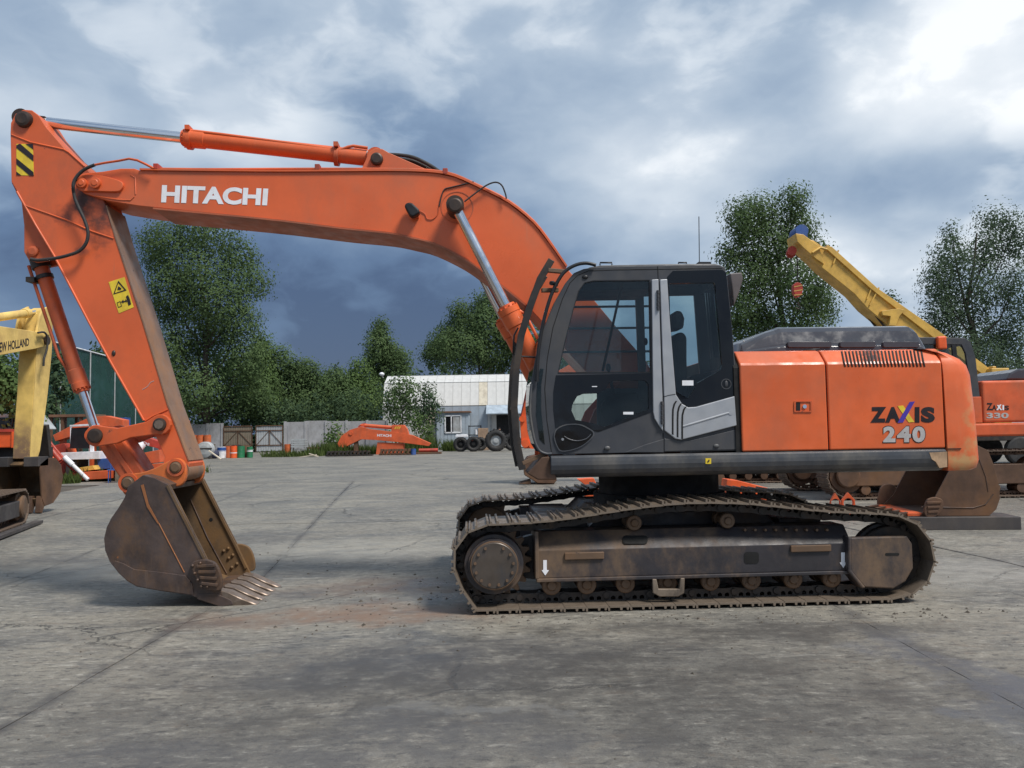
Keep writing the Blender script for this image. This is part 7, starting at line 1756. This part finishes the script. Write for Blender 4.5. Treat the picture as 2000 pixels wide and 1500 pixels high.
for j, (p0, p1, r, mt, lb, dy) in enumerate((((70, 842), (118, 900), .10, 'red', 'thick red hydraulic cylinder leaning in the scrap', -.6), ((80, 842), (124, 896), .05, 'red', 'thin red rod leaning beside the thick cylinder', -.3), ((72, 860), (112, 905), .05, 'orange_bright', 'orange rod leaning behind the yellow bucket', -.9), ((126, 893), (172, 937), .07, 'white', 'white pole slanting down to the ground in front of the scrap', -.8), ((122, 898), (160, 934), .045, 'red', 'red pole slanting beside the white pole', -.7))):
    a, b = at(*p0, S+dy), at(*p1, S+dy); b.z = max(b.z, r); mb = MB(); mb.cyl(a, b, r, n=12)
    if r > .06: mb.cyl(a, a+(b-a)*.35, r*1.35, n=12)
    tag(mb.build('scrap_rod', M[mt]), lb, 'rod', 'leaning rods in the scrap')
mb = MB(); mb.prism(sq([(162, 921), (236, 917), (236, 932), (166, 936)]), -.1, .5); loose(add_y(mb, -.6), 'steel_beam', 'orange_faded', 'orange steel beam on the ground in front of the white cab wreck', 'scrap')
mb = MB(); mb.prism(sq([(158, 914), (195, 908), (200, 916), (162, 921)]), .0, .5); loose(add_y(mb, -.5), 'steel_plate', 'crane', 'yellow-orange plate lying on the steel beam', 'scrap')
mb = MB(); mb.prism(sq([(192, 897), (222, 894), (226, 914), (195, 917)]), .1, .7); loose(add_y(mb, -.2), 'blue_box', 'blue', 'blue metal box right of the white cab wreck', 'box')
drum('plastic_barrel', 'blue plastic barrel standing high behind the side link', 236, S+2, .55, .33, 'blue', None, None, 1.75)
mb = MB(); mb.bb((-.6, -.5, 0), (.6, .5, 1.745)); o = mb.build('scrap_container', M['rust_far'], None, .02); o.location = (ax(236, S+2), S+2, 0); tag(o, 'rusty bin carrying the blue barrel', 'bin')
mb = MB(); mb.prism(sq([(262, 850), (302, 863), (322, 880), (322, 900), (298, 876), (258, 866)]), .4, .8); mb.prism(sq([(300, 900), (306, 880), (312, 880), (312, 902)]), .5, .7)
hs2 = loose(add_y(mb, 0), 'boom_scrap', 'red', 'red boom piece with white letters behind the bucket link', 'scrap')
lettering('HITACHI', sq([(262, 861), (291, 871), (292, 866), (263, 856)], .4), S+.395, M['letter'], hs2, .02)
mb = MB(); mb.prism(sq([(270, 888), (320, 878), (322, 902), (272, 908)]), .0, .5); lo_ = loose(add_y(mb, -.4), 'attachment', 'orange_faded', 'orange attachment block behind the bucket link', 'scrap')
mb = MB(); mb.prism(sq([(275, 882), (282, 880), (282, 886), (276, 887)], 0), -.405+S, -.4+S-.0); mb.build('yellow_sticker', M['decal_yellow'], lo_)
r = random.Random(4); mb = MB(); mb.ball((0, 0, .3), (.36, .3, .32), 12, 8); mb.v = [(x*(1+r.uniform(-.15, .15)), y, max(0, z*(1+r.uniform(-.1, .1)))) for x, y, z in mb.v]
o = mb.build('white_sack', M['white']); o.location = (SFr.p(268, 870, 0)[0], S-.2, SFr.p(268, 882, 0)[1]-.1); tag(o, 'white sack heaped behind the bucket link', 'sack')
mb = MB(); z_ = SFr.p(268, 882, 0)[1]-.1; mb.bb((-.5, -.4, 0), (.5, .4, z_)); o = mb.build('pallet_box', M['wood'], None, .01); o.location = (SFr.p(268, 870, 0)[0], S-.2, 0); tag(o, 'wooden box under the white sack', 'box')
CH = empty('blue_chair', (SFr.p(260, 880, 0)[0], S-1.2, 0), .3, 'dark blue slatted chair in front of the sack', 'chair')
for k in range(5):
    mb = MB(); mb.bb((-.2+k*.09, 0, .45), (-.16+k*.09, .03, 1.0)); mb.build('slat', M['blue'], CH)
mb = MB(); mb.bb((-.22, -.4, .42), (.22, .03, .46)); mb.build('seat', M['blue'], CH)
for x in (-.2, .17):
    for y in (-.38, 0):
        mb = MB(); mb.bb((x, y, 0), (x+.03, y+.03, .42)); mb.build('leg', M['blue'], CH)
for k, (x0, y0, x1, y1, mt, lb) in enumerate(((104, 866, 132, 905, 'red', 'red steel channel propped among the rods by the yellow bucket'), (128, 872, 140, 902, 'orange_faded', 'upright orange plate left of the white cab wreck'), (196, 866, 218, 890, 'orange_faded', 'orange gear housing behind the blue box'), (236, 905, 256, 930, 'barrel', 'orange crate right of the steel beam'), (288, 905, 330, 930, 'orange_faded', 'orange beam end behind the bucket pin'))):
    Dk = S+.3 if k < 3 else S-.7; p0, p1 = at(x0, y0, Dk), at(x1, y1, Dk); w__ = p1.x-p0.x; mb = MB()
    mb.prism([(p0.x, 0), (p1.x, 0), (p1.x, p0.z*.82), (p1.x-w__*.25, p0.z), (p0.x+w__*.1, p0.z*.95)], Dk, Dk+.35)
    mb.cyl((p0.x+w__*.5, Dk-.04, p0.z*.55), (p0.x+w__*.5, Dk, p0.z*.55), w__*.2, n=12)
    tag(mb.build('machine_part', M[mt], None, .012), lb, 'scrap', 'machine parts in the scrap corner')
# red tipper truck at the very left
TR = empty('truck', (at(-20, 850, 24).x, 24, 0), R_(8), 'red tipper truck with a grey cab at the left edge behind the yellow machine', 'truck')
def trp(px, py): p = at(px, py, 24); return (p.x-TR.location.x, p.z)
u1_, zt_ = trp(36, 838); zb_2 = trp(36, 874)[1]
mb = MB(); mb.bb((u1_-4.2, -.3, zb_2), (u1_, 2.0, zt_)); tb = mb.build('tipper_body', M['orange_bright'], TR, .03)
for k in range(6):
    mb = MB(); x = u1_-.05-k*.8; mb.bb((x-.04, -.36, zb_2), (x+.04, -.3, zt_-.08)); mb.build('body_rib', M['orange_bright'], tb)
mb = MB(); mb.bb((u1_-4.2, -.35, zt_-.08), (u1_, -.3, zt_)); mb.build('top_rail', M['red'], tb)
zc2 = trp(10, 806)[1]; uc_ = trp(30, 806)[0]
mb = MB(); mb.prism([(uc_-1.6, zt_+.0), (uc_-1.6, zc2), (uc_-.25, zc2), (uc_+.12, zt_)], 1.0, 2.6); tcb = mb.build('cab', M['ltgrey'], TR, .06)
mb = MB(); mb.prism([(uc_-1.4, zt_+.05), (uc_-1.4, zc2-.12), (uc_-.3, zc2-.12), (uc_-.05, zt_+.05)], .985, .995); mb.build('window', M['blackglass'], tcb)
mb = MB(); mb.bb((u1_-4.2, .0, .6), (u1_+.2, 1.8, zb_2-.02)); ch_ = mb.build('chassis', M['dark'], TR)
for x in (u1_-.9, u1_-3.2):
    for y in (-.1, 1.9):
        mb = MB(); mb.rod(Vector((x, y-.15, .5)), Vector((x, y+.15, .5)), [(0, .25), (.01, .42), (.05, .5), (.25, .5), (.29, .42), (.3, .25)], 20); mb.build('wheel', M['rubber'], TR)
# steel rail by the tracks, bottom left
a, b = gp(-30, 1062), gp(76, 1022); mb = MB(); mb.bar(a+Vector((0, 0, .03)), b+Vector((0, 0, .03)), .14, .05); tag(mb.build('steel_rail', M['timber']), 'flat rusty rail on the ground beside the yellow machine track', 'rail')
# small stones and crumbs of mud on the concrete
r = random.Random(12)
def crumbs():
    vs_ = []; fs = []
    def one(x, y, s_):
        o = len(vs_); z = gz(x, y)
        pts = [(-1, 0, 0), (0, -1, 0), (1, 0, 0), (0, 1, 0), (0, 0, 1)]
        for a, b, c in pts: vs_.append((x+(a+r.uniform(-.3, .3))*s_, y+(b+r.uniform(-.3, .3))*s_, z+c*s_*.8-.002))
        for f in ((0, 1, 4), (1, 2, 4), (2, 3, 4), (3, 0, 4)): fs.append(tuple(o+i for i in f))
    for _ in range(200): one(r.gauss(-1.1, .8), r.gauss(7.6, .7), abs(r.gauss(.009, .006))+.003)
    for _ in range(80): one(r.gauss(-.2, .25), r.gauss(7.7, .5), abs(r.gauss(.008, .006))+.003)
    for _ in range(320): one(r.uniform(-4, 5), r.uniform(3.4, 12), abs(r.gauss(.006, .004))+.003)
    for _ in range(160): one(r.gauss(1.8, 1.4), r.gauss(6.6, .12), abs(r.gauss(.008, .005))+.003)
    me = bpy.data.meshes.new('mud_crumbs'); me.from_pydata(vs_, [], fs); me.update()
    tag(link_mesh('mud_crumbs', me, None, M['soil']), 'crumbs of mud and small stones on the concrete', 'debris', kind='stuff')
crumbs()
mb = MB(); mb.bar((-1.62, 5.30, gz(-1.6, 5.3)+.008), (-1.46, 5.33, gz(-1.5, 5.3)+.008), .02, .012); o = mb.build('wood_splinter', M['plank']); 
o.location = (.55, .0, 0); tag(o, 'pale wood splinter on the dark concrete in front', 'splinter')
scene.cycles.max_bounces = 6; scene.cycles.diffuse_bounces = 3; scene.cycles.glossy_bounces = 3; scene.cycles.transmission_bounces = 4; scene.cycles.transparent_max_bounces = 10
